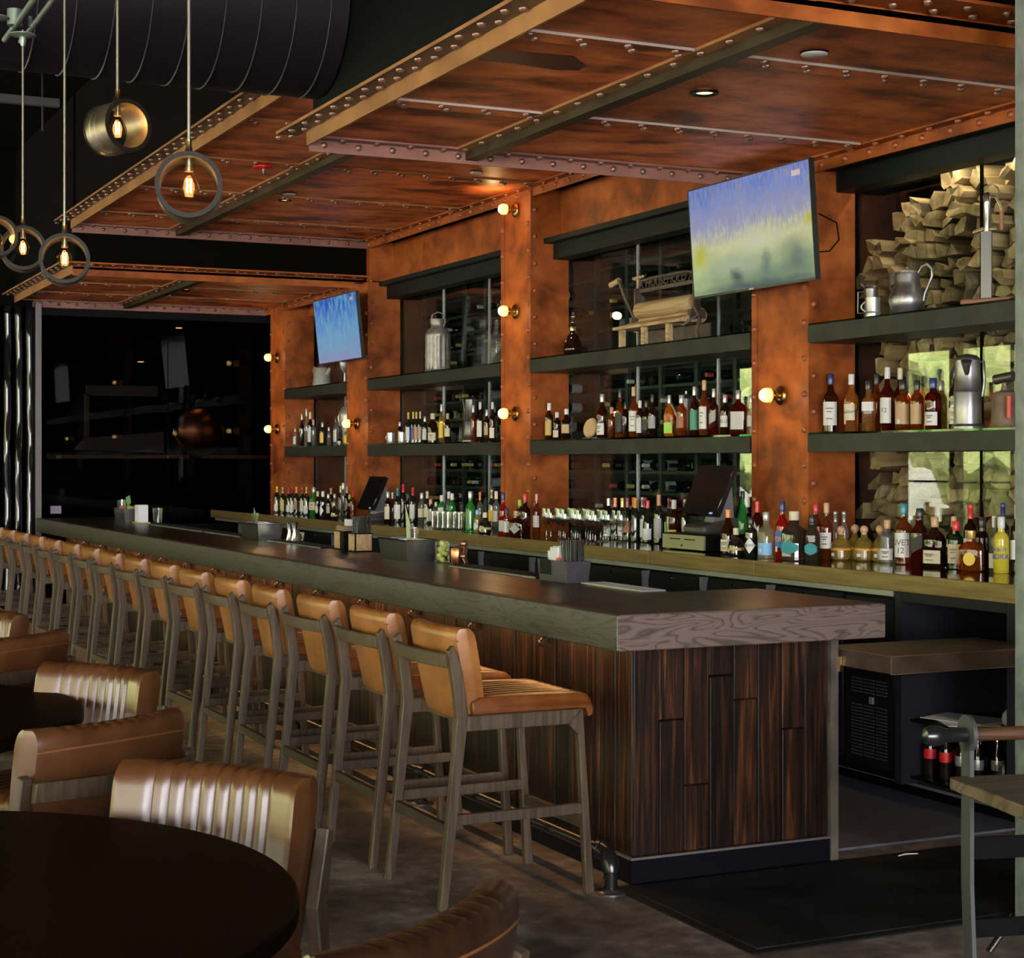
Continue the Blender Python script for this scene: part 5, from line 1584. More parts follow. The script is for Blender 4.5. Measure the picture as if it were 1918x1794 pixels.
BOTTLES = {  # bottle places, heights and radii computed from image pixels
 'near counter': (1.1, [
  (5.215, 8.184, 0.252, 0.0419, 'burg', 'darkamber', 'cream', 'orange', 'low', ''),
  (5.183, 8.054, 0.154, 0.0443, 'ball', 'black', 'gold', 'cream', 'band', ''),
  (5.55, 8.553, 0.348, 0.0346, 'shaker', 'green', 'none', 'black', '', ''),
  (5.169, 7.883, 0.221, 0.0349, 'gin', 'black', 'white', 'black', 'diamond', 'HENDRICKS'),
  (5.55, 8.397, 0.291, 0.0403, 'wine', 'darkred', 'none', 'red', '', ''),
  (5.186, 7.761, 0.25, 0.0445, 'whisky', 'pale', 'sky', 'silver', 'low', ''),
  (5.236, 7.681, 0.309, 0.0386, 'whisky', 'red', 'blue', 'navy', 'mid', 'APEROL'),
  (5.207, 7.531, 0.26, 0.059, 'square', 'clearbrown', 'teal', 'cream', 'wide', ''),
  (5.265, 7.449, 0.24, 0.0377, 'square', 'clearbrown', 'teal', 'black', 'wide', ''),
  (5.55, 7.82, 0.291, 0.0353, 'square', 'amber', 'none', 'red', '', ''),
  (5.418, 7.537, 0.301, 0.0355, 'whisky', 'amber', 'white', 'cork', 'mid', ''),
  (5.55, 7.638, 0.252, 0.0289, 'wine', 'clear', 'none', 'silver', '', ''),
  (5.528, 7.533, 0.255, 0.0285, 'wine', 'clear', 'none', 'silver', '', ''),
  (5.448, 7.45, 0.182, 0.0537, 'ball', 'gold', 'orange', 'corkball', 'ribbon', ''),
  (5.547, 7.462, 0.188, 0.0426, 'ball', 'gold', 'lime', 'corkball', 'ribbon', ''),
  (5.515, 7.34, 0.187, 0.0532, 'ball', 'gold', 'orange', 'corkball', 'ribbon', ''),
  (5.548, 7.248, 0.192, 0.0417, 'ball', 'gold', 'orange', 'corkball', 'ribbon', ''),
  (5.52, 7.151, 0.221, 0.0398, 'gin', 'clear', 'white', 'cork', 'low', ''),
  (5.52, 7.019, 0.309, 0.0447, 'whisky', 'amber', 'white', 'teal', 'tall', 'LIVET 12'),
  (5.514, 6.885, 0.288, 0.0401, 'square', 'darkred', 'black', 'black', 'slant', ''),
  (5.556, 6.947, 0.267, 0.0323, 'square', 'amber', 'none', 'red', '', ''),
  (5.503, 6.756, 0.249, 0.0553, 'flask', 'darkbrown', 'cream', 'cork', 'low', ''),
  (5.551, 6.671, 0.253, 0.0392, 'flask', 'darkbrown', 'none', 'cork', '', ''),
  (5.507, 6.604, 0.233, 0.0376, 'gin', 'darkgreen', 'cream', 'red', 'tall', ''),
  (5.545, 6.541, 0.315, 0.0335, 'wine', 'darkbrown', 'white', 'red', 'mid', ''),
  (5.557, 6.473, 0.256, 0.0333, 'gin', 'darkbrown', 'none', 'black', '', ''),
  (5.466, 6.444, 0.194, 0.0586, 'flask', 'amber', 'yellow', 'goldcap', 'oval', ''),
  (5.503, 6.324, 0.265, 0.0251, 'gin', 'clear', 'white', 'white', 'low', ''),
  (5.489, 6.262, 0.263, 0.0362, 'gin', 'yellow', 'none', 'white', '', 'ABSOLUT VODKA'),
  (5.56, 6.331, 0.326, 0.0302, 'wine', 'darkgreen', 'none', 'navy', '', ''),
  (5.56, 6.237, 0.323, 0.0299, 'wine', 'darkbrown', 'white', 'cream', 'mid', ''),
 ]),
 'wine group': (1.1, [
  (5.52, 10.146, 0.276, 0.0341, 'burg', 'winedark', 'white', 'silver', 'low', ''),
  (5.52, 10.053, 0.281, 0.0338, 'wine', 'winedark', 'cream', 'orange', 'high', ''),
  (5.528, 9.972, 0.279, 0.0336, 'wine', 'winedark', 'black', 'black', 'low', ''),
  (5.496, 9.91, 0.284, 0.0334, 'wine', 'winedark', 'white', 'goldcap', 'tall', ''),
  (5.494, 9.84, 0.285, 0.0333, 'wine', 'winedark', 'brown', 'maroon', 'mid', ''),
  (5.557, 9.868, 0.285, 0.0334, 'wine', 'winedark', 'none', 'orange', '', ''),
  (5.491, 9.731, 0.285, 0.033, 'wine', 'winedark', 'none', 'orange', '', ''),
  (5.557, 9.749, 0.29, 0.0331, 'wine', 'winedark', 'none', 'silver', '', ''),
  (5.52, 9.656, 0.289, 0.0328, 'wine', 'winedark', 'white', 'maroon', 'tall', ''),
  (5.499, 9.581, 0.273, 0.0326, 'burg', 'winedark', 'white', 'red', 'low', ''),
  (5.558, 9.548, 0.29, 0.0325, 'wine', 'winedark', 'none', 'maroon', '', ''),
  (5.504, 9.451, 0.311, 0.0322, 'wine', 'winedark', 'grey', 'salmon', 'tall', ''),
  (5.558, 9.412, 0.29, 0.0322, 'wine', 'winedark', 'lime', 'maroon', 'mid', ''),
  (5.533, 9.35, 0.287, 0.032, 'wine', 'winedark', 'none', 'black', '', ''),
  (5.5, 9.256, 0.283, 0.0334, 'gin', 'darkamber', 'yellow', 'white', 'low', ''),
  (5.558, 9.221, 0.287, 0.0317, 'wine', 'winedark', 'none', 'silver', '', ''),
 ]),
 'middle counter': (1.1, [
  (5.313, 13.704, 0.265, 0.0296, 'gin', 'darkbrown', 'cream', 'silver', 'tall', ''),
  (5.55, 14.207, 0.25, 0.0308, 'wine', 'amber', 'none', 'silver', '', ''),
  (5.389, 13.669, 0.296, 0.0319, 'wine', 'winedark', 'white', 'teal', 'tall', ''),
  (5.55, 13.951, 0.326, 0.0326, 'wine', 'winedark', 'none', 'red', '', ''),
  (5.516, 13.754, 0.253, 0.0322, 'gin', 'darkbrown', 'none', 'black', '', ''),
  (5.52, 13.648, 0.3, 0.032, 'wine', 'winedark', 'white', 'red', 'tall', ''),
  (5.52, 13.449, 0.258, 0.0316, 'gin', 'clear', 'cream', 'silver', 'mid', ''),
  (5.517, 13.32, 0.274, 0.0291, 'wine', 'winedark', 'cream', 'cream', 'mid', ''),
  (5.523, 13.26, 0.208, 0.029, 'gin', 'winedark', 'white', 'salmon', 'tall', ''),
  (5.52, 13.137, 0.188, 0.0266, 'gin', 'clear', 'white', 'silver', 'high', ''),
  (5.512, 12.998, 0.246, 0.0329, 'gin', 'green', 'white', 'white', 'high', ''),
  (5.558, 12.954, 0.275, 0.0285, 'gin', 'clear', 'none', 'white', '', ''),
  (5.55, 12.871, 0.263, 0.0305, 'gin', 'green', 'none', 'white', '', ''),
  (5.14, 11.58, 0.303, 0.0394, 'whisky', 'green', 'none', 'silver', '', ''),
  (5.14, 11.455, 0.168, 0.0273, 'gin', 'gold', 'white', 'sky', 'oval', ''),
  (5.55, 12.317, 0.282, 0.0252, 'wine', 'clear', 'none', 'orange', '', ''),
  (5.14, 11.318, 0.153, 0.0464, 'ball', 'black', 'gold', 'cream', 'band', ''),
  (5.55, 12.095, 0.306, 0.0269, 'wine', 'winedark', 'yellow', 'goldcap', 'mid', ''),
  (5.55, 12.013, 0.294, 0.0268, 'gin', 'clear', 'white', 'white', 'mid', ''),
  (5.2, 11.134, 0.298, 0.0325, 'whisky', 'red', 'white', 'navy', 'low', ''),
  (5.148, 10.963, 0.192, 0.0264, 'gin', 'amber', 'white', 'navy', 'tall', ''),
  (5.14, 10.792, 0.178, 0.0521, 'flask', 'darkamber', 'grey', 'cork', 'diamond', ''),
  (5.55, 11.591, 0.236, 0.03, 'gin', 'darkbrown', 'none', 'lime', '', ''),
  (5.264, 10.907, 0.294, 0.0339, 'square', 'darkamber', 'none', 'red', '', ''),
  (5.337, 10.872, 0.294, 0.0264, 'whisky', 'amber', 'white', 'salmon', 'mid', ''),
 ]),
 'far counter': (1.1, [
  (5.314, 16.827, 0.27, 0.0299, 'wine', 'winedark', 'white', 'yellow', 'low', ''),
  (5.29, 16.555, 0.265, 0.0295, 'wine', 'winedark', 'gold', 'silver', 'tall', ''),
  (5.348, 16.534, 0.257, 0.0295, 'wine', 'winedark', 'white', 'red', 'low', ''),
  (5.322, 16.349, 0.271, 0.0292, 'wine', 'winedark', 'white', 'maroon', 'low', ''),
  (5.305, 16.168, 0.273, 0.0289, 'wine', 'winedark', 'brown', 'orange', 'mid', ''),
  (5.359, 16.141, 0.268, 0.0289, 'wine', 'winedark', 'white', 'maroon', 'tall', ''),
  (5.308, 15.866, 0.277, 0.0284, 'wine', 'winedark', 'white', 'goldcap', 'low', ''),
  (5.372, 15.837, 0.274, 0.0388, 'square', 'green', 'cream', 'silver', 'mid', ''),
  (5.28, 15.453, 0.242, 0.0252, 'gin', 'darkbrown', 'white', 'cream', 'oval', ''),
  (5.14, 14.894, 0.252, 0.0292, 'gin', 'black', 'white', 'white', 'diamond', ''),
  (5.269, 15.117, 0.223, 0.0272, 'gin', 'darkbrown', 'cream', 'silver', 'mid', ''),
  (5.14, 14.588, 0.161, 0.0311, 'ball', 'black', 'gold', 'goldcap', 'band', ''),
  (5.55, 15.844, 0.265, 0.0286, 'wine', 'winedark', 'none', 'salmon', '', ''),
  (5.55, 15.736, 0.21, 0.0284, 'gin', 'clear', 'white', 'silver', 'high', ''),
  (5.55, 15.567, 0.29, 0.0281, 'wine', 'darkred', 'none', 'cream', '', ''),
  (5.55, 15.492, 0.321, 0.028, 'gin', 'clear', 'none', 'silver', '', ''),
  (5.55, 15.387, 0.287, 0.0279, 'wine', 'darkbrown', 'none', 'salmon', '', ''),
  (5.55, 15.313, 0.212, 0.0277, 'gin', 'darkred', 'none', 'lime', '', ''),
  (5.55, 15.225, 0.244, 0.0276, 'wine', 'amber', 'none', 'red', '', ''),
 ]),
 'bay one shelf': (1.784, [
  (5.69, 7.875, 0.325, 0.0431, 'whisky', 'darkamber', 'white', 'navy', 'tall', ''),
  (5.69, 7.686, 0.315, 0.0394, 'whisky', 'paleamber', 'cream', 'white', 'mid', 'CRAGGANMORE'),
  (5.69, 7.533, 0.273, 0.0359, 'square', 'paleamber', 'white', 'black', 'high', ''),
  (5.8, 7.607, 0.316, 0.0349, 'whisky', 'amber', 'none', 'black', '', ''),
  (5.69, 7.372, 0.337, 0.0368, 'whisky', 'darkred', 'white', 'white', 'tall', '12'),
  (5.8, 7.405, 0.338, 0.0343, 'whisky', 'darkred', 'none', 'cream', '', ''),
  (5.69, 7.242, 0.266, 0.0405, 'gin', 'amber', 'tan', 'black', 'tall', ''),
  (5.69, 7.125, 0.258, 0.0345, 'gin', 'amber', 'tan', 'black', 'tall', ''),
  (5.69, 6.997, 0.264, 0.0422, 'gin', 'darkred', 'white', 'navy', 'low', ''),
  (5.8, 7.069, 0.255, 0.0304, 'gin', 'gold', 'none', 'silver', '', ''),
  (5.69, 6.824, 0.31, 0.0335, 'whisky', 'winedark', 'cream', 'navy', 'low', ''),
 ]),
 'bay two shelf': (1.784, [
  (5.69, 11.551, 0.277, 0.032, 'gin', 'darkamber', 'white', 'white', 'mid', ''),
  (5.69, 11.38, 0.271, 0.0297, 'gin', 'darkamber', 'gold', 'white', 'tall', ''),
  (5.69, 11.25, 0.201, 0.0294, 'gin', 'darkbrown', 'cream', 'white', 'low', ''),
  (5.69, 11.099, 0.22, 0.033, 'square', 'darkbrown', 'tan', 'white', 'mid', ''),
  (5.69, 10.552, 0.309, 0.0391, 'whisky', 'darkamber', 'white', 'silver', 'low', ''),
  (5.69, 10.414, 0.212, 0.0258, 'gin', 'amber', 'none', 'cork', '', ''),
  (5.69, 10.295, 0.336, 0.031, 'whisky', 'amber', 'black', 'black', 'tall', ''),
  (5.69, 10.216, 0.243, 0.0254, 'gin', 'darkbrown', 'none', 'black', '', ''),
  (5.69, 10.105, 0.342, 0.0342, 'whisky', 'amber', 'white', 'cork', 'tall', ''),
  (5.69, 10.021, 0.247, 0.025, 'gin', 'darkamber', 'white', 'white', 'tall', ''),
  (5.69, 9.932, 0.244, 0.0249, 'square', 'darkbrown', 'black', 'black', 'mid', ''),
  (5.69, 9.854, 0.284, 0.0282, 'whisky', 'darkbrown', 'grey', 'black', 'mid', ''),
  (5.69, 9.636, 0.269, 0.0347, 'flask', 'orangeliq', 'lime', 'silver', 'low', ''),
  (5.69, 9.482, 0.264, 0.0342, 'gin', 'amber', 'brown', 'silver', 'mid', ''),
  (5.69, 9.325, 0.313, 0.0287, 'whisky', 'darkamber', 'green', 'silver', 'tall', ''),
  (5.69, 9.207, 0.348, 0.0335, 'whisky', 'amber', 'white', 'cork', 'tall', ''),
  (5.69, 9.094, 0.29, 0.0298, 'whisky', 'darkred', 'grey', 'silver', 'slant', ''),
  (5.69, 8.965, 0.249, 0.0295, 'gin', 'darkbrown', 'white', 'silver', 'mid', 'BELLS'),
  (5.69, 8.815, 0.27, 0.0469, 'flask', 'darkred', 'silver', 'silver', 'tall', ''),
  (5.69, 8.675, 0.236, 0.0256, 'gin', 'clear', 'silver', 'silver', 'mid', ''),
 ]),
 'bay three shelf': (1.784, [
  (5.69, 14.381, 0.196, 0.0216, 'gin', 'darkbrown', 'none', 'silver', '', ''),
  (5.69, 14.175, 0.277, 0.0261, 'wine', 'winedark', 'white', 'yellow', 'tall', ''),
  (5.69, 14.061, 0.277, 0.0212, 'wine', 'winedark', 'blue', 'yellow', 'tall', ''),
  (5.69, 13.986, 0.275, 0.0211, 'wine', 'winedark', 'orange', 'yellow', 'tall', ''),
  (5.69, 13.9, 0.275, 0.021, 'wine', 'winedark', 'grey', 'cream', 'tall', ''),
  (5.69, 13.79, 0.23, 0.0232, 'gin', 'darkbrown', 'white', 'silver', 'tall', ''),
  (5.69, 13.615, 0.253, 0.0413, 'gin', 'darkbrown', 'cream', 'cream', 'low', ''),
  (5.69, 13.422, 0.325, 0.0249, 'whisky', 'gold', 'yellow', 'silver', 'tall', ''),
  (5.69, 13.291, 0.245, 0.027, 'gin', 'darkbrown', 'cream', 'cork', 'mid', ''),
  (5.69, 12.759, 0.297, 0.0239, 'gin', 'amber', 'none', 'silver', '', ''),
  (5.69, 12.624, 0.318, 0.028, 'whisky', 'darkbrown', 'white', 'white', 'tall', ''),
  (5.69, 12.493, 0.255, 0.0235, 'gin', 'darkamber', 'tan', 'silver', 'mid', ''),
  (5.69, 12.385, 0.311, 0.0254, 'whisky', 'darkbrown', 'white', 'white', 'low', ''),
 ]),
 'bay four shelf': (1.784, [
  (5.69, 17.527, 0.2, 0.0256, 'gin', 'darkbrown', 'white', 'cream', 'tall', ''),
  (5.69, 17.382, 0.192, 0.0226, 'gin', 'clear', 'white', 'silver', 'tall', ''),
  (5.69, 17.158, 0.338, 0.0251, 'whisky', 'winedark', 'none', 'silver', '', ''),
  (5.69, 17.011, 0.385, 0.0249, 'whisky', 'clear', 'none', 'silver', '', ''),
  (5.69, 16.89, 0.348, 0.0275, 'gin', 'winedark', 'white', 'cream', 'tall', ''),
  (5.69, 16.788, 0.269, 0.0247, 'gin', 'clear', 'none', 'salmon', '', ''),
  (5.69, 16.504, 0.236, 0.027, 'gin', 'winedark', 'yellow', 'silver', 'tall', ''),
  (5.69, 16.308, 0.183, 0.0214, 'gin', 'clear', 'none', 'silver', '', ''),
  (5.69, 16.101, 0.285, 0.0264, 'gin', 'clear', 'silver', 'black', 'tall', ''),
  (5.69, 15.991, 0.083, 0.021, 'gin', 'darkbrown', 'cream', 'black', 'mid', ''),
  (5.69, 15.806, 0.169, 0.0234, 'gin', 'lime', 'yellow', 'white', 'tall', ''),
 ]),
}

# ================================================================== BOTTLES
COLS = {'white': (0.78, 0.77, 0.72), 'cream': (0.72, 0.65, 0.46), 'gold': (0.55, 0.40, 0.12), 'sky': (0.22, 0.48, 0.80), 'blue': (0.05, 0.12, 0.50), 'teal': (0.02, 0.22, 0.26),
        'orange': (0.80, 0.28, 0.05), 'lime': (0.35, 0.65, 0.10), 'black': (0.015, 0.015, 0.016), 'yellow': (0.80, 0.58, 0.08), 'brown': (0.28, 0.13, 0.06), 'grey': (0.34, 0.34, 0.33),
        'tan': (0.48, 0.32, 0.16), 'green': (0.06, 0.25, 0.14), 'silver': (0.55, 0.55, 0.55), 'red': (0.60, 0.03, 0.04), 'navy': (0.02, 0.03, 0.14), 'maroon': (0.28, 0.03, 0.05),
        'cork': (0.55, 0.34, 0.18), 'salmon': (0.70, 0.32, 0.22), 'goldcap': (0.62, 0.42, 0.12), 'corkball': (0.62, 0.36, 0.20)}
GL = {'darkamber': ((0.20, 0.045, 0.008), 0.10), 'amber': ((0.50, 0.13, 0.018), 0.13), 'paleamber': ((0.80, 0.42, 0.11), 0.12), 'orangeliq': ((0.85, 0.28, 0.03), 0.22), 'black': None, 'winedark': None,
      'green': ((0.05, 0.42, 0.08), 0.3), 'darkgreen': ((0.015, 0.06, 0.02), 0.3), 'darkred': ((0.22, 0.018, 0.007), 0.12), 'red': ((0.62, 0.02, 0.01), 0.25), 'pale': ((0.82, 0.80, 0.55), 0.12),
      'clear': ((0.90, 0.93, 0.92), 0.06), 'clearbrown': ((0.26, 0.20, 0.14), 0.10), 'gold': ((0.66, 0.52, 0.12), 0.18), 'darkbrown': ((0.06, 0.018, 0.006), 0.2), 'yellow': ((0.85, 0.72, 0.08), 0.55), 'lime': ((0.20, 0.50, 0.12), 0.5)}
GWORD = {'darkamber': 'dark amber', 'paleamber': 'pale amber', 'orangeliq': 'orange', 'winedark': 'black green', 'darkgreen': 'dark green', 'darkred': 'dark red', 'clearbrown': 'smoky clear', 'darkbrown': 'dark brown', 'pale': 'pale straw'}


def bmat(g):
    if g in ('black', 'winedark'):
        return mat('bottle_' + g, (0.008, 0.010, 0.007), 0.06, 0, 0.7)
    c, d = GL[g]
    return glass('bottle_' + g, c, 1.5, 0.02, d)


def cmat(c, kind):
    return mat('%s_%s' % (kind, c), COLS[c], 0.3 if kind == 'cap' else 0.6, 0.6 if c in ('silver', 'goldcap') else 0.0)


PROF = {  # (radius factor, height factor); neck starts where the cap begins
    'wine': ([(0.88, 0), (0.98, 0.01), (1, 0.03), (1, 0.60), (0.90, 0.66), (0.55, 0.71), (0.40, 0.75), (0.36, 0.80)], 0.36, 0.80),
    'burg': ([(0.88, 0), (0.98, 0.01), (1, 0.03), (1, 0.45), (0.88, 0.55), (0.62, 0.66), (0.42, 0.76), (0.36, 0.84)], 0.36, 0.84),
    'whisky': ([(0.9, 0), (1, 0.015), (1, 0.56), (0.94, 0.61), (0.72, 0.66), (0.46, 0.70), (0.38, 0.76), (0.36, 0.82)], 0.38, 0.82),
    'gin': ([(0.92, 0), (1, 0.015), (1, 0.60), (0.95, 0.655), (0.74, 0.70), (0.46, 0.735), (0.42, 0.80)], 0.44, 0.80),
    'square': ([(0.9, 0), (1, 0.02), (1, 0.56), (0.92, 0.62), (0.6, 0.68), (0.42, 0.72), (0.38, 0.82)], 0.42, 0.82),
    'flask': ([(0.88, 0), (1, 0.03), (1, 0.52), (0.90, 0.62), (0.55, 0.70), (0.34, 0.73), (0.30, 0.80)], 0.32, 0.80),
    'ball': ([(0.80, 0), (1, 0.05), (1, 0.36), (0.90, 0.50), (0.62, 0.60), (0.36, 0.66), (0.30, 0.76)], 0.34, 0.76),
    'shaker': ([(0.9, 0), (1, 0.015), (1, 0.50), (0.80, 0.58), (0.62, 0.66), (0.52, 0.74), (0.36, 0.80), (0.32, 0.86)], 0.34, 0.86)}
LSPEC = {'low': (0.08, 0.34), 'mid': (0.20, 0.48), 'tall': (0.12, 0.52), 'high': (0.40, 0.58), 'wide': (0.14, 0.40), 'band': (0.20, 0.30), 'ribbon': (0.30, 0.36), 'oval': (0.14, 0.46), 'diamond': (0.10, 0.50), 'slant': (0.26, 0.50)}
WHERE = {'near counter': 'on near back counter', 'wine group': 'beside the cash drawer', 'middle counter': 'on middle back counter', 'far counter': 'on far back counter',
         'bay one shelf': 'on shelf before firewood', 'bay two shelf': 'on shelf below large television', 'bay three shelf': 'on shelf below milk can', 'bay four shelf': 'on farthest low shelf'}
STICK = mat('white_price_sticker', (0.75, 0.74, 0.78), 0.6)


def make_bottle(x, y, z, h, r, ty, gl, lab, cap, spec, txt, label, group, phi):
    t = thing('bottle', label, 'bottle', (x, y, z), 0, group)
    prof, nr, nz_ = PROF[ty]
    sq = 0.6 if ty == 'square' else (0.35 if ty == 'flask' else 0.0)
    flat = 0.55 if ty == 'flask' else 1.0
    ns = 20
    P_ = [(a * r, b * h) for a, b in prof]
    fl = {'square': 0.92, 'flask': 1.0}.get(ty, 1.0)
    part('glass_body', MB().lathe([(a * fl, b) for a, b in P_], ns, sq=sq, flat=flat, rot=phi + pi / 2 if sq else 0), bmat(gl), t)
    # cap or capsule
    n0 = nr * r
    if cap == 'corkball':
        part('cap', MB().cyl((0, 0, nz_ * h - 0.004), (0, 0, nz_ * h + 0.01), n0 * 0.8, 12).sphere((0, 0, h - (1 - nz_) * h * 0.5), (1 - nz_) * h * 0.5, 12, 8), cmat(cap, 'cap'), t)
    elif ty in ('wine', 'burg'):
        part('cap', MB().lathe([(n0 * 1.06, (nz_ - 0.02) * h), (n0 * 1.0, (nz_ + 0.12) * h), (n0 * 1.1, (nz_ + 0.125) * h), (n0 * 1.1, h * 0.99), (n0 * 0.9, h)], 14), cmat(cap, 'cap'), t)
    else:
        part('cap', MB().lathe([(n0 * 1.02, (nz_ - 0.002) * h), (n0 * 1.1, (nz_ + 0.02) * h), (n0 * 1.1, h * 0.985), (n0 * 0.95, h)], 14), cmat(cap, 'cap'), t)
    lo = None
    if lab != 'none' and spec:
        a, b = LSPEC[spec]
        rad = r * 1.012 + 0.0004
        half = {'band': pi, 'ribbon': pi, 'wide': 1.15, 'oval': 0.62, 'diamond': 0.95}.get(spec, 1.05)
        na = 14
        vs, fs = [], []
        for q in range(na + 1):
            u = -1 + 2 * q / na
            an = phi + half * u
            if ty == 'flask':
                # lie on the flattened front
                e = 2 + 8 * sq
                aa = half * u * 0.75 + pi / 2
                rr = rad / ((abs(cos(aa)) ** e + abs(sin(aa)) ** e) ** (1 / e))
                lx, ly = rr * cos(aa), rr * sin(aa) * flat + 0.0006
                ro = phi - pi / 2
                px, py = lx * cos(ro) - ly * sin(ro), lx * sin(ro) + ly * cos(ro)
            elif ty == 'square':
                e = 2 + 8 * sq
                aa = half * u * 0.8 + pi / 2
                rr = rad * fl / ((abs(cos(aa)) ** e + abs(sin(aa)) ** e) ** (1 / e))
                lx, ly = rr * cos(aa), rr * sin(aa) + 0.0006
                ro = phi - pi / 2
                px, py = lx * cos(ro) - ly * sin(ro), lx * sin(ro) + ly * cos(ro)
            else:
                px, py = rad * cos(an), rad * sin(an)
            z0, z1 = a * h, b * h
            m = (z0 + z1) / 2
            hh = (z1 - z0) / 2
            if spec == 'oval':
                k = sqrt(max(0, 1 - u * u))
                z0, z1 = m - hh * max(k, 0.02), m + hh * max(k, 0.02)
            elif spec == 'diamond' or spec == 'wide':
                k = 1 - abs(u) if spec == 'diamond' else 0.35 + 0.65 * abs(cos(u * pi * 0.5))
                z0, z1 = m - hh * max(k, 0.02), m + hh * max(k, 0.02)
            elif spec == 'slant':
                z0, z1 = z0 + u * hh * 0.5, z1 + u * hh * 0.5
            vs += [(px, py, z0), (px, py, z1)]
        for q in range(na):
            fs.append((2 * q, 2 * q + 2, 2 * q + 3, 2 * q + 1))
        lo = part('paper_label', MB().add(vs, fs), cmat(lab, 'label'), t)
        if spec in ('low', 'tall', 'mid') and lab in ('white', 'cream') and r > 0.033 and not txt:
            # printed lines on the label
            for q, (zz, wv) in enumerate(((0.72, 0.5), (0.58, 0.32), (0.28, 0.4))):
                vs2, fs2 = [], []
                for w_ in range(5):
                    an = phi + wv * (-1 + 2 * w_ / 4)
                    zc = (a + (b - a) * zz) * h
                    for dz in (-0.0035, 0.0035):
                        vs2.append(((rad + 0.0005) * cos(an), (rad + 0.0005) * sin(an), zc + dz))
                for w_ in range(4):
                    fs2.append((2 * w_, 2 * w_ + 2, 2 * w_ + 3, 2 * w_ + 1))
                link('print_line', MB().add(vs2, fs2).mesh('print_line', mat('label_ink', (0.22, 0.20, 0.18), 0.6), False), lo)
    if txt:
        for q, wd in enumerate(txt.split(' ')):
            ink = {'APEROL': (0.9, 0.42, 0.05), 'ABSOLUT': (0.03, 0.08, 0.45), 'VODKA': (0.03, 0.08, 0.45)}.get(wd, (0.08, 0.08, 0.08))
            me = text_mesh('lettering', wd, r * (0.95 if len(wd) < 7 else 0.62), mat('ink_%02d' % int(ink[0] * 90), ink, 0.5))
            rr = r * 1.03 + 0.001
            for v in me.vertices:
                an = phi + v.co.x / rr
                v.co = Vector(((rr + v.co.z) * cos(an), (rr + v.co.z) * sin(an), v.co.y))
            o = link('lettering', me, lo or t)
            zz = 0.42 if txt.startswith('ABS') else (LSPEC[spec][0] + LSPEC[spec][1]) / 2 + (0.04 if ' ' in txt else 0)
            o.location.z = zz * h - q * r * 0.9
    if r > 0.036 and gl not in ('clear',) and lab != 'none':
        vs2 = []
        for an in (phi - 0.62, phi - 0.22):
            for zz in (0.13, 0.22):
                vs2.append(((r * 1.035 + 0.001) * cos(an), (r * 1.035 + 0.001) * sin(an), zz * h))
        if ty not in ('flask', 'square'):
            part('price_sticker', MB().add(vs2, [(0, 2, 3, 1)]), STICK, t, False)
    return t


random.seed(2)
for sname, (z, rows) in BOTTLES.items():
    order = sorted(range(len(rows)), key=lambda i: -rows[i][1])
    for rank, i in enumerate(order):
        x, y, h, r, ty, gl, lab, cap, spec, txt = rows[i]
        g = GWORD.get(gl, gl)
        lw = 'unlabelled' if lab == 'none' or not spec else lab + ' labelled'
        cw = {'goldcap': 'gold', 'corkball': 'round cork'}.get(cap, cap)
        label = '%s %s bottle with %s cap, %s from left %s' % (lw, g, cw, ORD[rank], WHERE[sname])
        phi = atan2(-0.55, -0.84) + random.uniform(-0.28, 0.22)
        make_bottle(x, y, z + 0.0005, h, r, ty, gl, lab, cap, spec, txt, label, 'bottles ' + WHERE[sname], phi)

# ---- wine glasses on the counter
WG = glass('wine_glass', (0.95, 0.96, 0.96), 2.1, 0.0)
wgm = MB().lathe([(0.036, 0.0), (0.034, 0.002), (0.006, 0.006), (0.0042, 0.014), (0.0042, 0.082), (0.012, 0.094), (0.030, 0.118), (0.035, 0.140), (0.034, 0.165), (0.030, 0.205),
                  (0.0288, 0.205), (0.0325, 0.165), (0.0335, 0.140), (0.0285, 0.119), (0.010, 0.098), (0.0001, 0.096)], 18, cap=False).mesh('wine_glass', WG)
k = 0
for row in range(3):
    for c in range(8):
        y = 9.72 + c * 0.106 - row * 0.01
        x = 5.19 + row * 0.09 + (0.02 if c % 2 else 0)
        o = link('wine_glass', wgm, None, (x, y, CZ + 0.0004))
        tag(o, 'clear stemmed wine glass, %s from the right in %s row on back counter' % (ORD[c], ('front', 'middle', 'rear')[row]), 'glass', 'wine glasses on the back counter')
cgm = MB().lathe([(0.026, 0.0), (0.028, 0.003), (0.034, 0.13), (0.032, 0.13), (0.025, 0.010), (0.0001, 0.010)], 16, cap=False).mesh('tumbler', CLEARG)
for k, (x, y) in enumerate(((5.18, 12.10), (5.26, 12.07), (5.18, 12.20), (5.26, 12.17), (5.18, 12.30), (5.26, 12.27), (5.18, 12.40), (5.26, 12.37), (5.34, 12.20), (5.34, 12.32))):
    o = link('tumbler', cgm, None, (x, y, CZ + 0.0004), (0, 0, 0))
    tag(o, 'clear tumbler among the green bottles on back counter, %s of ten' % ORD[k], 'glass', 'tumblers among the green bottles')

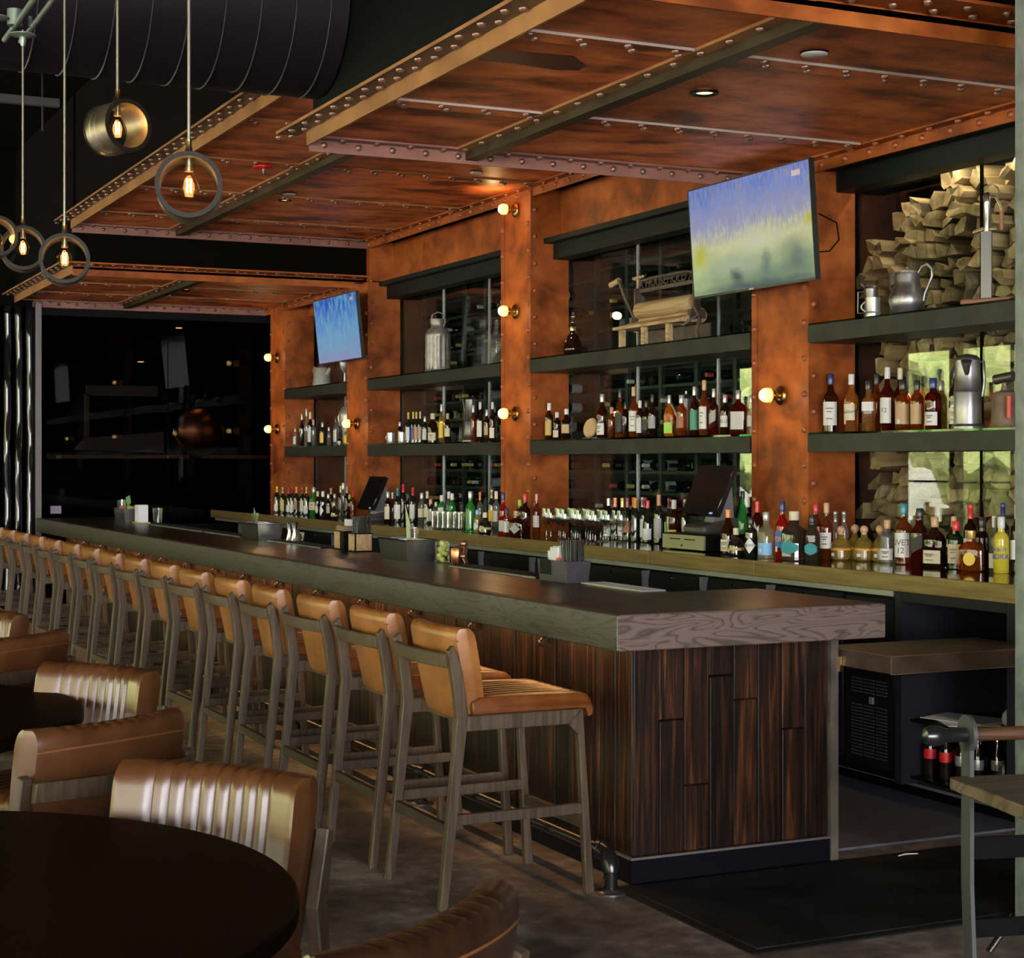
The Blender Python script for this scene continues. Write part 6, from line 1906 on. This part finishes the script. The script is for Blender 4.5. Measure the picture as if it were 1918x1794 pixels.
# ---- till: cash drawer, terminal
cd = thing('cash_drawer', 'brushed steel cash drawer on the back counter', 'cash drawer', (5.43, 8.70, CZ + 0.0004))
part('case', MB().bbox(-0.19, 0.15, -0.238, 0.238, 0.004, 0.098, 0.004), BLACKG, cd)
fd = part('drawer_front', MB().box(-0.20, -0.1905, -0.236, 0.236, 0.008, 0.090), mat('brushed_champagne', (0.50, 0.47, 0.36), 0.35, 0.85), cd, False)
for y in (0.09, -0.075):
    link('slot', MB().box(-0.2015, -0.2, y - 0.06, y + 0.06, 0.062, 0.068).mesh('slot', BLACK, False), fd)
link('lock', MB().cyl((-0.206, 0.005, 0.028), (-0.2, 0.005, 0.028), 0.008, 12).mesh('lock', CHROME), fd)


def terminal(label, c, s, z0):
    t = thing('till_terminal', label, 'terminal', (c[0], c[1], z0))
    part('base', MB().bbox(-0.13 * s, 0.15 * s, -0.12 * s, 0.12 * s, 0.0, 0.045 * s, 0.012).prism([(-0.13 * s, 0.045 * s), (0.12 * s, 0.09 * s), (0.15 * s, 0.045 * s)], -0.11 * s, 0.11 * s, 'Y'), mat('terminal_grey', (0.05, 0.048, 0.048), 0.45), t)
    part('stand', MB().prism([(-0.03 * s, 0.05 * s), (0.12 * s, 0.05 * s), (0.10 * s, 0.30 * s), (0.06 * s, 0.30 * s)], -0.05 * s, 0.05 * s, 'Y'), mat('terminal_stand', (0.20, 0.18, 0.20), 0.4), t)
    R = Matrix.Translation((-0.02 * s, 0, 0.24 * s)) @ Matrix.Rotation(radians(24), 4, 'Y')
    scr = part('display', MB().bbox(-0.018 * s, 0.018 * s, -0.19 * s, 0.19 * s, -0.15 * s, 0.16 * s, 0.004, 1, 0, R), mat('gloss_black_display', (0.006, 0.006, 0.007), 0.12, 0, 0.5), t)
    link('status_light', MB().box(-0.021 * s, -0.0182 * s, -0.15 * s, -0.12 * s, -0.145 * s, -0.135 * s, 0, R).mesh('status_light', mat('blue_status', (0.2, 0.3, 0.6), 0.4, emit=(0.25, 0.35, 0.9), estr=0.6), False), scr)
    return t


terminal('black touch screen till standing on the cash drawer', (5.42, 8.68), 1.02, 1.1990)
terminal('black touch screen till between bottle groups on the far counter', (5.34, 14.10), 1.0, CZ + 0.0005)

# ================================================================== SHELF DECORATION
ZU, ZLW = 2.3925, 1.7845


def handle_pts(x, z0, z1, out, n=12, yy=0.0):
    """C shaped handle in the local XZ plane"""
    return [(x + out * sin(pi * k / n), yy, z0 + (z1 - z0) * (k / n)) for k in range(n + 1)]


def pewter(name, label, cat, p, prof, rz, handle=None, spout=None, extra=None, m=PEWTER, hr=0.007):
    t = thing(name, label, cat, p, rz)
    part('vessel', MB().lathe(prof, 32), m, t)
    if handle:
        part('handle', MB().tube(handle, hr, 10), m, t)
    if spout:
        part('spout', MB().tube(spout[0], spout[1], 12), m, t)
    if extra:
        part(extra[0], extra[1], m, t)
    return t


SIDE = radians(-65)     # vessel's +X axis points to the right as seen from the bar
# big bellied pitcher (handle right, lip left)
pewter('pewter_pitcher', 'round bellied pewter pitcher with tall looped handle on upper shelf', 'pitcher', (5.74, 7.27, ZU),
       [(0.062, 0), (0.066, 0.008), (0.088, 0.04), (0.096, 0.075), (0.090, 0.11), (0.074, 0.145), (0.066, 0.175), (0.068, 0.205), (0.064, 0.222), (0.045, 0.232), (0.012, 0.240), (0.010, 0.250), (0.0001, 0.256)], SIDE,
       [(0.062, 0, 0.215), (0.085, 0, 0.250), (0.115, 0, 0.258), (0.140, 0, 0.235), (0.142, 0, 0.195), (0.122, 0, 0.15), (0.100, 0, 0.105), (0.094, 0, 0.07)],
       ([(-0.064, 0, 0.165), (-0.078, 0, 0.195), (-0.094, 0, 0.212)], [0.030, 0.024, 0.014]))
pewter('pewter_tankard', 'taller pewter tankard with square handle on upper shelf', 'tankard', (5.76, 7.60, ZU),
       [(0.044, 0), (0.046, 0.01), (0.042, 0.02), (0.036, 0.12), (0.036, 0.168), (0.040, 0.172), (0.036, 0.182), (0.0001, 0.192)], SIDE,
       [(-0.036, 0, 0.155), (-0.082, 0, 0.155), (-0.082, 0, 0.04), (-0.040, 0, 0.04)], None, ('thumb_rest', MB().tube([(-0.02, 0, 0.185), (-0.045, 0, 0.182), (-0.062, 0, 0.198)], 0.006, 8)), hr=0.005)
pewter('pewter_mug', 'small shiny pewter mug before the tankard on upper shelf', 'mug', (5.67, 7.47, ZU), [(0.038, 0), (0.040, 0.006), (0.038, 0.02), (0.040, 0.105), (0.037, 0.105), (0.035, 0.012), (0.0001, 0.012)], SIDE,
       handle_pts(-0.037, 0.03, 0.09, -0.032), None, ('band', MB().lathe([(0.0395, 0.022), (0.042, 0.026), (0.0395, 0.030)], 32, cap=False)), STEEL, 0.0045)
pewter('pewter_coffee_pot', 'tall tapered pewter coffee pot beside whisky bottles on lower shelf', 'pot', (5.72, 6.77, ZLW),
       [(0.082, 0), (0.083, 0.012), (0.070, 0.025), (0.068, 0.05), (0.068, 0.18), (0.071, 0.187), (0.067, 0.194), (0.060, 0.33), (0.063, 0.338), (0.060, 0.35), (0.045, 0.366), (0.0001, 0.376)], SIDE,
       [(0.060, 0, 0.33), (0.085, 0, 0.335), (0.090, 0, 0.24), (0.078, 0, 0.16)], ([(0.02, -0.05, 0.27), (0.025, -0.068, 0.31), (0.03, -0.078, 0.335)], [0.012, 0.020, 0.028]))
bt = thing('blow_torch', 'antique brown blow torch with red handle on the lower shelf', 'torch', (5.72, 6.50, ZLW), SIDE)
part('tank', MB().lathe([(0.078, 0), (0.075, 0.008), (0.064, 0.03), (0.062, 0.15), (0.052, 0.172), (0.02, 0.182), (0.012, 0.21)], 26), nmat('brown_torch', [(0.3, (0.11, 0.075, 0.05)), (0.7, (0.24, 0.17, 0.12))], nscale=12, rough=(0.4, 0.6), metal=0.4), bt)
part('handle', MB().cyl((0.055, -0.075, 0.045), (0.055, -0.075, 0.15), 0.014, 12), mat('red_wood_handle', (0.42, 0.04, 0.03), 0.45), bt)
part('burner', MB().cyl((-0.05, 0, 0.235), (0.055, -0.02, 0.25), 0.024, 14).cyl((0, 0, 0.18), (0, 0, 0.24), 0.014, 10), mat('dark_burner', (0.07, 0.06, 0.055), 0.4, 0.6), bt)
part('pump', MB().cyl((0.05, 0.02, 0.16), (0.07, 0.02, 0.27), 0.006, 8).sphere((0.07, 0.02, 0.275), 0.010, 10, 6), OLDBRASS, bt)
ap = thing('antique_tool', 'antique steel blade with brass hilt standing on a wooden base', 'ornament', (5.72, 6.62, ZU), SIDE)
part('base', MB().bbox(-0.12, 0.14, -0.06, 0.06, 0, 0.028, 0.006), wood('reddish_base', (0.22, 0.085, 0.06), (0.10, 0.04, 0.03), 'X', ring=8, stretch=8), ap)
part('blade', MB().box(-0.035, 0.02, -0.006, 0.006, 0.0285, 0.36), mat('blue_grey_blade', (0.16, 0.155, 0.20), 0.3, 0.7), ap, False)
part('cross_guard', MB().tube([(-0.075, 0, 0.36), (-0.02, 0, 0.372), (0.05, 0, 0.368)], 0.011, 10), OLDBRASS, ap)
part('grip', MB().lathe([(0.016, 0.36), (0.018, 0.42), (0.018, 0.50), (0.022, 0.53), (0.012, 0.55)], 14, M=Matrix.Translation((-0.005, 0, 0))), CHROME, ap)
part('hand_guard', MB().tube([(0.0, 0, 0.53), (0.04, 0, 0.525), (0.065, 0, 0.48), (0.07, 0, 0.45)], 0.007, 8), OLDBRASS, ap)
part('side_handle', MB().cyl((0.07, 0, 0.36), (0.07, 0, 0.455), 0.011, 10), mat('brown_wood_grip', (0.20, 0.08, 0.03), 0.4), ap)

# bay two: crystal decanter, wringer, compass discs, teapot
dc = thing('crystal_decanter', 'ornate dark decanter with crystal stopper on upper shelf', 'decanter', (5.68, 10.98, ZU))
part('body', MB().lathe([(0.05, 0), (0.062, 0.01), (0.068, 0.04), (0.058, 0.09), (0.040, 0.13), (0.022, 0.155), (0.018, 0.175)], 22), bmat('darkbrown'), dc)
part('collar', MB().lathe([(0.020, 0.172), (0.021, 0.20), (0.024, 0.205)], 16), BRASS, dc)
part('stopper', MB().sphere((0, 0, 0.232), 0.020, 8, 6).sphere((0, 0, 0.272), 0.024, 8, 6).sphere((0, 0, 0.298), 0.010, 8, 6), CLEARG, dc)
wr = thing('clothes_wringer', 'antique wooden clothes wringer with iron frame on upper shelf', 'wringer', (5.73, 9.75, ZU), radians(-90))
# local x runs to the right in the photograph, -y towards the room
IRON = nmat('rusty_iron', [(0.3, (0.045, 0.030, 0.022)), (0.7, (0.11, 0.085, 0.065))], nscale=14, rough=(0.5, 0.7), metal=0.4)
OLDW = wood('pale_old_wood', (0.50, 0.36, 0.19), (0.28, 0.18, 0.09), 'X', ring=7, stretch=10, rough=(0.6, 0.7))
for x in (-0.42, -0.12, 0.20):
    part('leg', MB().box(x, x + 0.035, -0.12, -0.085, 0, 0.115), OLDW, wr, False)
    part('leg', MB().box(x, x + 0.035, 0.10, 0.135, 0, 0.115), OLDW, wr, False)
part('tray', MB().box(-0.46, 0.42, -0.145, 0.0, 0.1155, 0.135).prism([(-0.14, 0.1355), (0.05, 0.1355), (0.05, 0.185), (0.03, 0.185)], -0.42, 0.38, 'X'), OLDW, wr, False)
part('back_board', MB().box(-0.40, 0.40, 0.09, 0.10, 0.02, 0.115), IRON, wr, False)
RXm = Matrix.Rotation(pi / 2, 4, 'Y')
part('roller', MB().lathe([(0.045, 0), (0.055, 0.02), (0.055, 0.70), (0.045, 0.72)], 20, M=Matrix.Translation((-0.36, 0.0, 0.245)) @ RXm), OLDW, wr)
part('roller', MB().lathe([(0.05, 0), (0.05, 0.72)], 20, M=Matrix.Translation((-0.36, 0.045, 0.165)) @ RXm), OLDW, wr)
for x in (-0.39, 0.37):
    part('side_iron', MB().box(x, x + 0.02, -0.02, 0.03, 0.11, 0.40).box(x - 0.01, x + 0.03, -0.05, 0.06, 0.14, 0.20), IRON, wr, False)
part('top_spring', MB().tube([(-0.36, 0, 0.395), (-0.33, 0, 0.445), (-0.20, 0, 0.455), (0.22, 0, 0.455), (0.33, 0, 0.445), (0.37, 0, 0.395)], 0.008, 8).box(-0.34, 0.35, -0.008, 0.008, 0.365, 0.39), IRON, wr)
lt = text_mesh('lettering', 'X HOUSEHOLD X', 0.088, IRON)
lo_ = link('lettering', lt, wr, (0.0, -0.002, 0.422), (pi / 2, 0, 0))
part('screw', MB().cyl((0.38, 0, 0.40), (0.38, 0, 0.52), 0.012, 8).sphere((0.38, 0, 0.525), 0.016, 8, 6), IRON, wr)
part('crank', MB().tube([(-0.40, -0.01, 0.20), (-0.50, -0.03, 0.35), (-0.56, -0.04, 0.47)], 0.011, 8), IRON, wr)
part('crank_handle', MB().cyl((-0.56, -0.04, 0.47), (-0.66, -0.05, 0.445), 0.020, 12), OLDW, wr)
part('clamp_screw', MB().tube([(-0.37, 0.0, 0.40), (-0.37, 0, 0.46), (-0.43, 0, 0.47), (-0.30, 0, 0.475)], 0.010, 8), OLDW, wr)
part('foot_iron', MB().tube([(0.39, -0.02, 0.22), (0.46, -0.02, 0.14), (0.42, -0.02, 0.06), (0.44, -0.02, 0.008)], 0.012, 8).tube([(0.30, -0.12, 0.11), (0.46, -0.14, 0.09), (0.52, -0.06, 0.16)], 0.009, 8), IRON, wr)
bo = thing('wooden_disc', 'oval brown wooden compass disc leaning on the lower shelf', 'ornament', (5.70, 10.75, ZLW), SIDE)
part('disc', MB().lathe([(0.0001, -0.012), (0.068, -0.012), (0.074, -0.004), (0.068, 0.006), (0.0001, 0.008)], 30, cap=False, M=Matrix.Translation((0, 0, 0.078)) @ Matrix.Rotation(radians(72), 4, 'X') @ Matrix.Diagonal((0.8, 1.0, 1, 1))), OLDW, bo)
part('foot', MB().box(-0.05, 0.05, -0.03, 0.03, 0, 0.008), IRON, bo, False)
pk = thing('pink_disc', 'small pink stone disc on the lower shelf', 'ornament', (5.70, 10.56, ZLW), SIDE)
part('disc', MB().lathe([(0.0001, -0.02), (0.038, -0.02), (0.042, 0), (0.036, 0.012), (0.0001, 0.012)], 24, cap=False, M=Matrix.Translation((0, 0, 0.045)) @ Matrix.Rotation(radians(80), 4, 'X')), mat('pink_stone', (0.42, 0.20, 0.18), 0.6), pk)
part('foot', MB().box(-0.07, 0.03, -0.025, 0.025, 0, 0.006), mat('pink_stone', (0.42, 0.20, 0.18), 0.6), pk, False)
pewter('silver_teapot', 'dull silver teapot behind the whisky bottles on the lower shelf', 'teapot', (5.845, 9.68, ZLW), [(0.04, 0), (0.05, 0.01), (0.060, 0.06), (0.058, 0.12), (0.050, 0.19), (0.042, 0.25), (0.02, 0.268), (0.008, 0.28), (0.008, 0.30)], SIDE,
       [(0.045, 0, 0.245), (0.085, 0, 0.26), (0.115, 0, 0.22), (0.11, 0, 0.16), (0.06, 0, 0.09)], ([(-0.05, 0, 0.12), (-0.09, 0, 0.18), (-0.125, 0, 0.235)], [0.022, 0.016, 0.010]))
# bay three: milk can, flagon, mugs, clear bottle
mc = thing('milk_can', 'ribbed galvanised milk can on the upper shelf', 'can', (5.74, 13.62, ZU), SIDE)
n_ = 64
prof = [(0.112, 0.0), (0.115, 0.01), (0.105, 0.02), (0.105, 0.05), (0.105, 0.30), (0.108, 0.315), (0.105, 0.33), (0.09, 0.36), (0.062, 0.385), (0.058, 0.41), (0.066, 0.44), (0.070, 0.455), (0.0001, 0.46)]
mbc = MB().lathe(prof, n_)
vv = []
for (x, y, z) in mbc.v:
    a = atan2(y, x)
    if 0.045 < z < 0.31:
        k_ = 1 + 0.045 * (1 if sin(a * 16) > 0 else -1)
        x, y = x * k_, y * k_
    vv.append((x, y, z))
mbc.v = vv
part('body', mbc, ZINC, mc)
part('handle', MB().tube([(-0.065, 0, 0.39), (-0.085, 0, 0.43), (-0.06, 0, 0.50), (0.0, 0, 0.515), (0.06, 0, 0.50), (0.085, 0, 0.43), (0.065, 0, 0.39)], 0.005, 8), ZINC, mc)
pewter('pewter_flagon', 'tall dark pewter flagon between bottles left of lamp column', 'flagon', (5.70, 12.83, ZLW), [(0.078, 0), (0.078, 0.012), (0.062, 0.03), (0.058, 0.06), (0.055, 0.165), (0.058, 0.17), (0.055, 0.175), (0.047, 0.335), (0.048, 0.345), (0.03, 0.365), (0.0001, 0.372)], SIDE,
       [(-0.048, 0, 0.33), (-0.085, 0, 0.35), (-0.075, 0, 0.30), (-0.06, 0, 0.22)], None, None, mat('dark_pewter', (0.10, 0.10, 0.105), 0.35, 0.8))
for k, y in enumerate((14.55, 14.28)):
    pewter('pewter_mug', '%s of two small pewter mugs on shelf left of lamp column' % ('left' if k == 0 else 'right'), 'mug', (5.67, y, ZLW), [(0.040, 0), (0.032, 0.012), (0.036, 0.03), (0.034, 0.10), (0.031, 0.10), (0.03, 0.02), (0.0001, 0.02)], SIDE,
           handle_pts(-0.033 if k == 0 else 0.033, 0.025, 0.085, -0.03 if k == 0 else 0.03), None, None, STEEL, 0.005)
cb = thing('clear_bottle', 'tall clear empty bottle beside the lamp column on upper shelf', 'bottle', (5.74, 12.42, ZU))
part('glass_body', MB().lathe([(0.045, 0), (0.05, 0.01), (0.05, 0.20), (0.035, 0.25), (0.016, 0.28), (0.015, 0.36)], 18), glass('bottle_clear', (0.90, 0.93, 0.92), 1.5, 0.02, 0.06), cb)
# bay four
pewter('enamel_coffee_pot', 'pale grey enamel coffee pot on the farthest upper shelf', 'pot', (5.70, 16.55, ZU), [(0.095, 0), (0.095, 0.006), (0.084, 0.08), (0.072, 0.17), (0.070, 0.178), (0.036, 0.195), (0.011, 0.205), (0.011, 0.22), (0.0001, 0.226)], SIDE,
       [(-0.07, 0, 0.172), (-0.11, 0, 0.195), (-0.125, 0, 0.15), (-0.11, 0, 0.10), (-0.08, 0, 0.085)], ([(0.075, 0, 0.115), (0.10, 0, 0.15), (0.118, 0, 0.178)], [0.026, 0.021, 0.012]), None, mat('grey_enamel', (0.30, 0.29, 0.25), 0.4))
pewter('steel_goblet', 'polished goblet on the farthest upper shelf', 'goblet', (5.72, 15.92, ZU), [(0.05, 0), (0.05, 0.006), (0.012, 0.02), (0.010, 0.10), (0.045, 0.14), (0.055, 0.20), (0.05, 0.25), (0.047, 0.25), (0.05, 0.20), (0.0001, 0.145)], 0, None, None, None, STEEL)
pewter('steel_mug', 'polished mug half hidden by the far column on upper shelf', 'mug', (5.72, 15.64, ZU), [(0.05, 0), (0.05, 0.22), (0.046, 0.22), (0.046, 0.01), (0.0001, 0.01)], SIDE, handle_pts(0.048, 0.04, 0.19, 0.04), None, None, STEEL)
pewter('silver_jug', 'round polished silver jug behind the farthest bottles', 'jug', (5.83, 16.13, ZLW), [(0.05, 0), (0.055, 0.01), (0.06, 0.15), (0.085, 0.24), (0.090, 0.30), (0.075, 0.36), (0.045, 0.395), (0.0001, 0.40)], SIDE, [(-0.06, 0, 0.33), (-0.11, 0, 0.34), (-0.14, 0, 0.28), (-0.12, 0, 0.20), (-0.07, 0, 0.19)], None, None, STEEL)

# ================================================================== THINGS ON THE BAR
ZB_ = BZ + 0.0005
CADM = nmat('charcoal_plastic', [(0.3, (0.024, 0.022, 0.027)), (0.7, (0.042, 0.039, 0.046))], nscale=60, rough=(0.45, 0.6))


def hollow(x0, x1, y0, y1, h, th, taper, m=None):
    """open box with walls leaning outward"""
    mb = MB()
    o0 = [(x0, y0), (x1, y0), (x1, y1), (x0, y1)]
    o1 = [(x0 - taper, y0 - taper), (x1 + taper, y0 - taper), (x1 + taper, y1 + taper), (x0 - taper, y1 + taper)]
    i1 = [(x0 - taper + th, y0 - taper + th), (x1 + taper - th, y0 - taper + th), (x1 + taper - th, y1 + taper - th), (x0 - taper + th, y1 + taper - th)]
    i0 = [(x0 + th, y0 + th), (x1 - th, y0 + th), (x1 - th, y1 - th), (x0 + th, y1 - th)]
    vs = [(*p, 0) for p in o0] + [(*p, h) for p in o1] + [(*p, h) for p in i1] + [(*p, th) for p in i0]
    fs = [(3, 2, 1, 0), (12, 13, 14, 15)]
    for a in range(3):
        for k in range(4):
            fs.append((a * 4 + k, a * 4 + (k + 1) % 4, a * 4 + 4 + (k + 1) % 4, a * 4 + 4 + k))
    return mb.add(vs, fs, 0, m)


BSTRAW = mat('black_straw', (0.020, 0.020, 0.022), 0.35)
STRAWM = MB().cyl((0, 0, 0), (0, 0, 0.20), 0.003, 6).mesh('straw', BSTRAW)


def straws(parent, cx, cy, n, sx, sy, z, zl):
    random.seed(int(cx * 1000) + n)
    for k in range(n):
        o = link('straw', STRAWM, parent, (cx + random.uniform(-sx, sx), cy + random.uniform(-sy, sy), z), (random.uniform(-0.05, 0.05), random.uniform(-0.05, 0.05), 0), (1, 1, zl / 0.2))


cy_ = thing('bar_caddy', 'charcoal plastic bar caddy with black straws and napkins on the bar', 'caddy', (3.60, 7.05, ZB_))
part('body', hollow(-0.055, 0.055, -0.14, 0.14, 0.098, 0.004, 0.008), CADM, cy_, False)
part('divider', MB().box(-0.05, 0.05, -0.035, -0.031, 0.005, 0.095), CADM, cy_, False)
part('front_window', MB().box(-0.0635, -0.0612, 0.01, 0.12, 0.03, 0.098), BLACKG, cy_, False)
for k in range(4):
    part('napkin_stack', MB().box(-0.035 + k * 0.018, -0.021 + k * 0.018, 0.0, 0.07 + 0.008 * k, 0.01, 0.155 + 0.004 * (k % 2)), PAPERW, cy_, False)
part('sugar_packets', MB().box(-0.04, 0.0, -0.028, -0.002, 0.01, 0.108), mat('red_packets', (0.55, 0.05, 0.03), 0.6), cy_, False)
for k in range(7):
    part('toothpick', MB().cyl((-0.035 + 0.006 * k, -0.02, 0.03), (-0.038 + 0.007 * k, -0.022, 0.118), 0.0016, 5), OLDW, cy_)
straws(cy_, 0.005, -0.088, 60, 0.042, 0.046, 0.006, 0.185)
part('steel_cup', MB().lathe([(0.018, 0.0), (0.024, 0.13), (0.023, 0.13), (0.017, 0.004)], 16, M=Matrix.Translation((0.0, 0.115, 0.005)), cap=False), STEEL, cy_)

WOODF = wood('pale_wood_face', (0.42, 0.27, 0.15), (0.30, 0.18, 0.09), 'Y', ring=10, stretch=6)
wc = thing('straw_holder', 'black straw holder with square wooden face on the bar', 'holder', (3.665, 9.915, ZB_))
part('box', hollow(-0.058, 0.058, -0.058, 0.058, 0.115, 0.006, 0.0), BLACKG, wc, False)
part('wood_face', MB().box(-0.0612, -0.0585, -0.05, 0.05, 0.008, 0.108), WOODF, wc, False)
part('wood_face', MB().box(-0.05, 0.05, -0.0612, -0.0585, 0.008, 0.108), WOODF, wc, False)
straws(wc, 0, 0, 70, 0.045, 0.045, 0.008, 0.205)
wc2 = thing('napkin_holder', 'black napkin holder with narrow wooden face beside the straw holder', 'holder', (3.675, 10.20, ZB_))
part('box', hollow(-0.05, 0.05, -0.085, 0.085, 0.118, 0.006, 0.0), BLACKG, wc2, False)
part('wood_face', MB().box(-0.0532, -0.0505, -0.02, 0.08, 0.008, 0.112), WOODF, wc2, False)
part('napkin_stack', MB().box(-0.04, 0.03, -0.075, 0.075, 0.008, 0.15), mat('brown_napkin', (0.20, 0.13, 0.08), 0.8), wc2, False)
part('napkin_stack', MB().box(-0.02, 0.04, -0.08, -0.02, 0.151, 0.19), PAPERW, wc2, False)


PANM = mat('steel_pan', (0.60, 0.60, 0.60), 0.24, 1.0)


def garnish(label, p, n, rz=0.0):
    t = thing('garnish_tray', label, 'tray', p, rz)
    part('pan', hollow(-0.075, 0.085, -0.20, 0.20, 0.115, 0.003, 0.012), PANM, t, False)
    part('rim', MB().tube([(-0.09, -0.215, 0.116), (0.10, -0.215, 0.116), (0.10, 0.215, 0.116), (-0.09, 0.215, 0.116)], 0.004, 6, closed=True), CHROME, t)
    for k in range(3):
        part('insert', hollow(-0.06, 0.06, -0.185 + k * 0.125, -0.07 + k * 0.125, 0.10, 0.002, 0.002, Matrix.Translation((0.005, 0, 0.006))), CHROME, t, False)
    return t


g1 = garnish('nearest steel garnish tray with green garnish leaf on the bar', (3.60, 9.0, ZB_), 1)
for k in range(9):
    part('lemon_slice', MB().sphere((-0.03 + 0.03 * (k % 3), -0.15 + 0.03 * (k // 3), 0.10), 0.017, 10, 6), mat('lemon', (0.55, 0.50, 0.08), 0.5), g1)
vs = []
part('garnish_leaf', MB().prism([(0.0, 0.04), (0.016, 0.08), (0.012, 0.20), (-0.018, 0.31), (-0.012, 0.19), (-0.008, 0.08)], -0.03, -0.026, 'Y'), mat('pale_leaf', (0.38, 0.46, 0.22), 0.5), g1, False)
tumbler('clear glass standing in the nearest garnish tray', (3.63, 8.95, ZB_ + 0.107), 0.028, 0.075)
g2 = garnish('middle steel garnish tray between bar mats', (3.60, 11.78, ZB_), 2)
tumbler('clear glass with a green sprig in the middle garnish tray', (3.60, 11.92, ZB_ + 0.107), 0.030, 0.075)
part('sprig', MB().prism([(0.0, 0.13), (0.01, 0.16), (-0.01, 0.225), (-0.012, 0.16)], 0.13, 0.133, 'Y'), mat('green_sprig', (0.10, 0.28, 0.06), 0.5), g2, False)
g3 = garnish('farthest garnish tray with limes and leaves on the bar', (3.60, 15.95, ZB_), 3)
random.seed(6)
for k in range(12):
    part('lime', MB().sphere((random.uniform(-0.05, 0.05), random.uniform(-0.15, 0.15), 0.118), 0.024, 10, 6), mat('lime_%d' % (k % 3), [(0.20, 0.30, 0.05), (0.45, 0.42, 0.16), (0.35, 0.10, 0.05)][k % 3], 0.5), g3)
part('sprig', MB().prism([(0.0, 0.13), (0.03, 0.17), (0.02, 0.24), (-0.02, 0.22)], 0.02, 0.024, 'Y'), mat('green_sprig', (0.10, 0.28, 0.06), 0.5), g3, False)
tumbler('tall clear glass behind the farthest garnish tray', (3.62, 16.32, ZB_), 0.045, 0.19)
tn = thing('napkin_stand', 'stack of white napkins in a clear stand on the bar', 'napkins', (3.57, 15.30, ZB_))
part('base', MB().box(-0.06, 0.06, -0.10, 0.10, 0, 0.012), OLDW, tn, False)
for k in range(5):
    part('napkin', MB().box(-0.045, 0.045, -0.07 + k * 0.026, -0.05 + k * 0.026, 0.0125, 0.165), PAPERW, tn, False)
tumbler('clear tumbler beside the white napkins on the bar', (3.66, 15.06, ZB_), 0.045, 0.14)
lj = thing('lime_jar', 'clear jar of lime wedges on the bar', 'jar', (3.66, 8.62, ZB_))
part('jar', MB().lathe([(0.038, 0), (0.040, 0.003), (0.042, 0.115), (0.040, 0.115), (0.038, 0.006), (0.0001, 0.006)], 18, cap=False), CLEARG, lj)
random.seed(9)
for k in range(9):
    part('lime_wedge', MB().sphere((random.uniform(-0.018, 0.018), random.uniform(-0.018, 0.018), 0.018 + 0.011 * k), 0.017, 10, 6), mat('lime_flesh', (0.50, 0.55, 0.10), 0.5), lj)
cs = thing('copper_shaker', 'copper hand juicer with jointed lever on the bar', 'juicer', (3.66, 8.42, ZB_))
part('cup', MB().lathe([(0.024, 0.0), (0.034, 0.03), (0.036, 0.07), (0.030, 0.09)], 18), COPPER, cs)
part('lever', MB().tube([(0, 0, 0.09), (0.01, -0.06, 0.115), (0.015, -0.085, 0.09), (0.0, -0.09, 0.045), (0.0, -0.13, 0.012)], 0.012, 8).sphere((0.01, -0.07, 0.115), 0.020, 10, 8).sphere((0, -0.09, 0.05), 0.018, 10, 8), mat('dull_copper', (0.30, 0.16, 0.12), 0.35, 0.9), cs)
for k, y in enumerate((11.30, 11.19)):
    j = thing('jigger', '%s steel jigger standing on the bar mat' % ('left' if k == 0 else 'right'), 'jigger', (3.66, y, ZB_ + 0.0085))
    part('cup', MB().lathe([(0.026, 0), (0.012, 0.065), (0.026, 0.13), (0.024, 0.13), (0.010, 0.068)], 18, cap=False), CHROME, j)
tumbler('small shot glass beside the steel jiggers', (3.66, 11.06, ZB_ + 0.0085), 0.024, 0.065)
for k, (a, b) in enumerate(((7.26, 8.28), (10.36, 11.48), (12.15, 13.1), (13.2, 14.9))):
    t = thing('bar_mat', 'black rubber bar mat with pale edge, %s from the near end' % ORD[k], 'bar mat', (3.62, (a + b) / 2, ZB_), 0, 'rubber mats along the bar')
    wpart('rubber', MB().bbox(3.56, 3.698, a, b, ZB_, ZB_ + 0.008, 0.002), RUBBER, t, False)
    wpart('edge', MB().box(3.552, 3.5595, a, b, ZB_, ZB_ + 0.0075), mat('grey_rubber_edge', (0.16, 0.17, 0.16), 0.4), t, False)
    for q in range(int((b - a) / 0.04)):
        link('rib', MB().box(3.57, 3.69, a + 0.02 + q * 0.04, a + 0.032 + q * 0.04, ZB_ + 0.0082, ZB_ + 0.011).mesh('rib', RUBBER, False), t).location = -t.location
gr = thing('drip_grate', 'perforated steel drip grate at the inner bar edge', 'grate', (3.66, 6.60, ZB_))
wpart('frame', MB().box(3.60, 3.715, 6.32, 6.325, ZB_, ZB_ + 0.006).box(3.60, 3.605, 6.325, 6.88, ZB_, ZB_ + 0.006).box(3.71, 3.715, 6.325, 6.88, ZB_, ZB_ + 0.006), STEEL, gr, False)
for q in range(27):
    link('grate_bar', MB().box(3.6055, 3.7095, 6.33 + q * 0.0202, 6.34 + q * 0.0202, ZB_ + 0.001, ZB_ + 0.006).mesh('grate_bar', STEEL, False), gr).location = -gr.location
